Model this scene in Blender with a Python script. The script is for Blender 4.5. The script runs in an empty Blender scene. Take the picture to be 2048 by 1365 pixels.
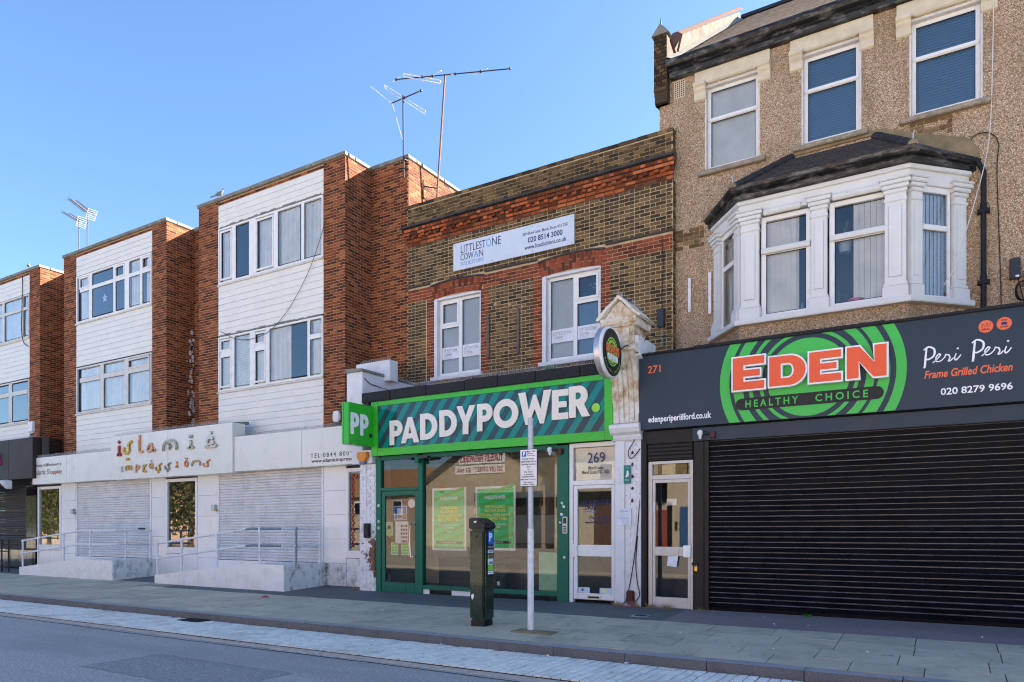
import bpy, bmesh, math, random
from math import sin, cos, pi, radians
from mathutils import Vector, Matrix

random.seed(7)
SC = bpy.context.scene
COL = SC.collection

# ---------------------------------------------------------------- camera
cd = bpy.data.cameras.new('camera')
cam = bpy.data.objects.new('camera', cd)
COL.objects.link(cam)
cam.location = (0, -12.6, 1.4)
cam.rotation_euler = (radians(90), 0, radians(31.3))
cd.sensor_width = 36.0
cd.lens = 25.38
cd.shift_y = 0.1848
cd.clip_end = 500
SC.camera = cam

# ---------------------------------------------------------------- sky and sun
SUN_TO = Vector((0.75, 0.75, 0.61)).normalized()
elev = math.asin(SUN_TO.z)
azim = math.atan2(SUN_TO.x, SUN_TO.y)          # clockwise from +Y
world = bpy.data.worlds.new('World')
SC.world = world
world.use_nodes = True
wn = world.node_tree
wn.nodes.clear()
sky = wn.nodes.new('ShaderNodeTexSky')
sky.sky_type = 'NISHITA'
sky.sun_disc = False
sky.sun_elevation = elev
sky.sun_rotation = azim
sky.air_density = 1.0
sky.dust_density = 1.0
sky.ozone_density = 6.0
bg = wn.nodes.new('ShaderNodeBackground')
bg.inputs['Strength'].default_value = 0.06
wo = wn.nodes.new('ShaderNodeOutputWorld')
wn.links.new(sky.outputs[0], bg.inputs['Color'])
wn.links.new(bg.outputs[0], wo.inputs['Surface'])

sd = bpy.data.lights.new('sun', 'SUN')
sd.energy = 5.0
sd.angle = radians(0.5)
sd.color = (1.0, 0.92, 0.8)
sun = bpy.data.objects.new('sun', sd)
COL.objects.link(sun)
sun.rotation_euler = SUN_TO.to_track_quat('Z', 'Y').to_euler()
sun.location = (20, 20, 30)

SC.view_settings.view_transform = 'Standard'
SC.view_settings.look = 'None'
SC.view_settings.gamma = 1.0
SC.view_settings.exposure = 2.6
SC.view_settings.use_curve_mapping = False
SC.render.engine = 'CYCLES'
SC.cycles.use_denoising = True
SC.cycles.denoiser = 'OPENIMAGEDENOISE'
SC.cycles.denoising_input_passes = 'RGB_ALBEDO_NORMAL'
SC.cycles.denoising_prefilter = 'ACCURATE'
SC.cycles.sample_clamp_indirect = 6.0
SC.cycles.filter_width = 1.1
SC.cycles.max_bounces = 10
SC.cycles.diffuse_bounces = 4
SC.cycles.glossy_bounces = 4
SC.cycles.transmission_bounces = 6
SC.cycles.transparent_max_bounces = 16
SC.cycles.caustics_reflective = False
SC.cycles.caustics_refractive = False

# ---------------------------------------------------------------- materials
def new_mat(name):
    m = bpy.data.materials.new(name)
    m.use_nodes = True
    nt = m.node_tree
    nt.nodes.clear()
    out = nt.nodes.new('ShaderNodeOutputMaterial')
    return m, nt, out

def ramp(nt, fac, stops):
    r = nt.nodes.new('ShaderNodeValToRGB')
    el = r.color_ramp.elements
    while len(el) > 1:
        el.remove(el[0])
    el[0].position = stops[0][0]
    el[0].color = (*stops[0][1], 1)
    for p, c in stops[1:]:
        e = el.new(p)
        e.color = (*c, 1)
    nt.links.new(fac, r.inputs[0])
    return r.outputs[0]

def mixc(nt, fac, a, b, mode='MIX'):
    n = nt.nodes.new('ShaderNodeMix')
    n.data_type = 'RGBA'
    n.blend_type = mode
    for sock, v in ((n.inputs[0], fac), (n.inputs[6], a), (n.inputs[7], b)):
        if hasattr(v, 'links'):
            nt.links.new(v, sock)
        elif isinstance(v, (int, float)):
            sock.default_value = v
        else:
            sock.default_value = (*v, 1)
    return n.outputs[2]

def mth(nt, op, a, b=None, clamp=False):
    n = nt.nodes.new('ShaderNodeMath')
    n.operation = op
    n.use_clamp = clamp
    for i, v in enumerate((a, b)):
        if v is None:
            continue
        if hasattr(v, 'links'):
            nt.links.new(v, n.inputs[i])
        else:
            n.inputs[i].default_value = v
    return n.outputs[0]

def gpos(nt):
    return nt.nodes.new('ShaderNodeNewGeometry').outputs['Position']

def mapped(nt, vec, scale):
    n = nt.nodes.new('ShaderNodeMapping')
    n.inputs['Scale'].default_value = scale
    nt.links.new(vec, n.inputs[0])
    return n.outputs[0]

def noise(nt, vec, scale, detail=4, rough=0.55):
    n = nt.nodes.new('ShaderNodeTexNoise')
    n.inputs['Scale'].default_value = scale
    n.inputs['Detail'].default_value = detail
    n.inputs['Roughness'].default_value = rough
    nt.links.new(vec, n.inputs['Vector'])
    return n.outputs['Fac']

def maprange(nt, v, a, b, c=0.0, d=1.0):
    n = nt.nodes.new('ShaderNodeMapRange')
    nt.links.new(v, n.inputs[0])
    for i, x in zip((1, 2, 3, 4), (a, b, c, d)):
        n.inputs[i].default_value = x
    return n.outputs[0]

def surf(nt, out, col, rough=0.6, metal=0.0, bump=None, bstr=0.3, bdist=0.01, spec=0.5, coat=0.0):
    p = nt.nodes.new('ShaderNodeBsdfPrincipled')
    for key, v in (('Base Color', col), ('Roughness', rough), ('Metallic', metal), ('Specular IOR Level', spec), ('Coat Weight', coat)):
        if hasattr(v, 'links'):
            nt.links.new(v, p.inputs[key])
        elif isinstance(v, (int, float)):
            p.inputs[key].default_value = v
        else:
            p.inputs[key].default_value = (*v, 1)
    p.inputs['Coat Roughness'].default_value = 0.06
    if bump is not None:
        b = nt.nodes.new('ShaderNodeBump')
        b.inputs['Strength'].default_value = bstr
        b.inputs['Distance'].default_value = bdist
        nt.links.new(bump, b.inputs['Height'])
        nt.links.new(b.outputs[0], p.inputs['Normal'])
    nt.links.new(p.outputs[0], out.inputs[0])
    return p

M = {}
def simple(name, col, rough=0.5, metal=0.0, var=0.12, scale=6.0, bump=0.0, spec=0.32, coat=0.0, dirt=0.0, dirtcol=(0.12, 0.11, 0.1), stretch=(1, 1, 1), lo=0.5, hi=0.78):
    """A plain painted or cast surface: slow colour drift, fine grain and, where asked, blotches of dirt."""
    m, nt, out = new_mat(name)
    pos = gpos(nt)
    n1 = noise(nt, pos, scale, 5)
    k = maprange(nt, n1, 0.3, 0.7, 1 - var, 1 + var)
    g = nt.nodes.new('ShaderNodeCombineColor')
    for i in range(3):
        nt.links.new(k, g.inputs[i])
    c = mixc(nt, 1.0, col, g.outputs[0], 'MULTIPLY')
    if dirt:
        d = noise(nt, mapped(nt, pos, stretch), 3.1, 8, 0.68)
        c = mixc(nt, maprange(nt, d, lo, hi, 0.0, dirt), c, dirtcol)
    bn = noise(nt, pos, 90, 3) if bump else None
    rr = maprange(nt, n1, 0.3, 0.7, max(0.02, rough - 0.07), rough + 0.07)
    surf(nt, out, c, rr, metal, bn, bump, 0.004, spec, coat)
    M[name] = m
    return m

def brick_mat(name, stops, soot=0.35, sootcol=(0.02, 0.017, 0.015), rough=0.85, soot_scale=0.9, soot_lo=0.5):
    m, nt, out = new_mat(name)
    at = nt.nodes.new('ShaderNodeAttribute')
    at.attribute_name = 'tint'
    pos = gpos(nt)
    fine = noise(nt, pos, 38, 5, 0.65)
    oi = nt.nodes.new('ShaderNodeObjectInfo')
    f = mth(nt, 'ADD', at.outputs['Fac'], mth(nt, 'MULTIPLY', mth(nt, 'SUBTRACT', oi.outputs['Random'], 0.5), 0.0))
    f = mth(nt, 'ADD', f, mth(nt, 'MULTIPLY', mth(nt, 'SUBTRACT', fine, 0.5), 0.45))
    c = ramp(nt, f, stops)
    big = noise(nt, pos, soot_scale, 6, 0.6)
    c = mixc(nt, maprange(nt, big, soot_lo, 0.72, 0, soot), c, sootcol)
    surf(nt, out, c, rough, 0, fine, 0.5, 0.006, 0.25)
    M[name] = m

brick_mat('flat_brick', [(0.0, (0.045, 0.014, 0.01)), (0.2, (0.085, 0.023, 0.012)), (0.5, (0.165, 0.042, 0.016)), (0.8, (0.25, 0.072, 0.025)), (1.0, (0.34, 0.125, 0.05))], 0.25)
brick_mat('stock_brick', [(0.0, (0.022, 0.016, 0.011)), (0.3, (0.06, 0.04, 0.021)), (0.55, (0.115, 0.072, 0.034)), (0.8, (0.19, 0.12, 0.052)), (1.0, (0.3, 0.2, 0.1))], 0.5)
brick_mat('red_brick', [(0.0, (0.07, 0.02, 0.013)), (0.4, (0.2, 0.045, 0.022)), (0.75, (0.29, 0.07, 0.032)), (1.0, (0.36, 0.11, 0.055))], 0.4)
brick_mat('orange_brick', [(0.0, (0.05, 0.018, 0.011)), (0.3, (0.2, 0.048, 0.017)), (0.65, (0.38, 0.09, 0.026)), (1.0, (0.5, 0.16, 0.06))], 0.9, soot_scale=3.6, soot_lo=0.47)
brick_mat('far_brick', [(0.0, (0.16, 0.09, 0.05)), (0.5, (0.3, 0.19, 0.11)), (1.0, (0.42, 0.3, 0.19))], 0.2)

def coursed(name):
    m, nt, out = new_mat(name)
    pos = gpos(nt)
    sp = nt.nodes.new('ShaderNodeSeparateXYZ'); nt.links.new(pos, sp.inputs[0])
    cb = nt.nodes.new('ShaderNodeCombineXYZ')
    nt.links.new(sp.outputs[0], cb.inputs[0]); nt.links.new(sp.outputs[2], cb.inputs[1])
    b = nt.nodes.new('ShaderNodeTexBrick')
    b.inputs['Scale'].default_value = 1.0
    b.inputs['Brick Width'].default_value = 0.23
    b.inputs['Row Height'].default_value = 0.085
    b.inputs['Mortar Size'].default_value = 0.012
    b.inputs['Color1'].default_value = (0.4, 0.28, 0.18, 1)
    b.inputs['Color2'].default_value = (0.2, 0.12, 0.08, 1)
    b.inputs['Mortar'].default_value = (0.55, 0.46, 0.35, 1)
    nt.links.new(cb.outputs[0], b.inputs['Vector'])
    big = noise(nt, pos, 0.6, 6, 0.65)
    c = mixc(nt, maprange(nt, big, 0.48, 0.75, 0, 0.35), b.outputs[0], (0.2, 0.15, 0.11))
    surf(nt, out, c, 0.9)
    M[name] = m
coursed('far_brick')

def painted_brick(name):
    """White gloss paint on brick, flaking off in patches with its own edges."""
    m, nt, out = new_mat(name)
    pos = gpos(nt)
    a = noise(nt, pos, 4.5, 9, 0.72)
    chip = noise(nt, pos, 13, 4, 0.6)
    sep = nt.nodes.new('ShaderNodeSeparateXYZ')
    nt.links.new(pos, sep.inputs[0])
    fine = noise(nt, pos, 60, 3)
    c = mixc(nt, maprange(nt, a, 0.52, 0.8, 0, 0.55), (0.66, 0.67, 0.7), (0.3, 0.28, 0.27))
    c = mixc(nt, maprange(nt, chip, 0.69, 0.73, 0, 1), c, (0.05, 0.035, 0.03))
    surf(nt, out, c, 0.35, 0, fine, 0.25, 0.004)
    M[name] = m
painted_brick('white_brick')

def patchy(name):
    """White brick whose paint has come away over red brick on one stretch of the pier."""
    m, nt, out = new_mat(name)
    pos = gpos(nt)
    a = noise(nt, pos, 7, 6, 0.7)
    sep = nt.nodes.new('ShaderNodeSeparateXYZ')
    nt.links.new(pos, sep.inputs[0])
    zz = maprange(nt, mth(nt, 'ABSOLUTE', mth(nt, 'SUBTRACT', sep.outputs[2], 0.85)), 0.25, 0.85, 0.18, -0.16)
    xx = maprange(nt, sep.outputs[0], -11.65, -11.35, -0.2, 0.04)
    k = mth(nt, 'ADD', mth(nt, 'ADD', a, zz), xx)
    soil = noise(nt, pos, 5, 8, 0.7)
    c = mixc(nt, maprange(nt, soil, 0.52, 0.72, 0, 0.7), (0.68, 0.69, 0.73), (0.2, 0.19, 0.18))
    c = mixc(nt, maprange(nt, k, 0.575, 0.59, 0, 1), c, (0.13, 0.035, 0.022))
    surf(nt, out, c, 0.4, 0, noise(nt, pos, 60, 3), 0.3, 0.004)
    M[name] = m
patchy('flaking_brick')

simple('mortar_tan', (0.42, 0.27, 0.155), 0.95, var=0.25, scale=9, bump=0.5, dirt=0.4)
simple('mortar_grey', (0.46, 0.36, 0.225), 0.95, var=0.25, scale=5, bump=0.5, dirt=0.4, dirtcol=(0.06, 0.05, 0.04))
simple('coping', (0.2, 0.2, 0.175), 0.9, var=0.25, scale=4, bump=0.5, dirt=0.5)
simple('white_board', (0.72, 0.71, 0.655), 0.4, var=0.04, scale=2, dirt=0.22, dirtcol=(0.42, 0.41, 0.4), stretch=(0.5, 1, 1.4))
simple('upvc', (0.74, 0.74, 0.73), 0.3, var=0.04, scale=5, dirt=0.1, dirtcol=(0.45, 0.43, 0.4))
simple('old_frame', (0.6, 0.58, 0.55), 0.45, var=0.12, scale=7, dirt=0.35, dirtcol=(0.3, 0.26, 0.2))
simple('seal', (0.02, 0.02, 0.02), 0.6)
simple('curtain', (0.82, 0.86, 0.86), 0.9, var=0.1, scale=3)
simple('curtain_warm', (0.86, 0.85, 0.81), 0.9, var=0.1, scale=3)
simple('blind', (0.56, 0.57, 0.56), 0.8, var=0.05)
simple('blue_blind', (0.11, 0.22, 0.36), 0.6, var=0.05)
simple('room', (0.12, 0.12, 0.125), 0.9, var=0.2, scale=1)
simple('white_tile', (0.74, 0.74, 0.73), 0.16, var=0.03, scale=3, dirt=0.2, dirtcol=(0.5, 0.48, 0.46))
simple('ramp_tile', (0.74, 0.735, 0.72), 0.3, var=0.05, scale=3, dirt=0.25, dirtcol=(0.42, 0.4, 0.38))
simple('grubby_tile', (0.68, 0.69, 0.68), 0.4, var=0.08, scale=5, dirt=0.8, dirtcol=(0.06, 0.06, 0.054), stretch=(1.6, 1.6, 1.1), lo=0.5, hi=0.68)
simple('fascia_white', (0.69, 0.69, 0.64), 0.3, var=0.03, scale=1.4, dirt=0.2, dirtcol=(0.45, 0.42, 0.42), stretch=(3, 3, 0.25))
simple('shutter_white', (0.6, 0.6, 0.595), 0.45, var=0.09, scale=2.2, dirt=0.5, dirtcol=(0.3, 0.29, 0.29))
simple('shutter_black', (0.006, 0.0065, 0.009), 0.3, var=0.25, scale=3, spec=0.04, dirt=0.05, dirtcol=(0.05, 0.05, 0.05))
simple('dark_frame', (0.012, 0.012, 0.014), 0.4, spec=0.2, var=0.2, scale=6, dirt=0.25, dirtcol=(0.06, 0.05, 0.045))
simple('rail_paint', (0.68, 0.69, 0.71), 0.35, var=0.08, scale=20, dirt=0.45, dirtcol=(0.12, 0.14, 0.16), stretch=(4, 4, 4))
simple('rail_bare', (0.2, 0.24, 0.26), 0.45, 0.3, var=0.35, scale=25)
simple('green_frame', (0.0035, 0.12, 0.075), 0.35, spec=0.2, var=0.08, scale=5, dirt=0.08)
simple('sign_green', (0.045, 0.44, 0.03), 0.3, var=0.05, scale=2)
simple('projector_green', (0.035, 0.42, 0.03), 0.25, var=0.04, scale=2)
simple('cream_letter', (0.75, 0.71, 0.64), 0.35, var=0.03)
simple('ink', (0.012, 0.013, 0.016), 0.5)
simple('navy_ink', (0.02, 0.035, 0.14), 0.5)
simple('blue_ink', (0.12, 0.32, 0.62), 0.5)
simple('red_ink', (0.33, 0.03, 0.04), 0.5)
simple('faint_ink', (0.3, 0.32, 0.36), 0.6)
simple('white_ink', (0.8, 0.81, 0.83), 0.45)
simple('yellow_ink', (0.9, 0.78, 0.1), 0.5)
simple('banner', (0.56, 0.63, 0.72), 0.4, var=0.03, scale=2, dirt=0.08)
simple('dark_sign', (0.02, 0.037, 0.058), 0.42, var=0.05, scale=2, spec=0.3)
simple('dark_sign_ring', (0.009, 0.01, 0.014), 0.45)
simple('leaf_green', (0.055, 0.46, 0.075), 0.35, var=0.04)
simple('flame_red', (0.8, 0.11, 0.035), 0.35, var=0.03)
simple('orange_ink', (0.8, 0.15, 0.06), 0.4, var=0.03)
simple('lime', (0.3, 0.62, 0.06), 0.4)
simple('brushed', (0.5, 0.5, 0.52), 0.35, 0.7, var=0.12, scale=8)
simple('alu', (0.5, 0.49, 0.475), 0.42, 0.25, var=0.08, scale=6, dirt=0.2)
simple('chrome', (0.4, 0.385, 0.35), 0.15, 0.95, var=0.1)
simple('brass', (0.55, 0.33, 0.06), 0.25, 0.7, var=0.15)
simple('copper', (0.6, 0.28, 0.15), 0.25, 0.7, var=0.15)
simple('galvanised', (0.42, 0.44, 0.48), 0.45, 0.45, var=0.15, scale=18, dirt=0.25)
simple('mast_rust', (0.16, 0.085, 0.06), 0.7, 0.2, var=0.35, scale=20)
simple('aerial_dark', (0.05, 0.045, 0.05), 0.5, 0.4)
simple('aerial_light', (0.6, 0.6, 0.58), 0.4, 0.5)
simple('felt', (0.022, 0.023, 0.028), 0.9, var=0.3, scale=12, bump=0.8)
simple('render_white', (0.64, 0.66, 0.7), 0.7, var=0.06, scale=4, bump=0.4, dirt=0.25, dirtcol=(0.3, 0.31, 0.32))
simple('bay_white', (0.66, 0.67, 0.66), 0.5, var=0.04, scale=5, dirt=0.2, dirtcol=(0.42, 0.41, 0.4), bump=0.25)
simple('stone_cream', (0.6, 0.53, 0.4), 0.75, var=0.1, scale=5, bump=0.4, dirt=0.35, dirtcol=(0.25, 0.2, 0.14))
simple('stone_sill', (0.3, 0.25, 0.19), 0.9, var=0.3, scale=16, bump=0.7, dirt=0.5)
simple('gutter', (0.012, 0.012, 0.013), 0.35, var=0.3, scale=9, dirt=0.75, dirtcol=(0.3, 0.29, 0.28), stretch=(1.2, 1.2, 3.5))
simple('slate', (0.055, 0.046, 0.043), 0.7, var=0.3, scale=7, bump=0.5, dirt=0.35)
simple('roof_slate', (0.36, 0.29, 0.225), 0.8, var=0.3, scale=9, bump=0.5, dirt=0.4)
simple('ridge_tile', (0.03, 0.03, 0.033), 0.75, var=0.3, scale=9, bump=0.5)
simple('cement', (0.25, 0.19, 0.11), 0.95, var=0.25, scale=6, bump=0.7, dirt=0.4)
simple('gable_render', (0.055, 0.036, 0.02), 0.85, var=0.15, scale=3, bump=0.3, dirt=0.6, dirtcol=(0.045, 0.03, 0.017), stretch=(1, 2, 0.4))
simple('terracotta', (0.13, 0.062, 0.038), 0.8, var=0.2, scale=6, bump=0.4)
simple('cable', (0.012, 0.012, 0.013), 0.5)
simple('cable_white', (0.6, 0.58, 0.55), 0.5)
simple('dark_plastic', (0.025, 0.03, 0.038), 0.4, var=0.1)
simple('white_plastic', (0.72, 0.72, 0.73), 0.35, dirt=0.15)
simple('maroon', (0.06, 0.012, 0.014), 0.45, var=0.25, scale=20)
simple('amber', (0.6, 0.22, 0.02), 0.35)
simple('alarm_blue', (0.08, 0.15, 0.3), 0.35)
simple('teal_plate', (0.0, 0.19, 0.17), 0.4)
simple('paper', (0.66, 0.69, 0.76), 0.7)
simple('machine_green', (0.006, 0.024, 0.012), 0.26, var=0.25, scale=7, dirt=0.05, coat=0.4)
simple('machine_black', (0.008, 0.009, 0.012), 0.4, bump=0.4)
simple('road_blue', (0.015, 0.13, 0.45), 0.4)
simple('label_green', (0.22, 0.55, 0.06), 0.5)
simple('label_purple', (0.2, 0.02, 0.12), 0.5)
simple('poster_green', (0.03, 0.62, 0.2), 0.55, var=0.05)
simple('poster_dark', (0.01, 0.16, 0.06), 0.55)
simple('skin_tone', (0.42, 0.28, 0.19), 0.6)
simple('cloth_dark', (0.03, 0.035, 0.025), 0.9, var=0.5, scale=18)
simple('granite', (0.32, 0.305, 0.3), 0.8, var=0.35, scale=55, bump=0.5, dirt=0.35, dirtcol=(0.05, 0.045, 0.045))
simple('channel', (0.5, 0.42, 0.34), 0.9, var=0.18, scale=12, bump=0.5, dirt=0.35, dirtcol=(0.12, 0.1, 0.09))
simple('iron', (0.022, 0.022, 0.024), 0.55, 0.5, var=0.3)
simple('pink_ink', (0.5, 0.06, 0.22), 0.4)
simple('bronze_sign', (0.035, 0.026, 0.024), 0.5, var=0.3, scale=1.6, spec=0.15)
simple('black_gloss', (0.01, 0.01, 0.011), 0.06, var=0.2, spec=0.7)
simple('pot', (0.34, 0.38, 0.42), 0.6)
simple('pink_pot', (0.42, 0.16, 0.28), 0.5)
simple('plant_green', (0.05, 0.11, 0.03), 0.7, var=0.4, scale=20)
simple('bottle_blue', (0.15, 0.45, 0.55), 0.2)
simple('dry_grass', (0.34, 0.24, 0.1), 0.9, var=0.35, scale=30)
simple('old_timber', (0.13, 0.105, 0.09), 0.85, var=0.3, scale=9)
simple('cornice_mortar', (0.13, 0.06, 0.035), 0.95, var=0.3)
simple('shutter_dark', (0.05, 0.045, 0.043), 0.6, var=0.2, spec=0.15)
simple('shutter_lip_highlight', (0.075, 0.085, 0.1), 0.28, var=0.4, scale=4, spec=0.5)  # lighter bluish lip: sky highlight on each slat put into a dusty colour
simple('kerb_face', (0.14, 0.13, 0.13), 0.8, var=0.4, scale=50, bump=0.5, dirt=0.6, dirtcol=(0.04, 0.038, 0.036))
simple('old_fillet', (0.2, 0.19, 0.17), 0.8, var=0.1)
simple('weed_green', (0.06, 0.17, 0.03), 0.8)
simple('litter_white', (0.72, 0.72, 0.72), 0.8)
simple('litter_red', (0.55, 0.05, 0.06), 0.6)
simple('feather_grey', (0.15, 0.15, 0.17), 0.8, var=0.4, scale=30)
simple('peach_render', (0.6, 0.38, 0.25), 0.9, var=0.08)
simple('cream_render', (0.62, 0.52, 0.38), 0.9, var=0.08)
simple('roof_brown', (0.26, 0.13, 0.06), 0.9, var=0.25, scale=8)
simple('red_shutter', (0.4, 0.07, 0.035), 0.6)
simple('blue_door', (0.02, 0.11, 0.3), 0.5)
simple('bark', (0.1, 0.07, 0.05), 0.95, var=0.3, scale=12, bump=0.8)
simple('forecourt', (0.46, 0.4, 0.33), 0.9, var=0.15, scale=2, bump=0.3)
simple('counter_dark', (0.012, 0.014, 0.013), 0.4)
simple('mint_panel', (0.35, 0.62, 0.42), 0.6)
simple('interior_cream', (0.34, 0.35, 0.29), 0.85)

def glass_mat(name, refl=1.5, tint=(0.93, 0.96, 0.97)):
    m, nt, out = new_mat(name)
    fr = nt.nodes.new('ShaderNodeFresnel')
    fr.inputs['IOR'].default_value = 1.5
    k = mth(nt, 'MULTIPLY', fr.outputs[0], refl, True)
    t = nt.nodes.new('ShaderNodeBsdfTransparent')
    t.inputs[0].default_value = (*tint, 1)
    g = nt.nodes.new('ShaderNodeBsdfGlossy')
    g.inputs['Roughness'].default_value = 0.0
    wob = noise(nt, gpos(nt), 1.3, 1)
    b = nt.nodes.new('ShaderNodeBump')
    b.inputs['Strength'].default_value = 0.012
    b.inputs['Distance'].default_value = 0.02
    nt.links.new(wob, b.inputs['Height'])
    nt.links.new(b.outputs[0], g.inputs['Normal'])
    mx = nt.nodes.new('ShaderNodeMixShader')
    nt.links.new(k, mx.inputs[0])
    nt.links.new(t.outputs[0], mx.inputs[1])
    nt.links.new(g.outputs[0], mx.inputs[2])
    nt.links.new(mx.outputs[0], out.inputs[0])
    M[name] = m
glass_mat('glass', 2.5)
glass_mat('shop_glass', 1.6, (0.95, 0.98, 0.96))

def leaf_mat(name, a, b):
    m, nt, out = new_mat(name)
    oi = noise(nt, gpos(nt), 1.4, 4)
    c = ramp(nt, oi, [(0.3, a), (0.7, b)])
    surf(nt, out, c, 0.7)
    M[name] = m
leaf_mat('leaf', (0.04, 0.065, 0.015), (0.13, 0.14, 0.03))

def pebble_mat():
    """Pebbledash: every pebble its own colour, with relief."""
    m, nt, out = new_mat('pebbledash')
    pos = gpos(nt)
    v = nt.nodes.new('ShaderNodeTexVoronoi')
    v.inputs['Scale'].default_value = 74
    nt.links.new(pos, v.inputs['Vector'])
    sp = nt.nodes.new('ShaderNodeSeparateColor')
    nt.links.new(v.outputs['Color'], sp.inputs[0])
    c = ramp(nt, sp.outputs[0], [(0.0, (0.08, 0.052, 0.03)), (0.22, (0.3, 0.2, 0.115)), (0.55, (0.5, 0.345, 0.215)), (0.8, (0.66, 0.49, 0.34)), (1.0, (0.85, 0.73, 0.58))])
    grit = mixc(nt, maprange(nt, v.outputs['Distance'], 0.3, 0.6, 0, 0.5), c, (0.24, 0.165, 0.1))
    big = noise(nt, mapped(nt, pos, (1, 1, 0.45)), 0.9, 7, 0.62)
    grit = mixc(nt, maprange(nt, big, 0.5, 0.72, 0, 0.45), grit, (0.22, 0.15, 0.07))
    run = noise(nt, mapped(nt, pos, (3.2, 3.2, 0.22)), 1.1, 6, 0.6)
    grit = mixc(nt, maprange(nt, run, 0.58, 0.74, 0, 0.55), grit, (0.13, 0.09, 0.05))
    inv = mth(nt, 'SUBTRACT', 1.0, v.outputs['Distance'])
    surf(nt, out, grit, 0.85, 0, inv, 0.7, 0.012, 0.3)
    M['pebbledash'] = m
pebble_mat()

def ground_mat(name, lo, hi, speck=(0.3, 0.3, 0.3), patch=(0.03, 0.03, 0.035), sc=140, pk=0.5, rough=0.85):
    """Asphalt: aggregate grain, worn patches and darker repairs."""
    m, nt, out = new_mat(name)
    pos = gpos(nt)
    a = noise(nt, pos, sc, 3, 0.7)
    c = ramp(nt, a, [(0.3, lo), (0.62, hi), (0.74, speck)])
    wear = noise(nt, mapped(nt, pos, (0.06, 1.3, 1)), 1.0, 5, 0.6)
    c = mixc(nt, maprange(nt, wear, 0.45, 0.7, 0, 0.45), c, patch)
    p = noise(nt, mapped(nt, pos, (0.35, 1, 1)), 0.8, 6, 0.6)
    c = mixc(nt, maprange(nt, p, 0.48, 0.66, 0, pk), c, patch)
    st = noise(nt, pos, 5.5, 5, 0.6)
    c = mixc(nt, maprange(nt, st, 0.62, 0.7, 0, pk * 0.7), c, patch)
    surf(nt, out, c, rough, 0, a, 0.55, 0.006, 0.35)
    M[name] = m
ground_mat('asphalt', (0.2, 0.187, 0.17), (0.5, 0.465, 0.415), (0.78, 0.74, 0.67), (0.27, 0.255, 0.235), 30, 0.6, 0.75)
ground_mat('tarmac_repair', (0.15, 0.145, 0.14), (0.36, 0.345, 0.32), (0.6, 0.58, 0.54), (0.18, 0.175, 0.17), 38, 0.4, 0.75)
simple('worn_white', (0.6, 0.6, 0.58), 0.8, var=0.2, scale=20)
ground_mat('tarmac', (0.08, 0.078, 0.075), (0.18, 0.175, 0.165), (0.34, 0.33, 0.31), (0.08, 0.078, 0.075), 45, 0.5)
ground_mat('purple_tarmac', (0.16, 0.12, 0.115), (0.32, 0.24, 0.23), (0.5, 0.42, 0.4), (0.15, 0.13, 0.125), 45, 0.5)
ground_mat('joint_dark', (0.03, 0.031, 0.033), (0.05, 0.05, 0.052), (0.09, 0.09, 0.09), (0.025, 0.025, 0.025), 90, 0.4)

def slab_mat(name, stops, rough=0.8):
    m, nt, out = new_mat(name)
    at = nt.nodes.new('ShaderNodeAttribute')
    at.attribute_name = 'tint'
    pos = gpos(nt)
    fine = noise(nt, pos, 34, 6, 0.7)
    blot = noise(nt, pos, 3.2, 8, 0.68)
    f = mth(nt, 'ADD', at.outputs['Fac'], mth(nt, 'MULTIPLY', mth(nt, 'SUBTRACT', fine, 0.5), 0.35))
    f = mth(nt, 'ADD', f, mth(nt, 'MULTIPLY', mth(nt, 'SUBTRACT', blot, 0.5), 0.5))
    c = ramp(nt, f, stops)
    stain = noise(nt, pos, 1.7, 9, 0.72)
    c = mixc(nt, maprange(nt, stain, 0.5, 0.72, 0, 0.5), c, (0.17, 0.155, 0.125))
    gum = noise(nt, pos, 11, 2, 0.4)
    c = mixc(nt, maprange(nt, gum, 0.7, 0.72, 0, 0.6), c, (0.12, 0.11, 0.1))
    gum2 = noise(nt, mapped(nt, pos, (1.0, 1.0, 1.01)), 17, 1, 0.3)
    c = mixc(nt, maprange(nt, gum2, 0.72, 0.74, 0, 0.6), c, (0.6, 0.58, 0.52))
    surf(nt, out, c, rough, 0, fine, 0.4, 0.004, 0.35)
    M[name] = m
slab_mat('paving', [(0.0, (0.24, 0.18, 0.14)), (0.3, (0.42, 0.37, 0.27)), (0.6, (0.53, 0.465, 0.335)), (1.0, (0.64, 0.56, 0.4))])
slab_mat('sett', [(0.0, (0.5, 0.47, 0.41)), (0.35, (0.8, 0.75, 0.64)), (1.0, (0.92, 0.87, 0.76))])

def stripe_mat():
    """Printed sign face: diagonal teal and slate bands, glossy vinyl."""
    m, nt, out = new_mat('stripe_vinyl')
    pos = gpos(nt)
    sep = nt.nodes.new('ShaderNodeSeparateXYZ')
    nt.links.new(pos, sep.inputs[0])
    v = mth(nt, 'SUBTRACT', sep.outputs[0], mth(nt, 'MULTIPLY', sep.outputs[2], 0.72))
    fr = mth(nt, 'FRACT', mth(nt, 'MULTIPLY', v, 1 / 0.335))
    k = maprange(nt, fr, 0.49, 0.5, 0, 1)
    edge = mth(nt, 'GREATER_THAN', fr, 0.985)
    c = mixc(nt, k, (0.0025, 0.2, 0.17), (0.025, 0.055, 0.062))
    surf(nt, out, c, 0.1, 0, None, 0, 0, 0.32, 0.0)
    M['stripe_vinyl'] = m
stripe_mat()

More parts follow.
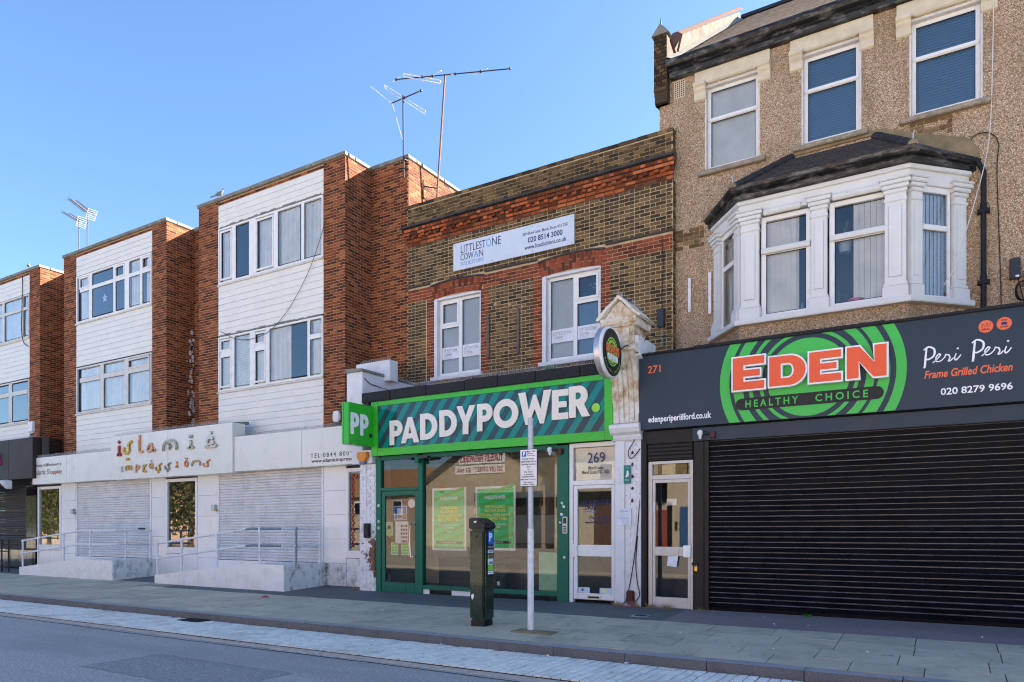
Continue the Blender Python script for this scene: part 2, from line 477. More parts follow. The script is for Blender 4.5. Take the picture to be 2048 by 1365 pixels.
def peeling(name):
    """Old cream paint on stone, stained and flaking."""
    m, nt, out = new_mat(name)
    pos = gpos(nt)
    a = noise(nt, mapped(nt, pos, (1, 1, 0.75)), 3.4, 9, 0.72)
    b = noise(nt, pos, 9, 6, 0.65)
    c = ramp(nt, a, [(0.42, (0.7, 0.68, 0.63)), (0.52, (0.6, 0.54, 0.43)), (0.6, (0.42, 0.31, 0.19)), (0.7, (0.2, 0.13, 0.08))])
    c = mixc(nt, maprange(nt, b, 0.66, 0.7, 0, 1), c, (0.05, 0.035, 0.025))
    surf(nt, out, c, 0.8, 0, b, 0.8, 0.03)
    M[name] = m
peeling('peeling_paint')

# ---------------------------------------------------------------- building helpers
WL = {}                                   # world position of every object made here (nothing is rotated before it is linked)

def wpos(o):
    return WL[o.name] if o is not None else Vector((0, 0, 0))

def put(name, data, world_loc, parent=None):
    o = bpy.data.objects.new(name, data)
    COL.objects.link(o)
    if parent is not None:
        o.parent = parent
    o.location = Vector(world_loc) - wpos(parent)
    WL[o.name] = Vector(world_loc)
    return o

def tag(o, label=None, cat=None, group=None, kind=None):
    if label: o['label'] = label
    if cat: o['category'] = cat
    if group: o['group'] = group
    if kind: o['kind'] = kind
    return o

def thing(name, loc, label, cat, group=None):
    return tag(put(name, None, loc), label, cat, group)

TINTED = {'paving', 'sett', 'flat_brick', 'stock_brick', 'red_brick', 'orange_brick'}

class MB:
    """Collects boxes, prisms, tubes and sheets in world metres; build() links them as ONE mesh object."""
    def __init__(s):
        s.v = []; s.f = []; s.mi = []; s.mats = []; s.cur = 0; s.tint = []
    def use(s, mat):
        if mat not in s.mats:
            s.mats.append(mat)
        s.cur = s.mats.index(mat)
        return s
    def add(s, verts, faces, tint=0.5):
        n = len(s.v)
        s.v += [tuple(p) for p in verts]
        s.tint += [tint] * len(verts)
        for f in faces:
            s.f.append(tuple(i + n for i in f)); s.mi.append(s.cur)
        return s
    def box(s, x0, x1, y0, y1, z0, z1, tint=0.5, skip=''):
        if x0 > x1: x0, x1 = x1, x0
        if y0 > y1: y0, y1 = y1, y0
        if z0 > z1: z0, z1 = z1, z0
        v = [(x0, y0, z0), (x1, y0, z0), (x1, y1, z0), (x0, y1, z0), (x0, y0, z1), (x1, y0, z1), (x1, y1, z1), (x0, y1, z1)]
        F = {'b': (0, 3, 2, 1), 't': (4, 5, 6, 7), 'f': (0, 1, 5, 4), 'k': (2, 3, 7, 6), 'l': (3, 0, 4, 7), 'r': (1, 2, 6, 5)}
        return s.add(v, [F[k] for k in F if k not in skip], tint)
    def quad(s, a, b, c, d, tint=0.5):
        return s.add([a, b, c, d], [(0, 1, 2, 3)], tint)
    def prism(s, poly, fixed, lo, hi, tint=0.5):
        """poly in the two axes other than `fixed`, extruded along `fixed` from lo to hi."""
        n = len(poly)
        def P(p, h):
            a, b = p
            return (h, a, b) if fixed == 'x' else ((a, h, b) if fixed == 'y' else (a, b, h))
        v = [P(p, lo) for p in poly] + [P(p, hi) for p in poly]
        f = [tuple(range(n)), tuple(range(2 * n - 1, n - 1, -1))]
        f += [((i + 1) % n, i, n + i, n + (i + 1) % n) for i in range(n)]
        return s.add(v, f, tint)
    def tube(s, pts, r, n=8, caps=True, r1=None):
        pts = [Vector(p) for p in pts]
        m = len(pts)
        prev = None
        rings = []
        for i, p in enumerate(pts):
            d = (pts[min(i + 1, m - 1)] - pts[max(i - 1, 0)]).normalized()
            ref = Vector((0, 0, 1)) if abs(d.z) < 0.9 else Vector((1, 0, 0))
            if prev is not None:
                ref = prev
            u = (ref - d * ref.dot(d)).normalized()
            w = d.cross(u)
            prev = u
            rr = r if r1 is None else r + (r1 - r) * i / (m - 1)
            rings.append([p + u * (rr * cos(2 * pi * k / n)) + w * (rr * sin(2 * pi * k / n)) for k in range(n)])
        v = [q for ring in rings for q in ring]
        f = []
        for i in range(m - 1):
            for k in range(n):
                a = i * n + k; b = i * n + (k + 1) % n
                f.append((a, b, b + n, a + n))
        if caps:
            f.append(tuple(range(n - 1, -1, -1)))
            f.append(tuple((m - 1) * n + k for k in range(n)))
        return s.add(v, f)
    def lathe(s, prof, c, n=16, axis='z'):
        """prof: (radius, height) pairs turned about a vertical axis through c (or along x)."""
        v = []
        for r, h in prof:
            for k in range(n):
                a = 2 * pi * k / n
                if axis == 'z':
                    v.append((c[0] + r * cos(a), c[1] + r * sin(a), c[2] + h))
                elif axis == 'x':
                    v.append((c[0] + h, c[1] + r * cos(a), c[2] + r * sin(a)))
                else:
                    v.append((c[0] + r * cos(a), c[1] + h, c[2] + r * sin(a)))
        f = []
        for i in range(len(prof) - 1):
            for k in range(n):
                a = i * n + k; b = i * n + (k + 1) % n
                f.append((a, b, b + n, a + n))
        f.append(tuple(range(n - 1, -1, -1)))
        f.append(tuple((len(prof) - 1) * n + k for k in range(n)))
        return s.add(v, f)
    def blob(s, c, r, sx=1, sy=1, sz=1, n=10, m=7):
        v = []; f = []
        for i in range(m + 1):
            t = pi * i / m
            for k in range(n):
                a = 2 * pi * k / n
                v.append((c[0] + r * sx * sin(t) * cos(a), c[1] + r * sy * sin(t) * sin(a), c[2] + r * sz * cos(t)))
        for i in range(m):
            for k in range(n):
                a = i * n + k; b = i * n + (k + 1) % n
                f.append((a, a + n, b + n, b))
        return s.add(v, f)
    def mesh(s, name, origin, mat=None, smooth=False, bevel=0.0, fixn=True):
        me = bpy.data.meshes.new(name)
        ox, oy, oz = origin
        me.from_pydata([(x - ox, y - oy, z - oz) for x, y, z in s.v], [], s.f)
        mats = s.mats if s.mats else [mat]
        for mm in mats:
            me.materials.append(M[mm])
        if s.mats and len(s.mats) > 1:
            me.polygons.foreach_set('material_index', s.mi)
        if any(t != 0.5 for t in s.tint) or any(q in TINTED for q in mats):
            at = me.attributes.new('tint', 'FLOAT', 'POINT')
            at.data.foreach_set('value', s.tint)
        if fixn or bevel:
            bm = bmesh.new(); bm.from_mesh(me)
            if fixn:
                bmesh.ops.recalc_face_normals(bm, faces=bm.faces)
            if bevel:
                ed = [e for e in bm.edges if len(e.link_faces) == 2 and e.calc_face_angle(0) > 0.5]
                bmesh.ops.bevel(bm, geom=ed, offset=bevel, segments=2, affect='EDGES', clamp_overlap=True)
            bm.to_mesh(me); bm.free()
        if smooth:
            me.polygons.foreach_set('use_smooth', [True] * len(me.polygons))
            me.set_sharp_from_angle(angle=radians(40))
        me.update()
        return me
    def rough(s, amp=.012, cut=.07, seed=1):
        """Cut the faces up and knock the surface about, for weathered stone."""
        bm = bmesh.new()
        vs = [bm.verts.new(p) for p in s.v]
        for f in s.f:
            try: bm.faces.new([vs[i] for i in f])
            except ValueError: pass
        for k in range(3):
            ed = [e for e in bm.edges if e.calc_length() > cut]
            if ed:
                bmesh.ops.subdivide_edges(bm, edges=ed, cuts=1, use_grid_fill=True)
        bmesh.ops.triangulate(bm, faces=bm.faces)
        from mathutils import noise as nz
        for v in bm.verts:
            q = v.co * 7 + Vector((seed, 0, 0))
            v.co += nz.noise_vector(q) * amp + nz.noise_vector(q * 3.1) * amp * .5
        bm.verts.index_update()
        s.v = [tuple(v.co) for v in bm.verts]
        s.f = [tuple(v.index for v in f.verts) for f in bm.faces]
        s.mi = [0] * len(s.f); s.tint = [.5] * len(s.v)
        bm.free()
        return s
    def build(s, name, mat=None, parent=None, smooth=False, bevel=0.0, fixn=True, origin=None):
        if origin is None:
            xs = [p[0] for p in s.v]; ys = [p[1] for p in s.v]; zs = [p[2] for p in s.v]
            origin = ((min(xs) + max(xs)) / 2, (min(ys) + max(ys)) / 2, min(zs))
        return put(name, s.mesh(name, origin, mat, smooth, bevel, fixn), origin, parent)

def bx(name, mat, parent, x0, x1, y0, y1, z0, z1, bevel=0.0):
    return MB().box(x0, x1, y0, y1, z0, z1).build(name, mat, parent, bevel=bevel)

# ---- walls of brick -------------------------------------------------------
CAM = Vector(cam.location)
_pm = {}
def _brick_mesh(L, H, pr, mat, tv):
    key = (round(L, 3), round(H, 3), round(pr, 3), mat, tv)
    if key not in _pm:
        m = MB().box(-L / 2, L / 2, -pr, 0.0, 0, H, 0.06 + 0.88 * tv / 11, 'k')
        _pm[key] = m.mesh('brick', (0, 0, 0), mat)
    return _pm[key]

def courses(face, plane, a0, a1, z0, z1, holes=(), L=0.213, H=0.06, J=0.015, bond='stretcher', pr=0.007, zbase=None, phase=0.0, jit=0.0, tlo=0.0, thi=1.0, vsoldier=False):
    """Brick positions on one wall face: face 'front' looks to -Y at y=plane, 'side' looks to +X at x=plane."""
    out = []
    zb = z0 if zbase is None else zbase
    k = math.floor((z0 - zb) / (H + J) + 1e-6)
    while True:
        c0 = zb + k * (H + J); c1 = c0 + H
        if c0 >= z1 - 0.02:
            break
        lo, hi = max(c0, z0), min(c1, z1)
        if hi - lo > 0.02:
            iv = [(a0, a1)]
            for hx0, hx1, hz0, hz1 in holes:
                if hz0 < hi - 0.006 and hz1 > lo + 0.006:
                    nv = []
                    for p, q in iv:
                        if hx1 <= p or hx0 >= q:
                            nv.append((p, q)); continue
                        if hx0 - p > 0.03: nv.append((p, hx0))
                        if q - hx1 > 0.03: nv.append((hx1, q))
                    iv = nv
            for p, q in iv:
                if bond == 'stretcher':
                    pat = [L]; off = (L + J) / 2 * (k % 2)
                elif bond == 'header':
                    pat = [0.102]; off = 0.058 * (k % 2)
                else:
                    pat = [L, 0.102]; off = (L + 0.102 + 2 * J) / 2 * (k % 2) - 0.05 * (k % 2)
                per = sum(pat) + J * len(pat)
                x = a0 + phase - off - per
                i = 0
                while x < q:
                    l = pat[i % len(pat)]
                    b0, b1 = max(x, p), min(x + l, q)
                    if b1 - b0 > 0.035:
                        out.append((face, plane, b0, b1, lo, hi, pr + random.uniform(-jit, jit), random.uniform(tlo, thi)))
                    x += l + J; i += 1
        k += 1
    return out

def brick_centre(b):
    face, plane, b0, b1, lo, hi, pr, t = b
    return Vector(((b0 + b1) / 2, plane, (lo + hi) / 2)) if face == 'front' else Vector((plane, (b0 + b1) / 2, (lo + hi) / 2))

def seen_size(b):
    c = brick_centre(b); d = c - CAM
    n = Vector((0, -1, 0)) if b[0] == 'front' else Vector((1, 0, 0))
    facing = max(0.0, -d.normalized().dot(n))
    return (b[3] - b[2]) * (b[5] - b[4]) * facing / d.length_squared

def lay(parent, bricks, mat, part='brick', rest='brick_courses', most=300):
    """The `most` bricks that show largest become parts of their own; the others are joined into one part."""
    bricks = sorted(bricks, key=seen_size, reverse=True)
    for b in bricks[:most]:
        face, plane, b0, b1, lo, hi, pr, t = b
        me = _brick_mesh(b1 - b0, hi - lo, pr, mat, min(11, int(t * 12)))
        loc = ((b0 + b1) / 2, plane, lo) if face == 'front' else (plane, (b0 + b1) / 2, lo)
        o = put(part, me, loc, parent)
        if face == 'side':
            o.rotation_euler = (0, 0, pi / 2)
    if len(bricks) > most:
        m = MB()
        for face, plane, b0, b1, lo, hi, pr, t in bricks[most:]:
            t = 0.06 + 0.88 * t
            if face == 'front':
                m.box(b0, b1, plane - pr, plane, lo, hi, t, 'k')
            else:
                m.box(plane, plane + pr, b0, b1, lo, hi, t, 'l')
        tag(m.build(rest, mat, parent, fixn=False), kind='stuff')

def holed_wall(m, x0, x1, z0, z1, y0, y1, holes):
    """A wall slab in the XZ plane with rectangular openings."""
    xs = sorted({x0, x1, *[min(max(v, x0), x1) for h in holes for v in h[:2]]})
    zs = sorted({z0, z1, *[min(max(v, z0), z1) for h in holes for v in h[2:]]})
    for i in range(len(xs) - 1):
        run = None
        for j in range(len(zs) - 1):
            cx, cz = (xs[i] + xs[i + 1]) / 2, (zs[j] + zs[j + 1]) / 2
            inside = any(h[0] < cx < h[1] and h[2] < cz < h[3] for h in holes)
            if not inside:
                run = (run[0], zs[j + 1]) if run else (zs[j], zs[j + 1])
            if (inside or j == len(zs) - 2) and run:
                m.box(xs[i], xs[i + 1], y0, y1, run[0], run[1])
                run = None
    return m

# ---- lettering --------------------------------------------------------------
def fit(name, me, parent, mat, x0, x1, y, z0, z1, face='front', slope=0.0):
    """Scale a flat lettering mesh (x right, y up, z out) to a box on a wall and stand it there."""
    xs = [v.co.x for v in me.vertices]; ys = [v.co.y for v in me.vertices]
    ax, bx_, ay, by = min(xs), max(xs), min(ys), max(ys)
    sx = (x1 - x0) / (bx_ - ax); sy = (z1 - z0) / (by - ay)
    for v in me.vertices:
        u = (v.co.x - ax) * sx; w = (v.co.y - ay) * sy + u * slope; d = v.co.z
        v.co = (u, -d, w) if face == 'front' else (d, u, w)
    if face == 'front':
        loc = (x0, y, z0)
    else:
        loc = (y, x0, z0)              # on a side face y is the x of the plane and x0..x1 run along +Y
    me.materials.clear(); me.materials.append(M[mat])
    me.update()
    bm = bmesh.new(); bm.from_mesh(me)
    bmesh.ops.recalc_face_normals(bm, faces=bm.faces)
    bm.to_mesh(me); bm.free()
    return put(name, me, loc, parent)

_helper = None
def font_mesh(body, bold=0.0, shear=0.0, ext=0.002, spacing=1.0, res=3, align='LEFT', line=1.0):
    c = bpy.data.curves.new('lettering', 'FONT')
    c.body = body; c.size = 1.0; c.extrude = ext; c.offset = bold; c.shear = shear
    c.space_character = spacing; c.resolution_u = res; c.align_x = align; c.space_line = line
    o = bpy.data.objects.new('lettering', c)
    me = bpy.data.meshes.new_from_object(o)
    bpy.data.objects.remove(o); bpy.data.curves.remove(c)
    return me

def text(parent, body, mat, x0, x1, y, z0, z1, bold=0.0, shear=0.0, ext=0.0025, spacing=1.0, face='front', name='lettering', slope=0.0, align='LEFT', line=1.0):
    me = font_mesh(body, bold, shear, ext, spacing, 3, align, line)
    return fit(name, me, parent, mat, x0, x1, y - (0.0015 if face == 'front' else -0.0015), z0, z1, face, slope)

def outline_mesh(loops, ext):
    c = bpy.data.curves.new('lettering', 'CURVE')
    c.dimensions = '2D'; c.fill_mode = 'BOTH'; c.extrude = ext
    for lp in loops:
        s = c.splines.new('POLY')
        s.points.add(len(lp) - 1)
        for p, q in zip(s.points, lp):
            p.co = (q[0], q[1], 0, 1)
        s.use_cyclic_u = True
    o = bpy.data.objects.new('lettering', c)
    me = bpy.data.meshes.new_from_object(o)
    bpy.data.objects.remove(o); bpy.data.curves.remove(c)
    return me

def arc(cx, cy, r, a0, a1, n=14, ry=None):
    ry = r if ry is None else ry
    return [(cx + r * cos(radians(a0 + (a1 - a0) * i / n)), cy + ry * sin(radians(a0 + (a1 - a0) * i / n))) for i in range(n + 1)]

HEAVY = {   # broad geometric capitals, one unit high
    'P': [[(0, 0), (.23, 0), (.23, .34), (.34, .34)] + arc(.34, .67, .31, -90, 90, 16, .33) + [(0, 1)], [(.23, .56), (.31, .56)] + arc(.31, .67, .1, -90, 90, 8, .11) + [(.23, .78)]],
    'A': [[(0, 0), (.25, 0), (.31, .17), (.6, .17), (.66, 0), (.92, 0), (.57, 1), (.35, 1)], [(.38, .37), (.53, .37), (.455, .66)]],
    'D': [[(0, 0), (.3, 0)] + arc(.3, .5, .48, -90, 90, 18, .5) + [(0, 1)], [(.23, .22), (.29, .22)] + arc(.29, .5, .25, -90, 90, 14, .28) + [(.23, .78)]],
    'Y': [[(.29, 0), (.54, 0), (.54, .4), (.84, 1), (.58, 1), (.42, .64), (.26, 1), (0, 1), (.29, .4)]],
    'O': [arc(.5, .5, .52, 0, 350, 35), arc(.5, .5, .27, 0, 345, 23)],
    'W': [[(0, 1), (.25, 1), (.37, .45), (.52, .9), (.62, .9), (.77, .45), (.88, 1), (1.13, 1), (.88, 0), (.75, 0), (.57, .47), (.38, 0), (.25, 0)]],
    'E': [[(0, 0), (.56, 0), (.56, .22), (.23, .22), (.23, .4), (.5, .4), (.5, .6), (.23, .6), (.23, .78), (.56, .78), (.56, 1), (0, 1)]],
    'R': [[(0, 0), (.23, 0), (.23, .36), (.26, .36), (.44, 0), (.71, 0), (.51, .4)] + arc(.34, .68, .3, -50, 90, 12, .32) + [(0, 1)], [(.23, .57), (.31, .57)] + arc(.31, .68, .1, -90, 90, 8, .11) + [(.23, .79)]],
}

def heavy(parent, ch, mat, x0, x1, y, z0, z1, ext=0.02, face='front', slope=0.0, name='letter'):
    me = outline_mesh(HEAVY[ch], ext)
    return fit(name, me, parent, mat, x0, x1, y, z0, z1, face, slope)

def ribbon(m, pts, w, y0, y1, taper=None):
    """A flat stroke in the XZ plane of width w (or widths), y0..y1 thick."""
    n = len(pts)
    L = []; R = []
    for i, (x, z) in enumerate(pts):
        a = pts[max(i - 1, 0)]; b = pts[min(i + 1, n - 1)]
        dx, dz = b[0] - a[0], b[1] - a[1]
        q = math.hypot(dx, dz) or 1
        ww = w[i] if isinstance(w, (list, tuple)) else w
        L.append((x - dz / q * ww / 2, z + dx / q * ww / 2)); R.append((x + dz / q * ww / 2, z - dx / q * ww / 2))
    v = [(p[0], y0, p[1]) for p in L] + [(p[0], y0, p[1]) for p in R] + [(p[0], y1, p[1]) for p in L] + [(p[0], y1, p[1]) for p in R]
    f = []
    for i in range(n - 1):
        f += [(i, i + 1, n + i + 1, n + i), (2 * n + i, 3 * n + i, 3 * n + i + 1, 2 * n + i + 1), (i, 2 * n + i, 2 * n + i + 1, i + 1), (n + i, n + i + 1, 3 * n + i + 1, 3 * n + i)]
    f += [(0, n, 3 * n, 2 * n), (n - 1, 3 * n - 1, 4 * n - 1, 2 * n - 1)]
    return m.add(v, f)

def spline(pts, k=6):
    """Catmull-Rom through 2-D or 3-D points."""
    P = [Vector(p) for p in pts]
    P = [P[0] * 2 - P[1]] + P + [P[-1] * 2 - P[-2]]
    out = []
    for i in range(1, len(P) - 2):
        for j in range(k):
            t = j / k
            out.append(0.5 * ((2 * P[i]) + (P[i + 1] - P[i - 1]) * t + (2 * P[i - 1] - 5 * P[i] + 4 * P[i + 1] - P[i + 2]) * t * t + (3 * P[i] - P[i - 1] - 3 * P[i + 1] + P[i + 2]) * t ** 3))
    out.append(P[-2])
    return [tuple(p) for p in out]

# ---- windows ------------------------------------------------------------------
def curtain_mesh(x0, x1, y, z0, z1, amp=0.025, per=0.13, seed=0):
    m = MB()
    rnd = random.Random(seed)
    n = max(8, int((x1 - x0) / per * 8))
    ph = rnd.random() * 6
    xs = [x0 + (x1 - x0) * i / n for i in range(n + 1)]
    ys = [y + amp * sin(x / per * 2 * pi + ph + 0.8 * sin(x * 5 + ph)) + 0.4 * amp * sin(x * 31 + ph) for x in xs]
    v = [(x, yy, z0) for x, yy in zip(xs, ys)] + [(x, yy * 1 + 0.0, z1) for x, yy in zip(xs, ys)]
    f = [(i, i + 1, n + 2 + i, n + 1 + i) for i in range(n)]
    return m.add(v, f)

def window(parent, x0, x1, z0, z1, y, cols, mat='upvc', fw=0.055, glass='glass', covers=(), depth=1.3, room='room', sash=0.04, dy=0.06):
    """cols: [(x0, x1, [(z0, z1, opening?), ...])] as lights inside the outer frame. One part with its own sub-parts."""
    m = MB()
    m.box(x0, x0 + fw, y, y + dy, z0, z1).box(x1 - fw, x1, y, y + dy, z0, z1)
    m.box(x0 + fw, x1 - fw, y, y + dy, z0, z0 + fw).box(x0 + fw, x1 - fw, y, y + dy, z1 - fw, z1)
    prev = None
    for c0, c1, lights in cols:
        if prev is not None:
            m.box(prev, c0, y, y + dy, z0 + fw, z1 - fw)
        prev = c1
        ls = sorted(lights)
        for a, b in zip(ls, ls[1:]):
            if b[0] - a[1] > 0.005:
                m.box(c0, c1, y, y + dy, a[1], b[0])
    w = m.build('window', mat, parent, bevel=0.006)
    for c0, c1, lights in cols:
        for l in lights:
            a, b, op = l[:3]
            g0, g1, h0, h1 = c0, c1, a, b
            if op:
                s = sash
                f = MB()
                f.box(c0 - .012, c0 + s, y - .018, y + .02, a - .012, b + .012).box(c1 - s, c1 + .012, y - .018, y + .02, a - .012, b + .012)
                f.box(c0 + s, c1 - s, y - .018, y + .02, a - .012, a + s).box(c0 + s, c1 - s, y - .018, y + .02, b - s, b + .012)
                f.build('sash', mat, w, bevel=0.005)
                g0, g1, h0, h1 = c0 + s, c1 - s, a + s, b - s
            gk = MB()
            for q in ((g0, g0 + .008, h0, h1), (g1 - .008, g1, h0, h1), (g0 + .008, g1 - .008, h0, h0 + .008), (g0 + .008, g1 - .008, h1 - .008, h1)):
                gk.box(q[0], q[1], y + .014, y + .03, q[2], q[3])
            gk.build('gasket', 'seal', w)
            tl = random.uniform(-.004, .004); tv = random.uniform(-.003, .003)
            MB().quad((g0, y + .026 + tl, h0), (g1, y + .026 - tl, h0), (g1, y + .026 - tl + tv, h1), (g0, y + .026 + tl + tv, h1)).build('pane', glass, w, fixn=False)
    for cv in covers:
        kind, a, b = cv[:3]
        q0 = cv[3] if len(cv) > 3 else z0 + .03
        q1 = cv[4] if len(cv) > 4 else z1 - .02
        if kind == 'net':
            curtain_mesh(a, b, y + .11, q0, q1, .028, .17, int(a * 100)).build('curtain', 'curtain', w, smooth=True, fixn=False)
        elif kind == 'drape':
            curtain_mesh(a, b, y + .12, q0, q1, .03, .2, int(a * 100)).build('curtain', 'curtain_warm', w, smooth=True, fixn=False)
        elif kind == 'vertical':
            bm_ = MB(); x = a
            while x < b - .02:
                bm_.quad((x, y + .07, q0), (min(x + .082, b), y + .115, q0), (min(x + .082, b), y + .115, q1), (x, y + .07, q1))
                x += .089
            bm_.build('vertical_blind', cv[5] if len(cv) > 5 else 'blind', w, fixn=False)
        elif kind == 'venetian':
            bm_ = MB(); zz = q0
            while zz < q1:
                bm_.quad((a, y + .085, zz), (b, y + .085, zz), (b, y + .097, zz + .051), (a, y + .097, zz + .051))
                zz += .05
            bm_.build('venetian_blind', cv[5] if len(cv) > 5 else 'curtain', w, fixn=False)
    # the room behind: floor, ceiling and walls seen through the glass
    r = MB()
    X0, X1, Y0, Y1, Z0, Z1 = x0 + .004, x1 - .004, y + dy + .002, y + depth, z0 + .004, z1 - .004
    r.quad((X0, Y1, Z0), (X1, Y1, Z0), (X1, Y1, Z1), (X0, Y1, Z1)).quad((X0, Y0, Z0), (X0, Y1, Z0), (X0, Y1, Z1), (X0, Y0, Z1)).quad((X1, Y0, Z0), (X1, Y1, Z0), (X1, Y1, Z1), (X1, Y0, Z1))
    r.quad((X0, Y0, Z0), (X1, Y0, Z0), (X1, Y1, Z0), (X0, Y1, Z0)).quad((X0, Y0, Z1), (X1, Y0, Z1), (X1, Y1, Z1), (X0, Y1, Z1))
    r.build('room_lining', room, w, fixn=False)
    return w

def grid_lights(edges_x, edges_z, bar=0.05):
    return [(a, b, [(c, d, False) for c, d in edges_z]) for a, b in edges_x]

def shutter(parent, name, x0, x1, z0, z1, y, mat, pitch=0.076, rail=0.07, slot=None, curve=0.02, rail_mat=None, lip=False):
    """Roller shutter: curved slats in guide rails over a bottom bar."""
    m = MB().box(x0 - rail, x0, y - .035, y + .04, z0, z1).box(x1, x1 + rail, y - .035, y + .04, z0, z1)
    s = m.build(name, rail_mat or mat, parent, bevel=.004)
    bx('bottom_bar', mat, s, x0 + .003, x1 - .003, y - .012, y + .018, z0 + .002, z0 + .075, .004)
    n = int(round((z1 - z0 - .08) / pitch)); pp = (z1 - z0 - .08) / n
    prof = []
    for k in range(6):
        t = k / 5
        prof.append((-curve * sin(pi * (0.12 + 0.76 * t)) - .002, t * (pp - .013)))
    if lip:                                # a flat face that leans out, rolled over at the top
        prof = [(-.008, 0.0), (-.011, .2 * pp), (-.02, .74 * pp), (-.0185, .82 * pp), (-.012, .88 * pp), (-.002, .9 * pp)]
    base = MB()
    v = [(0, d, h) for d, h in prof] + [(x1 - x0 - .004, d, h) for d, h in prof]
    f = [(i, 6 + i, 7 + i, i + 1) for i in range(5)]
    v += [(0, .006, pp - .013), (x1 - x0 - .004, .006, pp - .013), (0, .006, pp), (x1 - x0 - .004, .006, pp)]
    f += [(5, 11, 13, 12), (12, 13, 15, 14)]
    if lip:
        base.use(mat).add(v, f[:3])
        base.use('shutter_lip_highlight').add(v, f[3:])
    else:
        base.add(v, f)
    me = base.mesh('slat', (0, 0, 0), mat, not lip, fixn=False)
    for k in range(n):
        o = put('slat', me, (x0 + .002, y + .01 + random.uniform(-.002, .002), z0 + .08 + k * pp), s)
        o.rotation_euler = (random.uniform(-.05, .05), random.uniform(-.0012, .0012), random.uniform(-.0006, .0006))
    if slot:
        bx('letter_slot', 'dark_frame', s, slot[0], slot[1], y - .03, y - .01, slot[2], slot[3])
    return s

def spikes(m, x0, x1, y, z, gap=0.085, h=0.11, lean=0.04):
    x = x0
    while x < x1:
        for dy in (-lean, lean * 0.2, lean):
            a = random.uniform(-.025, .025)
            p = (x, y, z); q = (x + a, y + dy, z + h * random.uniform(.75, 1.05))
            m.tube([p, q], .0022, 3, False)
        x += gap / 1.6
    return m

# ================================================================ GROUND
def slope(y):
    return 0.05 * y                        # the pavement falls to the kerb

gm = MB().quad((-220, -220, -.36), (120, -220, -.36), (120, 220, -.36), (-220, 220, -.36))
tag(gm.build('ground', 'joint_dark', fixn=False), kind='structure')
rm = MB()
nx = 30
for i in range(nx):
    xa = -110 + 150 * i / nx; xb = -110 + 150 * (i + 1) / nx
    rm.quad((xa, -13.2, -.335), (xb, -13.2, -.335), (xb, -5.36, -.335), (xa, -5.36, -.335))
road = tag(rm.build('road', 'asphalt', fixn=False), kind='structure')
# old repairs and a tar sealed seam in the carriageway
for x0, x1, y0, y1 in ((-9.5, -6.8, -7.6, -6.5), (-22, -15, -7.1, -6.6), (-17, -12.5, -9.2, -8.6)):
    n = 14
    top = [(x0 + (x1 - x0) * i / n, y1 + random.uniform(-.02, .02)) for i in range(n + 1)]
    bot = [(x0 + (x1 - x0) * i / n, y0 + random.uniform(-.02, .02)) for i in range(n + 1)]
    MB().add([(a, b, -.331) for a, b in bot] + [(a, b, -.331) for a, b in top], [(i, i + 1, n + 2 + i, n + 1 + i) for i in range(n)]).build('road_patch', 'tarmac_repair', road, fixn=False)
m = MB(); x = -60.0; pts = []
while x < 5:
    pts.append((x, -5.52 + .03 * math.sin(x * .7) + random.uniform(-.012, .012))); x += .35
for (a, b), (c, d) in zip(pts, pts[1:]):
    m.quad((a, b - .014, -.332), (c, d - .014, -.332), (c, d + .014, -.332), (a, b + .014, -.332))
m.build('tar_seam', 'felt', road, fixn=False)
# remnants of white line beside the channel
for x0 in (-21.5, -20.6, -13.6, -8.6, -7.9):
    m = MB(); x = x0
    for k in range(7):
        if random.random() < .7:
            m.quad((x, -5.47, -.3305), (x + .09, -5.465, -.3305), (x + .08, -5.42 + random.uniform(-.02, .01), -.3305), (x + .01, -5.425, -.3305))
        x += .1
    if m.v:
        m.build('worn_line', 'worn_white', road, fixn=False)
fm = MB().box(-160, 60, -75, -13.2, -.5, -.22)
tag(fm.build('far_forecourt', 'forecourt'), kind='structure')

# pavement: bedding sheet, then the slabs as parts, with tarmac against the buildings
pv = MB()
pv.add([(-60, -3.8, slope(-3.8) - .02), (12, -3.8, slope(-3.8) - .02), (12, 2.2, slope(2.2) - .02), (-60, 2.2, slope(2.2) - .02),
        (-60, -3.8, -.5), (12, -3.8, -.5), (12, 2.2, -.5), (-60, 2.2, -.5)],
       [(0, 1, 2, 3), (4, 7, 6, 5), (0, 4, 5, 1), (1, 5, 6, 2), (2, 6, 7, 3), (3, 7, 4, 0)])
pave = tag(pv.build('pavement', 'joint_dark', origin=(0, 0, 0)), kind='structure')

def slab_piece(m, x0, x1, y0, y1, dz, tint, g=.011):
    x0 += g / 2; x1 -= g / 2; y0 += g; y1 -= g
    tw = random.uniform(-.003, .003)
    za, zb = slope(y0) + dz, slope(y1) + dz
    v = [(x0, y0, za - .03), (x1, y0, za - .03), (x1, y1, zb - .03), (x0, y1, zb - .03), (x0, y0, za + tw), (x1, y0, za - tw), (x1, y1, zb + tw), (x0, y1, zb - tw)]
    return m.add(v, [(4, 5, 6, 7), (0, 1, 5, 4), (1, 2, 6, 5), (2, 3, 7, 6), (3, 0, 4, 7)], tint)

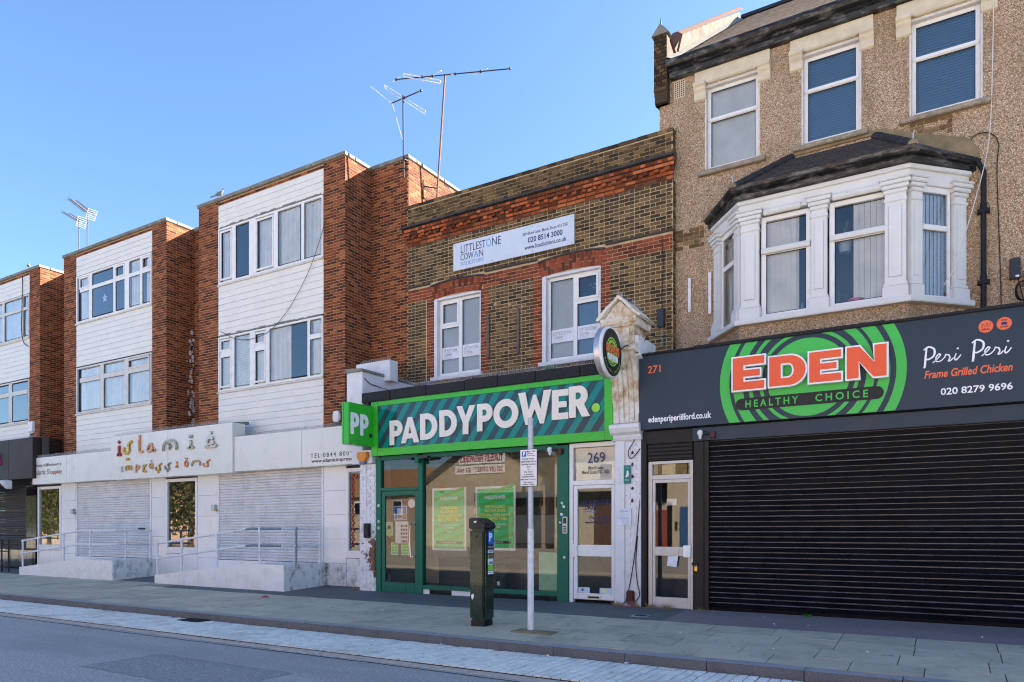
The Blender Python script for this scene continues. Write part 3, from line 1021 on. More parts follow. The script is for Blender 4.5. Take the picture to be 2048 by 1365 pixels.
# the slabs end on an uneven line where the tarmac along the shopfronts begins
def slab_edge(x):
    if x < -18: return -0.62
    if x < -12.6: return -1.25
    if x < -4.2: return -1.42
    return -1.2
rows = [(-3.66, -3.16), (-3.16, -2.56), (-2.56, -1.96), (-1.96, -1.36), (-1.36, -.76)]
slabs = []
for r, (y0, y1) in enumerate(rows):
    x = -46 + 0.31 * (r * 2 % 3)
    while x < 4.5:
        w = random.choice((.9, .9, .9, .75, 1.05, .6)) if x < -6 else random.choice((.9, .9, .9, .75))
        if y1 <= slab_edge(x + w / 2) + .14:
            t = random.choice((.34, .42, .46, .5, .5, .54, .58, .66))
            if random.random() < .03: t = random.choice((.15, .3, .8)) if x < -13 else random.choice((.36, .68))
            slabs.append((x, x + w, y0, y1, random.uniform(-.0025, .0025), t))
        x += w
slabs.sort(key=lambda s: -1 / ((s[0]) ** 2 + (s[2] + 12.6) ** 2))
for s in slabs[:300]:
    slab_piece(MB(), *s).build('paving_slab', 'paving', pave, fixn=False)
if len(slabs) > 300:
    m = MB()
    for s in slabs[300:]:
        slab_piece(m, *s)
    tag(m.build('paving_slabs_far', 'paving', pave, fixn=False), kind='stuff')
# tarmac infill strip along the shopfronts
def strip_sheet(name, mat, pts_lo, pts_hi, dz):
    m = MB()
    for (a, b), (c, d) in zip(zip(pts_lo, pts_hi), zip(pts_lo[1:], pts_hi[1:])):
        m.quad((a[0], a[1], slope(a[1]) + dz), (c[0], c[1], slope(c[1]) + dz), (d[0], d[1], slope(d[1]) + dz), (b[0], b[1], slope(b[1]) + dz))
    return m.build(name, mat, pave, fixn=False)
lo = []; hi = []
x = -46.0
while x <= 12:
    e = {True: slab_edge(x)}[True]
    lo.append((x, -1.36 + random.uniform(-.015, .015) if x > -18 else -.76 + random.uniform(-.01, .01))); hi.append((x, 2.1)); x += .6
k = next(i for i, p in enumerate(lo) if p[0] > -4.4)
strip_sheet('tarmac_strip', 'tarmac', lo[:k + 1], hi[:k + 1], -.002)
strip_sheet('purple_tarmac_strip', 'purple_tarmac', lo[k:], hi[k:], -.002)
# kerb stones
x = -46.0
while x < 5:
    w = random.uniform(.9, 1.12)
    zk = slope(-3.78) + .004 + random.uniform(-.004, .003)
    m = MB().use('granite').box(x + .006, x + w - .006, -3.9, -3.67, -.34, zk, skip='f')
    m.use('kerb_face').quad((x + .006, -3.9, -.34), (x + w - .006, -3.9, -.34), (x + w - .006, -3.9, zk), (x + .006, -3.9, zk))
    m.build('kerb_stone', None, pave)
    x += w
# parking bay of setts
bay = MB().box(-60, 12, -5.22, -3.85, -.5, -.322)
bayo = tag(bay.build('parking_bay', 'joint_dark'), kind='structure')
setts = []
x = -38.0
while x < 1.0:
    y = -5.2 + random.uniform(-.1, 0)
    while y < -3.93:
        l = random.uniform(.2, .27)
        y0, y1 = max(y, -5.2), min(y + l, -3.915)
        if y1 - y0 > .05:
            setts.append((x, x + .104 + random.uniform(-.004, .004), y0, y1 - .007))
        y += l
    x += .122
def sett_box(m, s):
    return m.box(s[0], s[1], s[2], s[3], -.345, -.308 + random.uniform(-.004, .004), random.choice((.3, .45, .5, .55, .6, .7)), 'b')
setts.sort(key=lambda s: s[0] ** 2 * .6 + (s[2] + 12.6) ** 2 if s[0] < -1.0 else 1e6 + s[0])
for s in setts[:300]:
    sett_box(MB(), s).build('sett', 'sett', bayo, fixn=False)
m = MB()
for s in setts[300:]:
    sett_box(m, s)
tag(m.build('sett_rows', 'sett', bayo, fixn=False), kind='stuff')
# concrete channel between the bay and the carriageway
x = -46.0
ch = tag(MB().box(-60, 12, -5.4, -5.222, -.5, -.342).build('road_channel', 'joint_dark'), kind='structure')
while x < 3:
    w = random.uniform(.8, 1.0)
    MB().box(x + .004, x + w - .004, -5.385, -5.228, -.36, -.325 + random.uniform(-.003, .002)).build('channel_block', 'channel', ch, bevel=.006)
    x += w
# gully grate in the bay
g = thing('gully_grate', (-12.25, -4.02, -.305), 'black iron drain grate set in the setts against the kerb', 'drain grate')
bx('frame', 'iron', g, -12.55, -11.95, -4.2, -3.91, -.32, -.296)
for i in range(7):
    bx('bar', 'iron', g, -12.5 + i * .08, -12.46 + i * .08, -4.18, -3.93, -.296, -.288)
bx('void_shade', 'seal', g, -12.53, -11.97, -4.19, -3.92, -.296, -.2945)  # black sheet painted for the darkness under the bars
mh = thing('stop_tap_cover', (-4.5, -1.0, slope(-1) + .002), 'small square iron cover in the purple tarmac below the old pilaster', 'cover')
MB().add([(-4.64, -1.12, slope(-1.12) + .003), (-4.36, -1.12, slope(-1.12) + .003), (-4.36, -.88, slope(-.88) + .003), (-4.64, -.88, slope(-.88) + .003),
          (-4.64, -1.12, slope(-1.12) - .01), (-4.36, -1.12, slope(-1.12) - .01), (-4.36, -.88, slope(-.88) - .01), (-4.64, -.88, slope(-.88) - .01)],
         [(0, 1, 2, 3), (0, 4, 5, 1), (1, 5, 6, 2), (2, 6, 7, 3), (3, 7, 4, 0)]).build('lid', 'galvanised', mh)
MB().add([(-4.6, -1.08, slope(-1.08) + .006), (-4.4, -1.08, slope(-1.08) + .006), (-4.4, -.92, slope(-.92) + .006), (-4.6, -.92, slope(-.92) + .006)], [(0, 1, 2, 3)]).build('plate', 'iron', mh, fixn=False)

# ================================================================ BRICK FLATS WITH WHITE BOARDED BAYS, SHOPS BELOW
FL = thing('flats_building', (-20, 1.95, 0), 'brown brick flats with white boarded bays above white tiled shopfronts', 'building')
YB, YR = 0.98, 1.95
TOP = 11.0
PIERS = [(-34.4, -33.6), (-29.16, -28.44), (-26.79, -25.97), (-21.54, -20.81), (-19.21, -18.3), (-14.01, -13.26)]
BAYS = [(-33.6, -29.16), (-25.97, -21.54), (-18.3, -14.01)]
UPZ, LOZ = (8.56, 10.18), (5.43, 7.02)
for a, b in PIERS:
    bx('pier', 'mortar_tan', FL, a, b, YB, 2.45, 3.0, TOP)
for a, b in ((-28.44, -26.79), (-20.81, -19.21)):
    bx('recess_wall', 'mortar_tan', FL, a, b, YR, 2.45, 3.0, TOP)
bx('end_wall', 'mortar_tan', FL, -13.26, -11.98, YR, 9.5, 3.0, TOP)
w = MB()
w.box(-34.4, -13.26, 2.46, 9.5, -.2, TOP - .05)
w.box(-13.26, -11.98, 2.0, 9.45, -.2, 2.99)
w.build('core', 'mortar_tan', FL)
w = MB()
for a, b in BAYS:
    holed_wall(w, a, b, 3.0, 10.87, YB + .012, YB + .22, [(a + .02, b - .02, *UPZ), (a + .02, b - .02, *LOZ)])
w.build('bay_backing', 'seal', FL)
for a, b in BAYS:
    bx('parapet_strip', 'mortar_tan', FL, a - .001, b + .001, YB + .02, 2.45, 10.872, TOP)

br = []
args = dict(zbase=3.2, tlo=0, thi=1, jit=.0015)
for a, b in PIERS[1:]:
    br += courses('front', YB, a, b, 3.2, TOP - .01, **args)
for x in (-28.44, -20.81, -13.26):
    br += courses('side', x, YB, YR, 3.2, TOP - .01, phase=.11, **args)
for a, b in ((-28.44, -26.79), (-20.81, -19.21), (-13.26, -11.98)):
    br += courses('front', YR, a, b, 3.2, TOP - .01, **args)
br += courses('side', -11.98, YR, 5.6, 9.2, TOP - .01, phase=.06, **args)
for a, b in BAYS:
    br += courses('front', YB + .02, a, b, 10.9, TOP - .02, pr=.006)
lay(FL, br, 'flat_brick')
# a few places where the bricks are smeared with old mortar or lime
for c, r, nn in (((-20.81, 1.86, 5.6), .22, 26), ((-20.81, 1.82, 7.3), .16, 16), ((-13.26, 1.8, 4.3), .1, 5)):
    m = MB()
    for i in range(nn):
        yy = c[1] + random.gauss(0, r * .35); zz = c[2] + random.gauss(0, r * 2.3)
        if yy > 1.93: yy = 1.9
        rr = random.uniform(.02, .06)
        m.add([(c[0] + .0085, yy + rr * cos(t), zz + 1.5 * rr * sin(t)) for t in (0, 1, 2, 3, 4, 5)], [(0, 1, 2, 3, 4, 5)])
    m.build('lime_stain', 'white_brick', FL)

# coping stones along the parapet, following the piers and recesses
def coping_run(x0, x1, y0, y1):
    L = x1 - x0; n = max(1, round(L / 1.1))
    for i in range(n):
        a = x0 + L * i / n; b = x0 + L * (i + 1) / n
        bx('coping_stone', 'coping', FL, a + .003, b - .003, y0, y1, TOP + random.uniform(0, .006), TOP + .105, .012)
for a, b in ((-34.45, -28.40), (-26.83, -20.77), (-19.25, -13.22)):
    coping_run(a, b, YB - .05, YB + .33)
for x in (-28.44, -20.81, -13.26):
    bx('coping_stone', 'coping', FL, x - .26, x + .045, YB + .335, YR + .3, TOP + .004, TOP + .1, .012)
for a, b in ((-28.39, -26.84), (-20.76, -19.26), (-13.21, -11.94)):
    coping_run(a, b, YR - .05, YR + .3)
for k in range(6):
    bx('coping_stone', 'coping', FL, -12.28, -11.935, YR + .305 + k * 1.2, YR + .3 + k * 1.2 + 1.194, TOP + .003, TOP + .1, .012)

# white boards: each a lapped board of its own
def boards(a, b, z0, z1, pitch):
    n = max(1, round((z1 - z0) / pitch)); p = (z1 - z0) / n
    for i in range(n):
        za = z0 + i * p
        m = MB().prism([(YB - .016, za + .004), (YB + .01, za + .004), (YB + .01, za + p), (YB - .006, za + p)], 'x', a + .012, b - .012)
        o = m.build('cladding_board', 'white_board', FL)
        o.rotation_euler = (0, random.uniform(-.0007, .0007), 0)
for a, b in BAYS:
    boards(a, b, 10.2, 10.86, .165)
    boards(a, b, 7.06, 8.5, .18)
    boards(a, b, 3.6, 5.37, .18)
    for z in (8.5, 5.372):
        bx('window_ledge', 'old_frame', FL, a - .02, b - .004, YB - .055, YB + .01, z, z + .045, .006)
for a, b in ((-18.2, -14.1),):           # ragged flashing over two window heads of the nearest bay
    for z in (10.19, 7.035):
        m = MB(); x = a
        while x < b:
            l = random.uniform(.12, .3)
            m.box(x, min(x + l, b), YB - .03, YB - .018, z - random.uniform(-.005, .02), z + random.uniform(.02, .06)); x += l
        m.build('flashing', 'coping', FL)

def two(a, b, lo, hi, op=False):
    return (a, b, [(lo[0], lo[1], False), (hi[0], hi[1], op)])
wy = YB - .03
# nearest bay
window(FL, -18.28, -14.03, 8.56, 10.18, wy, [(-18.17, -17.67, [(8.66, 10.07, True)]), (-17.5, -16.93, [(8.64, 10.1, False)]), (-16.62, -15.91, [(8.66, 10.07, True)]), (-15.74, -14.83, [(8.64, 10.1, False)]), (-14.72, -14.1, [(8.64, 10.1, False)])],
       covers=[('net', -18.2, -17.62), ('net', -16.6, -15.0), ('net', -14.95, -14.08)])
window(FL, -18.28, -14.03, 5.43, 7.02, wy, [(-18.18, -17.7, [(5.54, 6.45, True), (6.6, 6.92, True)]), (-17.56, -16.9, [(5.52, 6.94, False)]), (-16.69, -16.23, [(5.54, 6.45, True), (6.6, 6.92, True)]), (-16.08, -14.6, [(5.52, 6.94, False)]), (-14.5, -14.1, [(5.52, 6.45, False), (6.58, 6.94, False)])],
       covers=[('venetian', -18.2, -16.88), ('drape', -16.1, -15.3), ('net', -14.6, -14.1), ('net', -16.65, -16.2)])
# middle bay
t2 = lambda a, b, o=False: (a, b, [(8.65, 9.6, False), (9.72, 10.09, o)])
window(FL, -25.95, -21.56, 8.56, 10.18, wy, [t2(-25.72, -25.14, True), t2(-24.95, -23.68), t2(-23.55, -23.03, True), t2(-22.77, -22.17), t2(-22.05, -21.64, True)],
       covers=[('net', -25.8, -25.1), ('net', -22.8, -22.15), ('net', -21.95, -21.6), ('net', -23.2, -23.0)])
t3 = lambda a, b, o=False: (a, b, [(5.52, 6.48, False), (6.64, 6.93, o)])
window(FL, -25.95, -21.56, 5.43, 7.02, wy, [t3(-25.72, -24.46), t3(-24.24, -23.03), t3(-22.82, -21.66, True)], mat='old_frame',
       covers=[('net', -25.8, -24.4), ('net', -24.3, -23.0), ('net', -22.9, -21.6)])
# far bay, mostly out of frame
window(FL, -33.55, -29.2, 8.56, 10.18, wy, [t2(-33.3, -31.75), t2(-31.6, -31.2), t2(-31.03, -29.7), t2(-29.6, -29.27)], mat='old_frame',
       covers=[('net', -33.4, -31.2), ('net', -31.05, -29.25)])
window(FL, -33.55, -29.2, 5.43, 7.02, wy, [t3(-33.3, -32.1), t3(-31.9, -30.7), t3(-30.45, -29.28)], mat='old_frame', covers=[('net', -33.4, -31.9)])
# a paper star hanging in the middle bay's window
st = MB()
pts = []
for i in range(10):
    r = .16 if i % 2 == 0 else .07
    pts.append((-24.3 + r * sin(i * pi / 5), 9.2 + r * cos(i * pi / 5)))
st.prism(pts, 'y', 1.02, 1.045)
tag(st.build('hanging_star', 'paper'), 'white paper star hanging inside a blue upper window of the middle bay', 'decoration')

# vents and fixings in the recess
for z in (8.9, 5.85, 10.0):
    o = bx('flue_outlet', 'dark_plastic', FL, -20.2, -20.05, YR - .12, YR - .008, z, z + .18, .02)

# -------- ground floor: white tiled shopfront
YS = .47
SH1, SH2 = (-24.98, -20.86, .55, 2.98), (-17.6, -13.57, .585, 2.99)
DOORS = [(-27.5, -25.97), (-20.05, -18.55), (-12.72, -11.9)]
m = MB()
holed_wall(m, -27.62, -11.8, -.1, 3.0, YS + .02, YS + .16, [(SH1[0] - .07, SH1[1] + .07, SH1[2], SH1[3]), (SH2[0] - .07, SH2[1] + .07, SH2[2], SH2[3])] + [(a, b, .72, 2.93) for a, b in DOORS])
m.build('shop_wall', 'joint_dark', FL)
def tiles(a, b, z0, z1, tw, th, mat='white_tile', y=YS):
    nx_ = max(1, round((b - a) / tw)); nz_ = max(1, round((z1 - z0) / th))
    for i in range(nx_):
        for j in range(nz_):
            bx('wall_tile', mat, FL, a + (b - a) * i / nx_ + .003, a + (b - a) * (i + 1) / nx_ - .003, y, y + .025, z0 + (z1 - z0) * j / nz_ + .003, z0 + (z1 - z0) * (j + 1) / nz_ - .003, .003)
tiles(-25.97, -25.07, .02, 2.99, .9, .6)
tiles(-20.78, -20.06, .02, 2.99, .75, .6)
tiles(-18.55, -17.68, .02, 2.99, .9, .6)
tiles(-13.49, -12.73, .58, 2.99, .8, .6)
tiles(-13.49, -12.73, -.05, .58, .4, .6, 'grubby_tile')
tiles(-27.5, -25.97, .02, .71, .8, .7)
tiles(-20.06, -18.55, .02, .71, .8, .7)
tiles(-12.72, -11.8, -.05, .71, .46, .76, 'grubby_tile')
tiles(-25.07, -20.78, .02, .54, 1.0, .52)
tiles(-17.68, -13.49, .02, .575, 1.0, .56)
for a, b, z0, z1 in (SH1, SH2):
    s = shutter(FL, 'roller_shutter', a, b, z0, z1, YS + .03, 'shutter_white', .076, .07, slot=((b - .62, b - .28, 1.42, 1.47)), rail_mat='upvc')
for a, b in DOORS:
    m = MB()
    z0, z1 = .72, 2.92
    m.box(a, a + .09, YS - .02, YS + .08, z0, z1).box(b - .09, b, YS - .02, YS + .08, z0, z1).box(a + .09, b - .09, YS - .02, YS + .08, z1 - .09, z1).box(a + .09, b - .09, YS - .02, YS + .08, z0, z0 + .18)
    d = m.build('shop_window', 'upvc', FL, bevel=.006)
    MB().quad((a + .085, YS + .03, z0 + .17), (b - .085, YS + .03, z0 + .17), (b - .085, YS + .03, z1 - .085), (a + .085, YS + .03, z1 - .085)).build('pane', 'glass', d, fixn=False)
    bx('handle_plate', 'brushed', d, a + .1, a + .2, YS - .03, YS - .02, z1 - .07, z1 - .03)
    r = MB(); X0, X1, Y0, Y1, Z0, Z1 = a + .02, b - .02, YS + .09, YS + 1.4, z0 + .02, z1 - .02
    r.quad((X0, Y1, Z0), (X1, Y1, Z0), (X1, Y1, Z1), (X0, Y1, Z1)).quad((X0, Y0, Z0), (X0, Y1, Z0), (X0, Y1, Z1), (X0, Y0, Z1)).quad((X1, Y0, Z0), (X1, Y1, Z0), (X1, Y1, Z1), (X1, Y0, Z1))
    r.quad((X0, Y0, Z0), (X1, Y0, Z0), (X1, Y1, Z0), (X0, Y1, Z0)).quad((X0, Y0, Z1), (X1, Y0, Z1), (X1, Y1, Z1), (X0, Y1, Z1))
    r.build('room_lining', 'room', d, fixn=False)
# red lattice transfer along the edge of the third shop window
lt = MB()
zz = .98; k = 0
while zz < 2.75:
    x0 = -12.58
    ribbon(lt, [(x0, zz), (x0 + .09, zz + .1), (x0, zz + .2)], .018, YS + .022, YS + .028)
    ribbon(lt, [(x0 + .1, zz), (x0 + .01, zz + .1), (x0 + .1, zz + .2)], .018, YS + .016, YS + .021)
    zz += .2
for i in range(4):
    ribbon(lt, [(-12.5 + i * .09, 2.75), (-12.44 + i * .09, 2.66), (-12.38 + i * .09, 2.75)], .018, YS + .008, YS + .014)
lt.build('red_lattice', 'red_ink', d)
for x in (-25.02, -17.64):                    # shutter locks on the guide rails
    k = bx('shutter_lock', 'galvanised', FL, x - .2, x - .04, YS - .09, YS - .01, 1.95, 2.12, .01)
    bx('lock_body', 'brass', k, x - .04, x + .02, YS - .07, YS - .02, 1.93, 1.99, .008)

# -------- the two tiled ramps with rails
def ramp(x0, xm, x1, yf, z0, zt, label, group):
    R = thing('ramp', ((x0 + x1) / 2, yf, slope(yf)), label, 'ramp', group)
    yb = YS - .004
    m = MB()
    prof = [(x0, -.15), (x1, -.15), (x1, zt), (xm, zt), (x0, z0)]
    m.prism(prof, 'y', yf + .025, yb)
    m.build('core', 'ramp_tile', R)
    n = round((x1 - x0) / .62)
    f = lambda x: z0 + (zt - z0) * min(1, (x - x0) / (xm - x0))
    for i in range(n):
        a = x0 + (x1 - x0) * i / n + .002; b = x0 + (x1 - x0) * (i + 1) / n - .002
        v = [(a, -.1), (b, -.1), (b, f(b) + .003)] + ([(xm, zt + .003)] if a < xm < b else []) + [(a, f(a) + .003)]
        MB().prism(v, 'y', yf + random.uniform(-.001, .001), yf + .024).build('tile', 'ramp_tile', R)
    k = round((yb - yf) / .45)
    for i in range(k):
        a = yf + (yb - yf) * i / k + .003; b = yf + (yb - yf) * (i + 1) / k - .003
        bx('tile', 'grubby_tile', R, x1 - .001, x1 + .022, a, b, -.1, zt + .003)
    return R
ramp(-25.93, -22.42, -20.59, -.85, .2, .53, 'white tiled access ramp before the far white shutter, clean along its end face', 'white tiled ramps')
ramp(-18.5, -14.71, -13.42, -.88, .18, .577, 'white tiled access ramp with black mould on its end face by the flaking pier', 'white tiled ramps')

def handrail(x0, xm, x1, yf, yb, z0, zt, posts, label, bare):
    """Tubular rail: up the slope, level along the landing, then back to the wall."""
    H = thing('handrail', (x0, yf, z0), label, 'handrail', 'white tubular handrails')
    yf += .07
    r = .029
    for name, h in (('top_rail', .86), ('mid_rail', .455)):
        pts = [(x0, yf, z0 + h), (xm - .12, yf, zt + h - .015), (xm + .1, yf, zt + h), (x1 - .16, yf, zt + h), (x1 - .1, yf + .06, zt + h), (x1 - .1, yb, zt + h)]
        if bare:
            MB().tube(pts[:2], r, 8).build(name, 'rail_paint', H, True)
            MB().tube(pts[1:4], r, 8).build(name, 'rail_bare', H, True)
            MB().tube(pts[3:], r, 8).build(name, 'rail_paint', H, True)
        else:
            MB().tube(pts, r, 8).build(name, 'rail_paint', H, True)
    f = lambda x: z0 + (zt - z0) * min(1, (x - x0) / (xm - x0))
    P = [(x, yf, f(x)) for x in posts] + [(x1 - .1, (yf + yb) / 2 - .18, zt), (x1 - .1, yb, zt)]
    for i, (x, y, z) in enumerate(P):
        m = MB().tube([(x, y, z - .05), (x, y, z + .86)], r, 8)
        for h in (.455, .86):
            m.tube([(x, y, z + h - .045), (x, y, z + h + .035)], r + .009, 8)
        m.tube([(x, y, z + .36), (x + .09, y, z + .37), (x + .12, y, z + .43)], .008, 5)
        m.lathe([(.055, 0), (.055, .012), (.03, .014)], (x, y, z), 10)
        m.build('post', 'rail_bare' if bare and i == len(P) - 2 else 'rail_paint', H, True)
    return H
handrail(-25.85, -22.42, -20.59, -.85, .36, .2, .53, (-25.85, -24.87, -23.34, -21.85), 'white tubular handrail on the ramp of the far white shutter', False)
handrail(-18.47, -14.71, -13.42, -.88, .36, .18, .577, (-18.47, -17.41, -15.94, -14.33), 'white tubular handrail with paint worn to bare grey metal on its level stretch', True)

# -------- white fascia sign
FS = thing('shop_fascia_sign', (-19.5, .2, 3.0), 'long white fascia sign with raised multicoloured metal letters over the two white shutters', 'sign')
yf = .2
xs = [-27.32, -25.1, -22.42]
for a, b in zip(xs, xs[1:]):
    bx('panel', 'fascia_white', FS, a + .002, b - .002, yf, YS + .1, 2.985, 3.9, .006)
for a, b in ((-22.41, -19.5), (-19.5, -16.6)):
    bx('panel', 'fascia_white', FS, a + .002, b - .002, yf - .05, YS + .1, 2.96, 4.32, .006)
for a, b in ((-16.59, -14.0), (-14.0, -11.86)):
    bx('panel', 'fascia_white', FS, a + .002, b - .002, yf, YS + .1, 2.99, 3.93, .006)
m = MB()
m.prism([(yf - .04, 4.325), (.7, 4.325), (.7, 4.4)], 'x', -22.4, -16.61)
m.prism([(yf + .01, 3.905), (.8, 3.905), (.8, 3.96)], 'x', -27.3, -22.43)
m.prism([(yf + .01, 3.935), (.8, 3.935), (.8, 3.99)], 'x', -16.58, -11.9)
m.build('lead_flashing', 'coping', FS)
sp = MB()
spikes(sp, -27.2, -22.5, yf + .05, 3.9)
spikes(sp, -22.3, -16.7, yf + .02, 4.32)
spikes(sp, -16.5, -12.1, yf + .06, 3.93)
tag(sp.build('bird_spikes', 'galvanised', FS, fixn=False), kind='stuff')
# raised letters of "islamic": strokes with an arabic hand
def stroke_letter(strokes, dots, mat, x0, z0, W, Hh, wd, y=yf - .05, dep=.055):
    m = MB()
    for s in strokes:
        p = spline([(x0 + a * W, z0 + b * Hh) for a, b in s], 6) if len(s) > 2 else [(x0 + a * W, z0 + b * Hh) for a, b in s]
        ribbon(m, p, wd, y - dep, y - .004)
    for a, b in dots:
        cx, cz, r = x0 + a * W, z0 + b * Hh, wd * .62
        m.prism([(cx - r, cz), (cx, cz - r), (cx + r, cz), (cx, cz + r)], 'y', y - dep, y - .004)
    return m.build('letter', mat, FS)
D1 = .07
stroke_letter([[(.5, .0), (.5, .68)], [(.15, .05), (.85, .05)]], [(.5, .92)], 'red_ink', -22.04, 3.7, .27, .45, .085)
stroke_letter([[(.05, .72), (.0, .5), (.3, .38), (.6, .48), (.62, .68), (.55, .8), (.75, .95), (.95, 1.0)]], [(.35, .08), (.55, .08)], 'brass', -21.66, 3.52, .46, .58, D1)
stroke_letter([[(.3, 1), (.3, .1)], [(.3, .06), (.95, .06)]], [], 'copper', -20.92, 3.72, .26, .54, D1)
stroke_letter([[(.9, .1), (.5, .1), (.1, .05), (.05, .4), (.3, .9), (.5, .9), (.62, .3), (.95, .12)]], [], 'copper', -20.43, 3.73, .41, .24, .06)
stroke_letter([[(.0, .0), (.05, .6), (.25, .92), (.5, .97), (.75, .92), (.95, .6), (1, .0)]], [(.45, .6), (.55, .42), (.45, .22)], 'chrome', -19.65, 3.71, .64, .29, D1)
stroke_letter([[(.55, .0), (.55, .62)], [(.1, .06), (.95, .06)]], [(.4, .9), (.65, .9)], 'chrome', -18.54, 3.71, .32, .38, .075)
stroke_letter([[(.0, .06), (.9, .06), (1.0, .2)], [(.85, .3), (.6, .22), (.3, .2), (.2, .4), (.35, .62), (.6, .64), (.75, .52)]], [(.55, .95)], 'chrome', -17.71, 3.69, .45, .42, D1)
small = [('i', -21.87, 3.2, .16, .17, 'brushed'), ('m', -21.56, 3.22, .29, .14, 'brass'), ('p', -21.1, 3.14, .27, .22, 'copper'), ('k', -20.69, 3.13, .21, .23, 'brass'), ('e', -20.35, 3.23, .2, .15, 'copper'),
         ('s', -20.02, 3.15, .29, .21, 'brass'), ('s', -19.57, 3.16, .28, .2, 'chrome'), ('i', -19.09, 3.21, .15, .17, 'copper'), ('o', -18.66, 3.21, .17, .17, 'copper'), ('n', -18.31, 3.21, .36, .14, 'chrome'), ('s', -17.82, 3.17, .3, .18, 'copper')]
SH = {'i': ([[(.5, 0), (.5, 1)], [(.1, .06), (.9, .06)]], []), 'm': ([[(0, 0), (0, .8), (.3, 1), (.5, .7), (.5, .1)], [(.5, .7), (.7, 1), (1, .8), (1, 0)]], []),
      'p': ([[(.3, 0), (.3, .9), (.6, 1), (.9, .8), (.7, .55), (.3, .5)]], []), 'k': ([[(.2, 0), (.2, 1)], [(.9, 1), (.3, .5), (.9, 0)]], []),
      'e': ([[(.1, .5), (.8, .55), (.6, 1), (.2, .85), (.15, .3), (.5, 0), (1, .1)]], [(.5, 1.5)]), 's': ([[(.0, .6), (.0, .25), (.3, .0), (.65, .1), (.6, .5), (.55, .75), (.95, 1)]], []),
      'o': ([[(.5, 0), (.05, .25), (.4, .95), (.9, .4), (.5, 0)]], [(.3, 1.35), (.7, 1.35)]), 'n': ([[(0, 0), (.05, .7), (.3, 1), (.7, 1), (.95, .7), (1, 0)]], [])}
for j, (c, x, z, W, Hh, mt) in enumerate(small):
    s, dd = SH[c]
    if j in (5, 6): dd = [(.4, -.25)]
    stroke_letter(s, dd, mt, x, z, W, Hh, .04, dep=.04)
text(FS, 'Setting the Benchmark in', 'ink', -27.08, -25.42, yf, 3.55, 3.68, shear=.25)
text(FS, 'B', 'red_ink', -26.42, -26.3, yf - .004, 3.575, 3.68, .02, shear=.25)
text(FS, 'Islamic Sh', 'maroon', -27.09, -26.13, yf, 3.31, 3.49)
text(FS, 'opping', 'red_ink', -26.1, -25.4, yf, 3.26, 3.44, .02)
text(FS, 'TEL:0844 800 9', 'ink', -13.67, -12.18, yf, 3.2, 3.31, spacing=1.35)
text(FS, 'www.islamicimpressions.', 'maroon', -13.64, -11.97, yf, 3.05, 3.17, .012)

# -------- dark shop at the far end
bx('side_pier', 'black_gloss', FL, -28.33, -27.63, YS + .005, YS + .2, .72, 3.0)
shutter(FL, 'roller_shutter', -33.0, -28.42, .7, 3.05, YS + .05, 'shutter_dark', .085, .07, slot=(-29.25, -28.95, 1.35, 1.41))
for i in range(9):
    bx('plinth_tile', 'black_gloss', FL, -33.0 + i * .6 + .003, -32.4 + i * .6 - .003, YS - .05, YS + .1, -.1, .69, .004)
DS = thing('dark_fascia_sign', (-30, .1, 3.2), 'dark bronze fascia sign above a pink striped awning at the far shop', 'sign')
for a, b in ((-33, -30.8), (-30.8, -28.75), (-28.75, -27.05)):
    bx('panel', 'bronze_sign', DS, a + .003, b - .003, .08, .5, 3.2, 4.62, .006)
bx('return_panel', 'black_gloss', DS, -27.045, -26.88, .3, .97, 3.25, 4.62)
text(DS, 'B', 'pink_ink', -29.75, -29.28, .075, 3.72, 4.22, .06, ext=.03, name='letter')
text(DS, 'B', 'white_ink', -29.72, -29.31, .045, 3.75, 4.19, .0, ext=.006, name='letter')
sp = MB(); spikes(sp, -32.9, -27.1, .2, 4.62, .12)
tag(sp.build('bird_spikes', 'galvanised', DS, fixn=False), kind='stuff')
AW = thing('folded_awning', (-30, -.1, 3.0), 'folded shop awning with a white end case and pink striped valance', 'awning')
MB().prism([(.07, 3.16), (.07, 2.86), (-.02, 2.88), (-.16, 3.02), (-.2, 3.12), (-.12, 3.18)], 'x', -28.75, -28.45).build('end_case', 'upvc', AW, bevel=.01)
bx('top_cover', 'upvc', AW, -33, -28.751, -.22, .06, 3.1, 3.17, .01)
MB().tube([(-33, -.18, 2.98), (-28.95, -.18, 2.98)], .06, 10).build('roller', 'upvc', AW, True)
v = MB()
for i in range(30):
    x = -33 + i * .135
    v.use('pink_ink' if i % 2 else 'ink').quad((x, -.24, 2.95), (x + .135, -.24, 2.95), (x + .135, -.3, 2.68 + .02 * (i % 3)), (x, -.3, 2.68 + .02 * ((i + 2) % 3)))
v.build('valance', None, AW, fixn=False)
text(AW, 'take away', 'white_ink', -30.4, -29.35, -.31, 2.72, 2.84, shear=.4)
RB = thing('black_railing', (-29.6, -.5, 0), 'black metal railing before the dark shutter at the far shop', 'railing')
for z in (1.1, .68):
    MB().tube([(-33, -.5, z + .02), (-27.4, -.5, z)], .022, 6).build('rail', 'dark_frame', RB, True)
for x in (-31.5, -29.7, -27.9, -27.42):
    MB().tube([(x, -.5, -.1), (x, -.5, 1.08)], .024, 6).build('post', 'dark_frame', RB, True)

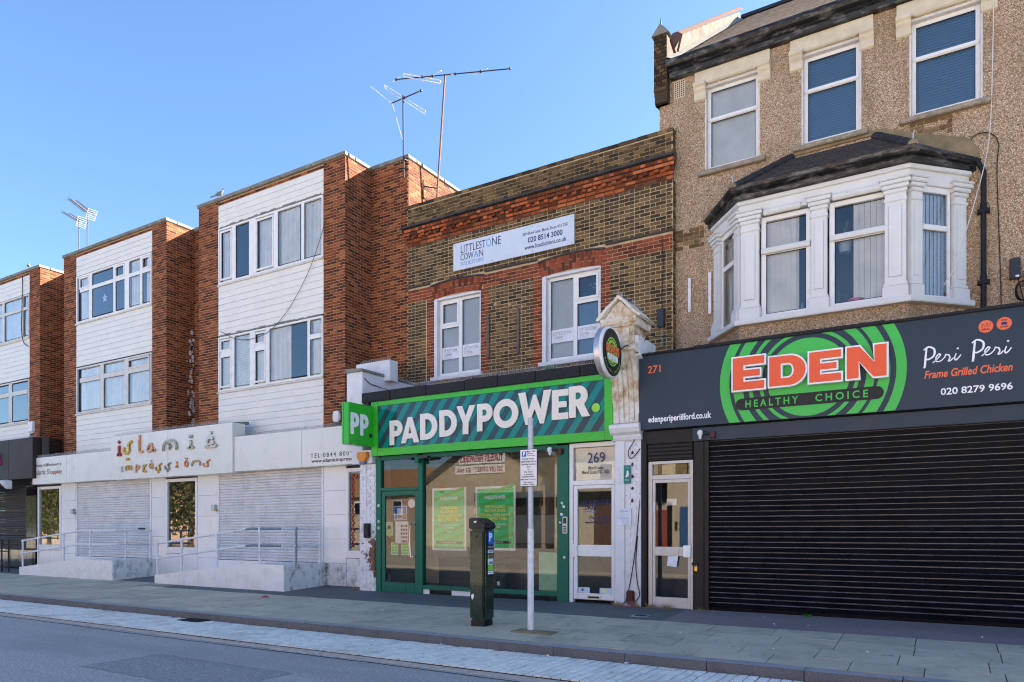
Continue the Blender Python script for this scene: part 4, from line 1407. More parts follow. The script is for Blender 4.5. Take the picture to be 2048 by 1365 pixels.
# -------- things fixed to the flats
AL = thing('alarm_box', (-13.5, .9, 4.2), 'small rounded white alarm box on the brick pier above the green projecting sign', 'alarm box', 'white alarm boxes')
MB().prism([(-13.62, 4.24), (-13.58, 4.18), (-13.42, 4.18), (-13.38, 4.24), (-13.38, 4.4), (-13.43, 4.47), (-13.57, 4.47), (-13.62, 4.4)], 'y', .88, .97).build('case', 'white_plastic', AL, bevel=.02)
bx('base', 'dark_plastic', AL, -13.57, -13.43, .895, .965, 4.13, 4.178, .005)
AL = thing('alarm_box', (-28.9, .9, 5.0), 'square white alarm box on the brick pier above the dark far shop', 'alarm box', 'white alarm boxes')
bx('case', 'white_plastic', AL, -29.05, -28.75, .86, .972, 5.02, 5.4, .015)
bx('base', 'old_frame', AL, -29.0, -28.8, .9, .97, 4.96, 5.018)
tag(MB().tube(spline([(-13.93, .93, 9.4), (-14.15, .92, 8.9), (-14.55, .92, 8.2), (-15.2, .92, 7.45), (-15.9, .92, 6.95), (-16.6, .92, 6.78), (-17.4, .93, 6.85), (-18.2, .95, 7.2)], 5), .007, 5).build('loose_cable', 'cable', None, True),
    'thin black cable sagging across the white boards of the nearest bay', 'cable')
tag(MB().tube(spline([(-29.6, .93, 10.9), (-29.63, .92, 9.6), (-29.66, .92, 8.9), (-29.5, .92, 8.4), (-29.2, .93, 8.2)], 5), .014, 5).build('loose_cable', 'cable', None, True),
    'thin black cable hanging over the window of the far bay', 'cable')

# pigeons on the coping
def pigeon(x, y, z, ang, label):
    T = thing('pigeon', (x, y, z), label, 'pigeon', 'pigeons on the parapet')
    c, s = cos(ang), sin(ang)
    m = MB()
    prof = [(-.17, .1, .012, .01), (-.11, .115, .035, .03), (-.05, .125, .055, .055), (.02, .135, .062, .066), (.08, .155, .052, .06), (.115, .19, .034, .04), (.13, .225, .028, .03), (.14, .25, .03, .03), (.155, .262, .02, .02), (.178, .258, .006, .007)]
    n = 10; v = []
    for a, h, rw, rh in prof:
        for k in range(n):
            t = 2 * pi * k / n
            lx, ly, lz = a, rw * cos(t), h + rh * sin(t)
            v.append((x + lx * c - ly * s, y + lx * s + ly * c, z + lz))
    f = []
    for i in range(len(prof) - 1):
        for k in range(n):
            f.append((i * n + k, i * n + (k + 1) % n, (i + 1) * n + (k + 1) % n, (i + 1) * n + k))
    f += [tuple(range(n)), tuple((len(prof) - 1) * n + k for k in range(n))]
    m.add(v, f); m.build('body', 'feather_grey', T, True)
    t = MB().add([(x - .3 * c - .03 * s, y - .3 * s + .03 * c, z + .075), (x - .3 * c + .03 * s, y - .3 * s - .03 * c, z + .075), (x - .14 * c + .03 * s, y - .14 * s - .03 * c, z + .105), (x - .14 * c - .03 * s, y - .14 * s + .03 * c, z + .105),
                  (x - .3 * c, y - .3 * s, z + .062), (x - .14 * c, y - .14 * s, z + .085)], [(0, 1, 2, 3), (0, 3, 5, 4), (1, 4, 5, 2), (0, 4, 1), (2, 5, 3)])
    t.build('tail', 'feather_grey', T)
    for q in (-.022, .022):
        lx, ly = x + .01 * c - q * s, y + .01 * s + q * c
        MB().tube([(lx, ly, z), (lx, ly, z + .09)], .006, 5).tube([(lx, ly, z + .004), (lx + .035 * c, ly + .035 * s, z + .004)], .004, 4).build('leg', 'pink_pot', T)
pigeon(-18.3, 1.0, 11.106, 0.25, 'grey pigeon on the parapet at the corner of the nearest bay')
pigeon(-29.3, 1.0, 11.106, pi - .5, 'grey pigeon on the parapet of the far bay')

# mannequin and table lamp inside the middle shop window
MQ = thing('mannequin', (-19.25, 1.15, .73), 'shop mannequin in a dark embroidered top behind the glass between the two shutters', 'mannequin')
m = MB()
def ell(prof, n=14):
    v = []; f = []
    for cx, cy, z, rx, ry in prof:
        for k in range(n):
            t = 2 * pi * k / n
            v.append((cx + rx * cos(t), cy + ry * sin(t), z))
    for i in range(len(prof) - 1):
        for k in range(n):
            f.append((i * n + k, i * n + (k + 1) % n, (i + 1) * n + (k + 1) % n, (i + 1) * n + k))
    f += [tuple(range(n - 1, -1, -1)), tuple((len(prof) - 1) * n + k for k in range(n))]
    return v, f
X, Y = -19.25, 1.1
m.add(*ell([(X, Y, 1.15, .2, .14), (X, Y, 1.4, .17, .12), (X, Y, 1.6, .155, .11), (X, Y, 1.85, .2, .13), (X, Y, 2.02, .215, .12), (X, Y, 2.1, .13, .09), (X, Y, 2.14, .065, .06)]))
for s in (-1, 1):
    m.tube([(X + s * .19, Y, 2.05), (X + s * .25, Y, 1.95), (X + s * .28, Y, 1.7), (X + s * .27, Y - .04, 1.4)], .062, 10, r1=.045)
m.build('top', 'cloth_dark', MQ, True)
m = MB()
m.add(*ell([(X, Y, 2.13, .055, .055), (X, Y - .01, 2.2, .055, .055), (X, Y - .02, 2.25, .075, .09), (X, Y - .015, 2.33, .085, .1), (X, Y - .01, 2.4, .07, .085), (X, Y, 2.44, .02, .03)]))
m.build('head', 'skin_tone', MQ, True)
MB().add(*ell([(X, Y, .74, .16, .16), (X, Y, .76, .16, .16), (X, Y, .77, .02, .02), (X, Y, 1.16, .02, .02)])).build('stand', 'brushed', MQ, True)
for k in range(9):
    pass
m = MB()
ribbon(m, [(X - .03, 1.25), (X - .03, 2.05)], .02, Y - .15, Y - .145); ribbon(m, [(X + .03, 1.25), (X + .03, 2.05)], .02, Y - .15, Y - .145)
m.build('embroidery', 'dry_grass', MQ)
bx('price_tag', 'paper', MQ, X - .02, X + .07, Y - .17, Y - .165, 1.87, 1.99)

# ================================================================ OLD STOCK BRICK BUILDING OVER THE GREEN SHOP
PB = thing('stock_brick_building', (-8.4, 1.85, 0), 'sooty yellow brick building with red brick arches above the green betting shop', 'building')
YP = 1.85
XL, XR = -11.9, -4.9
W1, W2 = (-11.07, -9.66, 5.22, 7.2), (-7.98, -6.52, 5.22, 7.2)
A1, A2 = (W1[0] - .02, W1[1] + .02, 7.17, 7.5), (W2[0] - .02, W2[1] + .02, 7.17, 7.5)
m = MB()
holed_wall(m, XL, XR, 4.2, 9.62, YP, YP + .25, [W1, W2])
m.box(XL, XR, YP + 1.6, 9.3, -.2, 9.3)
m.box(XL, XR, YP + .252, YP + 1.598, 7.4, 9.1)
m.build('wall', 'mortar_grey', PB)
bx('flat_roof', 'felt', PB, XL, XR, YP + .26, 9.3, 9.302, 9.34)

H8, J8 = .0635, .016
def row(n): return 4.2 + n * (H8 + J8)
stock = []; red = []; orange = []
kw = dict(zbase=4.2, L=.215, H=H8, J=J8, jit=.0025, tlo=.08, thi=.82)
band = (7.22, 7.56)
jw = .225
quoin = [(W1[0] - jw, W1[0], 5.15, 7.2), (W1[1], W1[1] + jw, 5.15, 7.2), (W2[0] - jw, W2[0], 5.15, 7.2), (W2[1], W2[1] + jw, 5.15, 7.2)]
holes = [W1, W2]
wide = [(q[0], q[1], q[2], q[3]) for q in quoin]
# stock brick below the red band, toothed round the quoins
stock += courses('front', YP, XL + .005, XR - .01, 4.4, band[0], holes + wide + [A1, A2], bond='flemish', **kw)
stock += courses('front', YP, XL + .005, XR - .01, 7.61, 8.64, [(-10.4, -7.2, 7.8, 8.38)][:0], bond='flemish', **kw)
for q in quoin:
    red += courses('front', YP, q[0] + .004, q[1] - .004, q[2], q[3], bond='stretcher', pr=.012, **{k: v for k, v in kw.items() if k != 'jit'})
arch_holes = [(A1[0] - .02, A1[1] + .02, 7.0, 7.7), (A2[0] - .02, A2[1] + .02, 7.0, 7.7)]
red += courses('front', YP, XL + .005, XR - .01, band[0], band[1] - .01, arch_holes, bond='stretcher', pr=.012, **kw)
# parapet
stock += courses('front', YP - .012, XL, XR, 9.16, 9.6, [], bond='flemish', **kw)
# the returned right-hand edge of the facade
red2 = courses('side', XR, YP, YP + .25, 4.6, 9.6, zbase=4.2, H=H8, J=J8, jit=.002)
stock += [b for b in red2 if not 8.65 < b[4] < 9.05]
lay(PB, stock, 'stock_brick', 'brick', 'brick_courses', 300)
lay(PB, red, 'red_brick', 'red_brick', 'red_brick_courses', 300)
# corbelled cornice of orange brick: courses step forward, with a dentil course
steps = [(.02, 'stretcher'), (.05, 'stretcher'), (.085, 'dentil'), (.12, 'stretcher'), (.15, 'header')]
zc = 8.655
k = 0
cor = MB(); cor.box(XL - .02, XR + .02, YP - .01, YP + .02, 8.64, 9.06)
for i, (p, kind) in enumerate(steps):
    z0 = zc + i * (H8 + J8)
    L = .215 if kind == 'stretcher' else .102
    x = XL - p * .6
    x += 0 if i % 2 else -.05
    j = 0
    cor.box(XL - p * .6, XR + p * .5, YP - p + (.012 if kind != 'dentil' else .032), YP + .01, z0 + .002, z0 + H8 + J8 - .004)
    while x < XR + p * .5 - .02:
        a, b = max(x, XL - p * .6), min(x + L, XR + p * .5)
        if b - a > .03:
            push = random.uniform(-.008, .008)
            if kind == 'dentil':
                push += .03 if j % 2 else -.02
            if random.random() > .02:
                t = random.random()
                me = MB().box(a, b, YP - p - push, YP - p + .06, z0 + .004, z0 + H8, .06 + .88 * t)
                me.build('cornice_brick', 'orange_brick', PB, fixn=False)
        x += L + J8; j += 1
cor.build('cornice_bed', 'cornice_mortar', PB)
x = XL - .12
while x < XR + .06:
    l = random.uniform(.3, .42)
    b = min(x + l, XR + .08)
    MB().prism([(YP - .2, 9.075), (YP - .2, 9.1), (YP - .16, 9.14), (YP, 9.16), (YP, 9.065)], 'x', x + .004, b).build('cornice_stone', 'slate', PB)
    x += l + .004
x = XL - .02
while x < XR:
    b = min(x + random.uniform(.2, .23), XR + .02)
    t = random.random() * .8
    MB().box(x, b - .01, YP - .035, YP + .26, 9.625 + random.uniform(-.003, .003), 9.7 + random.uniform(-.004, .006), .06 + t).build('coping_brick', 'stock_brick', PB, fixn=False)
    x = b
bx('coping_bed', 'mortar_grey', PB, XL, XR, YP - .02, YP + .25, 9.6, 9.625)
# segmental arches of rubbed red brick
for (a, b, z0, z1) in (A1, A2):
    n = 17; cx = (a + b) / 2; half = (b - a) / 2
    rise = .055; R = (half * half + rise * rise) / (2 * rise); cz = z0 + .0 + rise - R
    t0 = math.asin(half / R)
    bed = []
    for i in range(n + 1):
        t = -t0 + 2 * t0 * i / n
        bed.append((t,))
    pin = [(cx + R * sin(t[0]), cz + R * cos(t[0])) for t in bed]
    pout = [(cx + (R + .33) * sin(t[0] * 1.03), cz + (R + .33) * cos(t[0] * 1.03)) for t in bed]
    MB().prism(pin + pout[::-1], 'y', YP - .004, YP + .24).build('arch_bed', 'mortar_grey', PB)
    for i in range(n):
        f = lambda P, Q, s: (P[0] + (Q[0] - P[0]) * s, P[1] + (Q[1] - P[1]) * s)
        lo0, lo1 = f(pin[i], pin[i + 1], .06), f(pin[i], pin[i + 1], .94)
        hi0, hi1 = f(pout[i], pout[i + 1], .06), f(pout[i], pout[i + 1], .94)
        cut = .36 if i % 2 else .64
        for s0, s1 in ((0, cut - .02), (cut + .02, 1)):
            q = [f(lo0, hi0, s0), f(lo1, hi1, s0), f(lo1, hi1, s1), f(lo0, hi0, s1)]
            MB().prism(q, 'y', YP - .014 - random.uniform(0, .003), YP - .002, .06 + .8 * random.random()).build('arch_brick', 'red_brick', PB)
    # hood moulding
    po = [(cx + (R + .34) * sin(t[0] * 1.03), cz + (R + .34) * cos(t[0] * 1.03)) for t in bed]
    po2 = [(cx + (R + .375) * sin(t[0] * 1.03), cz + (R + .375) * cos(t[0] * 1.03)) for t in bed]
    MB().prism(po + po2[::-1], 'y', YP - .045, YP).build('hood_mould', 'slate', PB)
for a, b in ((XL - .02, A1[0] - .1), (A1[1] + .1, A2[0] - .1), (A2[1] + .1, XR + .03)):
    bx('string_course', 'slate', PB, a, b, YP - .045, YP + .005, 7.575, 7.62, .01)
# windows: white reveals, frames and stickers
for (a, b, z0, z1) in (W1, W2):
    bx('reveal', 'render_white', PB, a + .002, a + .1, YP - .006, YP + .2, z0, z1 + .0, .004)
    bx('reveal', 'render_white', PB, b - .03, b - .002, YP - .004, YP + .2, z0, z1, .004)
    bx('soffit', 'render_white', PB, a + .1, b - .03, YP + .01, YP + .2, 7.14, 7.235)
    m = MB(); m.prism([(YP - .1, z0 - .1), (YP + .15, z0 - .1), (YP + .15, z0 + .03), (YP - .1, z0 - .01)], 'x', a - .06, b + .06)
    m.build('window_sill', 'render_white', PB, bevel=.008)
wy = YP + .1
window(PB, -10.97, -9.7, 5.25, 7.14, wy, [(-10.9, -10.39, [(5.32, 6.44, False), (6.52, 7.07, True)]), (-10.28, -9.77, [(5.32, 7.07, False)])], covers=[('vertical', -10.9, -10.36), ('vertical', -10.3, -9.75)], fw=.07)
window(PB, -7.88, -6.56, 5.25, 7.14, wy, [(-7.8, -7.24, [(5.32, 7.07, False)]), (-7.14, -6.63, [(5.32, 6.46, False), (6.55, 7.07, True)])], covers=[('vertical', -7.82, -7.2), ('vertical', -7.12, -6.62, 5.3, 6.45, 'blue_blind')], fw=.07)
for xs in ((-10.895, -10.395), (-10.275, -9.775), (-7.795, -7.245), (-7.135, -6.635)):
    z0 = 5.66
    k = bx('window_sticker', 'paper', PB, xs[0], xs[1], wy + .012, wy + .016, z0, z0 + .3)
    text(k, 'LITTLESTONE', 'faint_ink', xs[0] + .05, xs[1] - .04, wy + .012, z0 + .17, z0 + .25, -.012)
    text(k, 'COWAN', 'faint_ink', xs[0] + .05, xs[0] + .28, wy + .012, z0 + .08, z0 + .15, -.012)
    text(k, 'SOLICITORS', 'banner', xs[0] + .05, xs[0] + .3, wy + .012, z0 + .03, z0 + .065, -.012)
# ceiling light panels glimpsed through the upper light of the second window
m = MB()
for i in range(4):
    for j in range(3):
        m.box(-7.1 + i * .12, -7.03 + i * .12, wy + .5 + j * .2, wy + .6 + j * .2, 7.02, 7.03)
m.build('ceiling_panel', 'white_ink', PB)
for x in (-9.44, -8.61):
    bx('tie_bar', 'old_timber', PB, x - .035, x + .035, YP - .04, YP - .012, 5.53, 6.57, .006)
for i in range(14):                                    # putty and paint spots on the old bricks
    x = random.uniform(-9.3, -5.2); z = random.uniform(5.6, 7.1); r = random.uniform(.02, .045)
    if any(h[0] - .2 < x < h[1] + .25 for h in (W1, W2)): continue
    MB().prism([(x + r * cos(t) * random.uniform(.6, 1.2), z + r * sin(t)) for t in (0, 1, 2, 3, 4, 5)], 'y', YP - .013, YP - .009).build('mortar_splash', 'mortar_tan', PB)

# banner board of the solicitors
SB = thing('solicitors_board', (-8.8, YP - .05, 7.75), 'pale blue board with the solicitors name fixed to the brickwork over two windows', 'sign')
bx('board', 'banner', SB, -10.44, -7.14, YP - .055, YP - .025, 7.755, 8.42, .003)
yb = YP - .055
text(SB, 'LITTLEST', 'navy_ink', -10.21, -9.49, yb, 8.155, 8.34, -.008)
text(SB, 'O', 'blue_ink', -9.47, -9.33, yb, 8.152, 8.343, -.008)
text(SB, 'NE', 'navy_ink', -9.3, -9.06, yb, 8.155, 8.34, -.008)
text(SB, 'COW', 'navy_ink', -10.22, -9.84, yb, 7.97, 8.13, -.008)
text(SB, 'A', 'blue_ink', -9.83, -9.7, yb, 7.97, 8.13, -.008)
text(SB, 'N', 'navy_ink', -9.68, -9.56, yb, 7.97, 8.13, -.008)
text(SB, 'SOLICITORS', 'blue_ink', -10.22, -9.55, yb, 7.845, 7.935, -.004)
text(SB, '269 Ilford Lane, Ilford, Essex IG1 2SD', 'navy_ink', -8.47, -7.29, yb, 8.19, 8.265, .0)
text(SB, '020 8514 3000', 'navy_ink', -8.32, -7.43, yb, 8.015, 8.14, .012)
text(SB, 'www.lcsolicitors.co.uk', 'navy_ink', -8.41, -7.33, yb, 7.865, 7.965, .008)
for x in (-10.38, -9.3, -8.2, -7.2):
    for z in (7.8, 8.37):
        MB().lathe([(.014, 0), (.012, -.008)], (x, yb - .001, z), 8, 'y').build('screw', 'galvanised', SB)

# flat felt roof of the shop that stands out before the building
bx('shop_roof', 'felt', PB, -11.66, -5.42, -.1, YP - .002, 4.36, 4.5, .02)
m = MB(); x = -11.6
while x < -5.5:
    w_ = random.uniform(.8, 1.1); b = min(x + w_, -5.43)
    m.box(x, b - .004, -.2, -.1, 4.33 + random.uniform(-.004, .004), 4.55 + random.uniform(-.012, .012)); x = b
m.build('felt_upstand', 'felt', PB, bevel=.015)
sp = MB(); spikes(sp, -11.5, -5.6, -.12, 4.54, .075, .13, .06)
tag(sp.build('bird_spikes', 'galvanised', PB, fixn=False), kind='stuff')
# rubbish on the roof edge
tag(MB().tube(spline([(-6.9, .02, 4.62), (-6.8, .0, 4.63), (-6.66, -.02, 4.62)], 4), .045, 8).build('green_bottle', 'weed_green', None, True), 'crushed green plastic bottle lying on the felt roof edge', 'litter')
tag(MB().add([(-9.9, -.08, 4.55), (-9.78, -.1, 4.56), (-9.74, -.04, 4.66), (-9.85, .02, 4.6)], [(0, 1, 2), (0, 2, 3)]).build('plastic_scrap', 'road_blue', None), 'scrap of blue plastic caught on the felt roof edge', 'litter')

# -------- the white party wall and pier between the shops
PW = thing('party_wall_pier', (-11.9, .5, 0), 'white painted pier with paint flaking off red brick beside the green door', 'pier')
m = MB().box(-12.2, -11.7, -.06, YP - .004, 3.25, 5.1)
m.build('upper_block', 'render_white', PW, bevel=.012)
MB().prism([(-12.24, 5.1), (-11.66, 5.1), (-11.68, 5.16), (-12.2, 5.2)], 'y', -.1, YP - .004).build('capping', 'coping', PW)
bx('rear_block', 'render_white', PW, -12.6, -11.5, .68, .975, 5.0, 5.5, .012)
sp = MB(); spikes(sp, -12.55, -11.55, .82, 5.5, .1)
for i in range(12):
    yy = .1 + i * .14
    sp.tube([(-11.7, yy, 5.15), (-11.66 + random.uniform(-.02, .02), yy, 5.28)], .0025, 3, False)
tag(sp.build('bird_spikes', 'galvanised', PW, fixn=False), kind='stuff')
bx('sign_block', 'render_white', PW, -12.0, -11.36, -.1, .5, 2.94, 3.248, .008)
bx('core', 'flaking_brick', PW, -11.79, -11.325, -.028, .5, -.2, 2.93)
bb = courses('front', -.028, -11.79, -11.325, .0, 2.9, H=.066, J=.012, L=.215, pr=.02, bond='flemish')
for b in bb:
    _, pl, b0, b1, lo, hi, pr, t = b
    put('painted_brick', _brick_mesh(b1 - b0, hi - lo, pr, 'flaking_brick', 5), ((b0 + b1) / 2, pl, lo), PW)
bb = courses('side', -11.325, -.028, .02, .0, 2.9, H=.066, J=.012, L=.215, pr=.012)
lay(PW, bb, 'flaking_brick', 'painted_brick', 'painted_brick_rows', 60)
bx('bracket_plate', 'iron', PW, -11.62, -11.44, -.12, -.05, 1.22, 1.56, .015)
AL = thing('alarm_box', (-11.62, -.2, 3.0), 'amber and blue bell box under the green projecting sign', 'alarm box')
MB().prism([(-11.76, 3.2), (-11.44, 3.2), (-11.44, 3.08), (-11.52, 2.98), (-11.68, 2.98), (-11.76, 3.08)], 'y', -.2, -.102).build('case', 'amber', AL, bevel=.015)
MB().prism([(-11.695, 2.976), (-11.505, 2.976), (-11.53, 2.93), (-11.67, 2.93)], 'y', -.19, -.104).build('strobe', 'alarm_blue', AL, bevel=.008)
tag(MB().tube(spline([(-11.69, .0, 4.95), (-11.68, .2, 4.85), (-11.68, .6, 4.82), (-11.68, 1.1, 4.8), (-11.68, 1.7, 4.76)], 4), .01, 5).build('wall_cable', 'cable', None, True), 'thin black cable along the white party wall above the felt roof', 'cable')

# -------- green and teal fascia sign
PS = thing('betting_shop_sign', (-8.4, -.12, 3.1), 'green framed fascia sign with big cream capitals on teal diagonal stripes', 'sign')
ys = -.12
bx('sign_box', 'green_frame', PS, -11.34, -5.39, ys + .002, .28, 3.1, 4.33, .004)
for a, b in ((-11.15, -8.6), (-8.6, -5.55)):
    bx('striped_panel', 'stripe_vinyl', PS, a + .0015, b - .0015, ys - .006, ys + .001, 3.262, 4.222)
m = [(-11.35, -11.152, 3.09, 4.34), (-5.548, -5.38, 3.09, 4.34)]
for a, b, c, d in m:
    bx('frame_bar', 'sign_green', PS, a, b, ys - .03, ys, c, d, .005)
for a, b in ((-11.15, -8.6), (-8.6, -5.55)):
    bx('frame_bar', 'sign_green', PS, a + .001, b - .001, ys - .029, ys, 3.09, 3.26, .005)
    bx('frame_bar', 'sign_green', PS, a + .001, b - .001, ys - .029, ys, 4.224, 4.34, .005)
yl = ys - .03
for ch, a, b, z0, z1 in (('P', -10.79, -10.42, 3.31, 3.86), ('A', -10.46, -9.95, 3.33, 3.9), ('D', -9.92, -9.45, 3.37, 3.94), ('D', -9.39, -8.93, 3.4, 3.97), ('Y', -8.95, -8.47, 3.42, 4.02),
                         ('P', -8.42, -8.04, 3.45, 4.02), ('O', -8.01, -7.42, 3.47, 4.06), ('W', -7.42, -6.67, 3.5, 4.15), ('E', -6.66, -6.3, 3.55, 4.13), ('R', -6.28, -5.84, 3.56, 4.16)):
    o = heavy(PS, ch, 'cream_letter', a, b, yl + .008, z0, z1, .014)
    o.rotation_euler = (0, random.uniform(-.02, .02), 0)
MB().lathe([(.085, 0), (.085, -.025)], (-5.72, yl + .02, 3.71), 24, 'y').build('full_stop', 'lime', PS)
# projecting sign
PP = thing('projecting_sign', (-11.4, -.5, 3.3), 'square green projecting sign with two white capitals at the end of the striped fascia', 'sign')
X0, X1 = -11.5, -11.28
bx('box', 'projector_green', PP, X0, X1, -.93, -.155, 3.3, 4.22, .012)
bx('seam', 'green_frame', PP, X0 + .06, X0 + .066, -.9335, -.9, 3.31, 4.21)
bx('bracket', 'iron', PP, X0 + .07, X1 - .07, -.154, -.1, 3.5, 4.0)
heavy(PP, 'P', 'white_ink', -.88, -.62, X1 + .006, 3.52, 4.0, .006, face='side', name='letter')
heavy(PP, 'P', 'white_ink', -.58, -.32, X1 + .006, 3.52, 4.0, .006, face='side', name='letter')
MB().lathe([(.05, 0), (.05, .012)], (X1 - .001, -.245, 3.55), 18, 'x').build('full_stop', 'machine_green', PP)
sp = MB()
for i in range(7):
    sp.tube([(-11.4 + random.uniform(-.06, .06), -.9 + i * .11, 4.21), (-11.4 + random.uniform(-.09, .09), -.9 + i * .11, 4.34)], .0025, 3, False)
tag(sp.build('bird_spikes', 'galvanised', PP, fixn=False), kind='stuff')

# -------- green shopfront
GF = thing('green_shopfront', (-8.7, 0, 0), 'dark green glazed shopfront with posters behind the glass', 'shopfront')
m = MB()
zt = 3.06
m.box(-11.32, -11.17, -.02, .1, -.08, zt).box(-10.1, -9.96, -.02, .1, -.08, zt).box(-6.61, -6.36, -.03, .1, -.08, zt)
m.box(-11.17, -10.1, -.015, .1, 3.0, zt + .03).box(-9.96, -6.61, -.015, .1, 3.0, zt + .03)
m.box(-11.17, -10.1, -.018, .09, 2.29, 2.37)
m.box(-9.96, -6.61, -.018, .12, .1, .19)
m.build('frame', 'green_frame', GF, bevel=.006)
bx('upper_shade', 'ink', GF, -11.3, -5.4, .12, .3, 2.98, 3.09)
bx('transom', 'green_frame', GF, -11.17, -10.1, -.028, -.016, 2.3, 2.34, .004)
MB().quad((-11.17, .04, 2.37), (-10.1, .04, 2.37), (-10.1, .04, 3.0), (-11.17, .04, 3.0)).build('pane', 'shop_glass', GF, fixn=False)
MB().quad((-9.96, .05, .19), (-6.61, .05, .19), (-6.61, .05, 3.0), (-9.96, .05, 3.0)).build('pane', 'shop_glass', GF, fixn=False)
m = MB().box(-11.165, -11.06, 0, .05, .0, 2.285).box(-10.19, -10.105, 0, .05, .0, 2.285).box(-11.06, -10.19, 0, .05, 2.19, 2.285).box(-11.06, -10.19, 0, .05, .0, .22)
d = m.build('door', 'green_frame', GF, bevel=.006)
MB().quad((-11.06, .025, .22), (-10.19, .025, .22), (-10.19, .025, 2.19), (-11.06, .025, 2.19)).build('pane', 'shop_glass', d, fixn=False)
MB().tube(spline([(-10.16, .0, 1.52), (-10.19, -.06, 1.52), (-10.26, -.075, 1.48), (-10.26, -.075, .86), (-10.19, -.06, .82), (-10.16, 0, .82)], 5), .014, 8).build('pull_handle', 'chrome', d, True)
m = MB().box(-10.8, -10.46, -.012, -.001, .04, .15)
m.build('letter_plate', 'green_frame', d, bevel=.004)
bx('threshold', 'alu', GF, -11.17, -10.1, -.06, .0, -.08, -.01, .004)
for a, b in ((-9.96, -9.79), (-9.19, -8.42)):
    bx('stall_riser_patch', 'white_brick', GF, a + .002, b - .002, .01, .1, -.1, .098)
x = -9.785
while x < -6.62:
    b = min(x + .2, -6.615)
    if not (x > -9.25 and b < -8.35):
        bx('riser_tile', 'black_gloss', GF, x + .003, b - .003, .012, .1, -.1, .097, .004)
    x += .2
bx('riser_bed', 'mortar_grey', GF, -9.96, -6.61, .025, .12, -.12, .0985)
# inside of the shop
m = MB()
X0, X1, Y1, Z1 = -11.6, -6.37, 1.8, 3.05
m.quad((X0, Y1, -.1), (X1, Y1, -.1), (X1, Y1, Z1), (X0, Y1, Z1)).quad((X0, .12, -.1), (X0, Y1, -.1), (X0, Y1, Z1), (X0, .12, Z1)).quad((X1, .12, -.1), (X1, Y1, -.1), (X1, Y1, Z1), (X1, .12, Z1))
m.quad((X0, .12, .06), (X1, .12, .06), (X1, Y1, .06), (X0, Y1, .06)).quad((X0, .12, Z1), (X1, .12, Z1), (X1, Y1, Z1), (X0, Y1, Z1))
m.build('interior', 'interior_cream', GF, fixn=False)
bx('display_plinth', 'counter_dark', GF, -9.9, -7.3, .5, .9, .07, .78)
bx('mint_panel', 'mint_panel', GF, -7.2, -6.7, .3, .33, .1, .95)
bx('counter', 'old_timber', GF, -9.7, -7.6, 1.35, 1.75, .07, 1.1)
for k in range(4):
    sc_ = bx('wall_screen', 'dark_plastic', GF, -9.8 + k * .8, -9.15 + k * .8, 1.72, 1.78, 1.75, 2.15, .01)
    bx('glass', 'black_gloss', sc_, -9.78 + k * .8, -9.17 + k * .8, 1.715, 1.719, 1.77, 2.13)
CH = thing('waste_bin', (-8.0, .32, .07), 'round dark green bin inside the betting shop window', 'bin')
MB().lathe([(.15, 0), (.16, .02), (.17, .55), (.175, .6), (.15, .62), (.13, .56)], (-8.05, .3, .075), 16).build('body', 'machine_green', CH, True)
bx('emblem', 'paper', CH, -8.1, -8.03, .12, .126, .25, .33)
# posters hung in the window
def poster(x0, x1, z0, z1, label):
    P = thing('window_poster', ((x0 + x1) / 2, .3, z0), label, 'poster', 'closure posters in the betting shop window')
    y = .085
    bx('border', 'white_ink', P, x0, x1, y, y + .006, z0, z1)
    bx('print', 'poster_green', P, x0 + .045, x1 - .045, y - .002, y, z0 + .045, z1 - .045)
    for q in range(6):
        zz = z0 + .06 + q * .2
        MB().add([(x0 + .046, y - .0025, zz), (x1 - .046, y - .0025, zz + .25), (x1 - .046, y - .0025, zz + .33), (x0 + .046, y - .0025, zz + .08)], [(0, 1, 2, 3)]).build('stripe', 'mint_panel' if q == 9 else 'leaf_green', P, fixn=False)
    w_ = x1 - x0; c = (x0 + x1) / 2; y -= .003
    L = [('PADDYPOWER', 'white_ink', .52, .80, .075), ("WE'VE CLOSED", 'yellow_ink', .5, .66, .062), ('ALL OUR SHOPS.', 'yellow_ink', .54, .60, .062), ('WE WILL OPEN AGAIN', 'yellow_ink', .72, .53, .062), ('IN HAPPIER TIMES.', 'yellow_ink', .62, .47, .062),
         ('TAKE CARE AND LOOK AFTER', 'white_ink', .58, .39, .035), ('EACH OTHER.', 'white_ink', .28, .35, .035), ('PADDY', 'white_ink', .16, .29, .03)]
    for s, mt, fw, fz, h in L:
        text(P, s, mt, c - fw * w_ / 2, c + fw * w_ / 2, y, z0 + fz * (z1 - z0), z0 + fz * (z1 - z0) + h, .03, ext=.001)
    bx('black_strip', 'ink', P, x0 + .1, x1 - .1, y - .001, y, z0 + .14, z0 + .2)
    text(P, 'ALL PLAY IS HELD ON SITE', 'white_ink', c - .2, c + .2, y - .001, z0 + .155, z0 + .185, .01, ext=.0008)
    for x in (x0 + .1, x1 - .1):
        MB().tube([(x, .088, z1), (x, .088, 3.0)], .002, 4, False).build('hanging_wire', 'galvanised', P)
poster(-9.77, -8.86, .96, 2.32, 'green closure poster in a white border, the one next to the glazed door')
poster(-8.62, -7.63, .98, 2.32, 'green closure poster in a white border, partly behind the ticket machine')
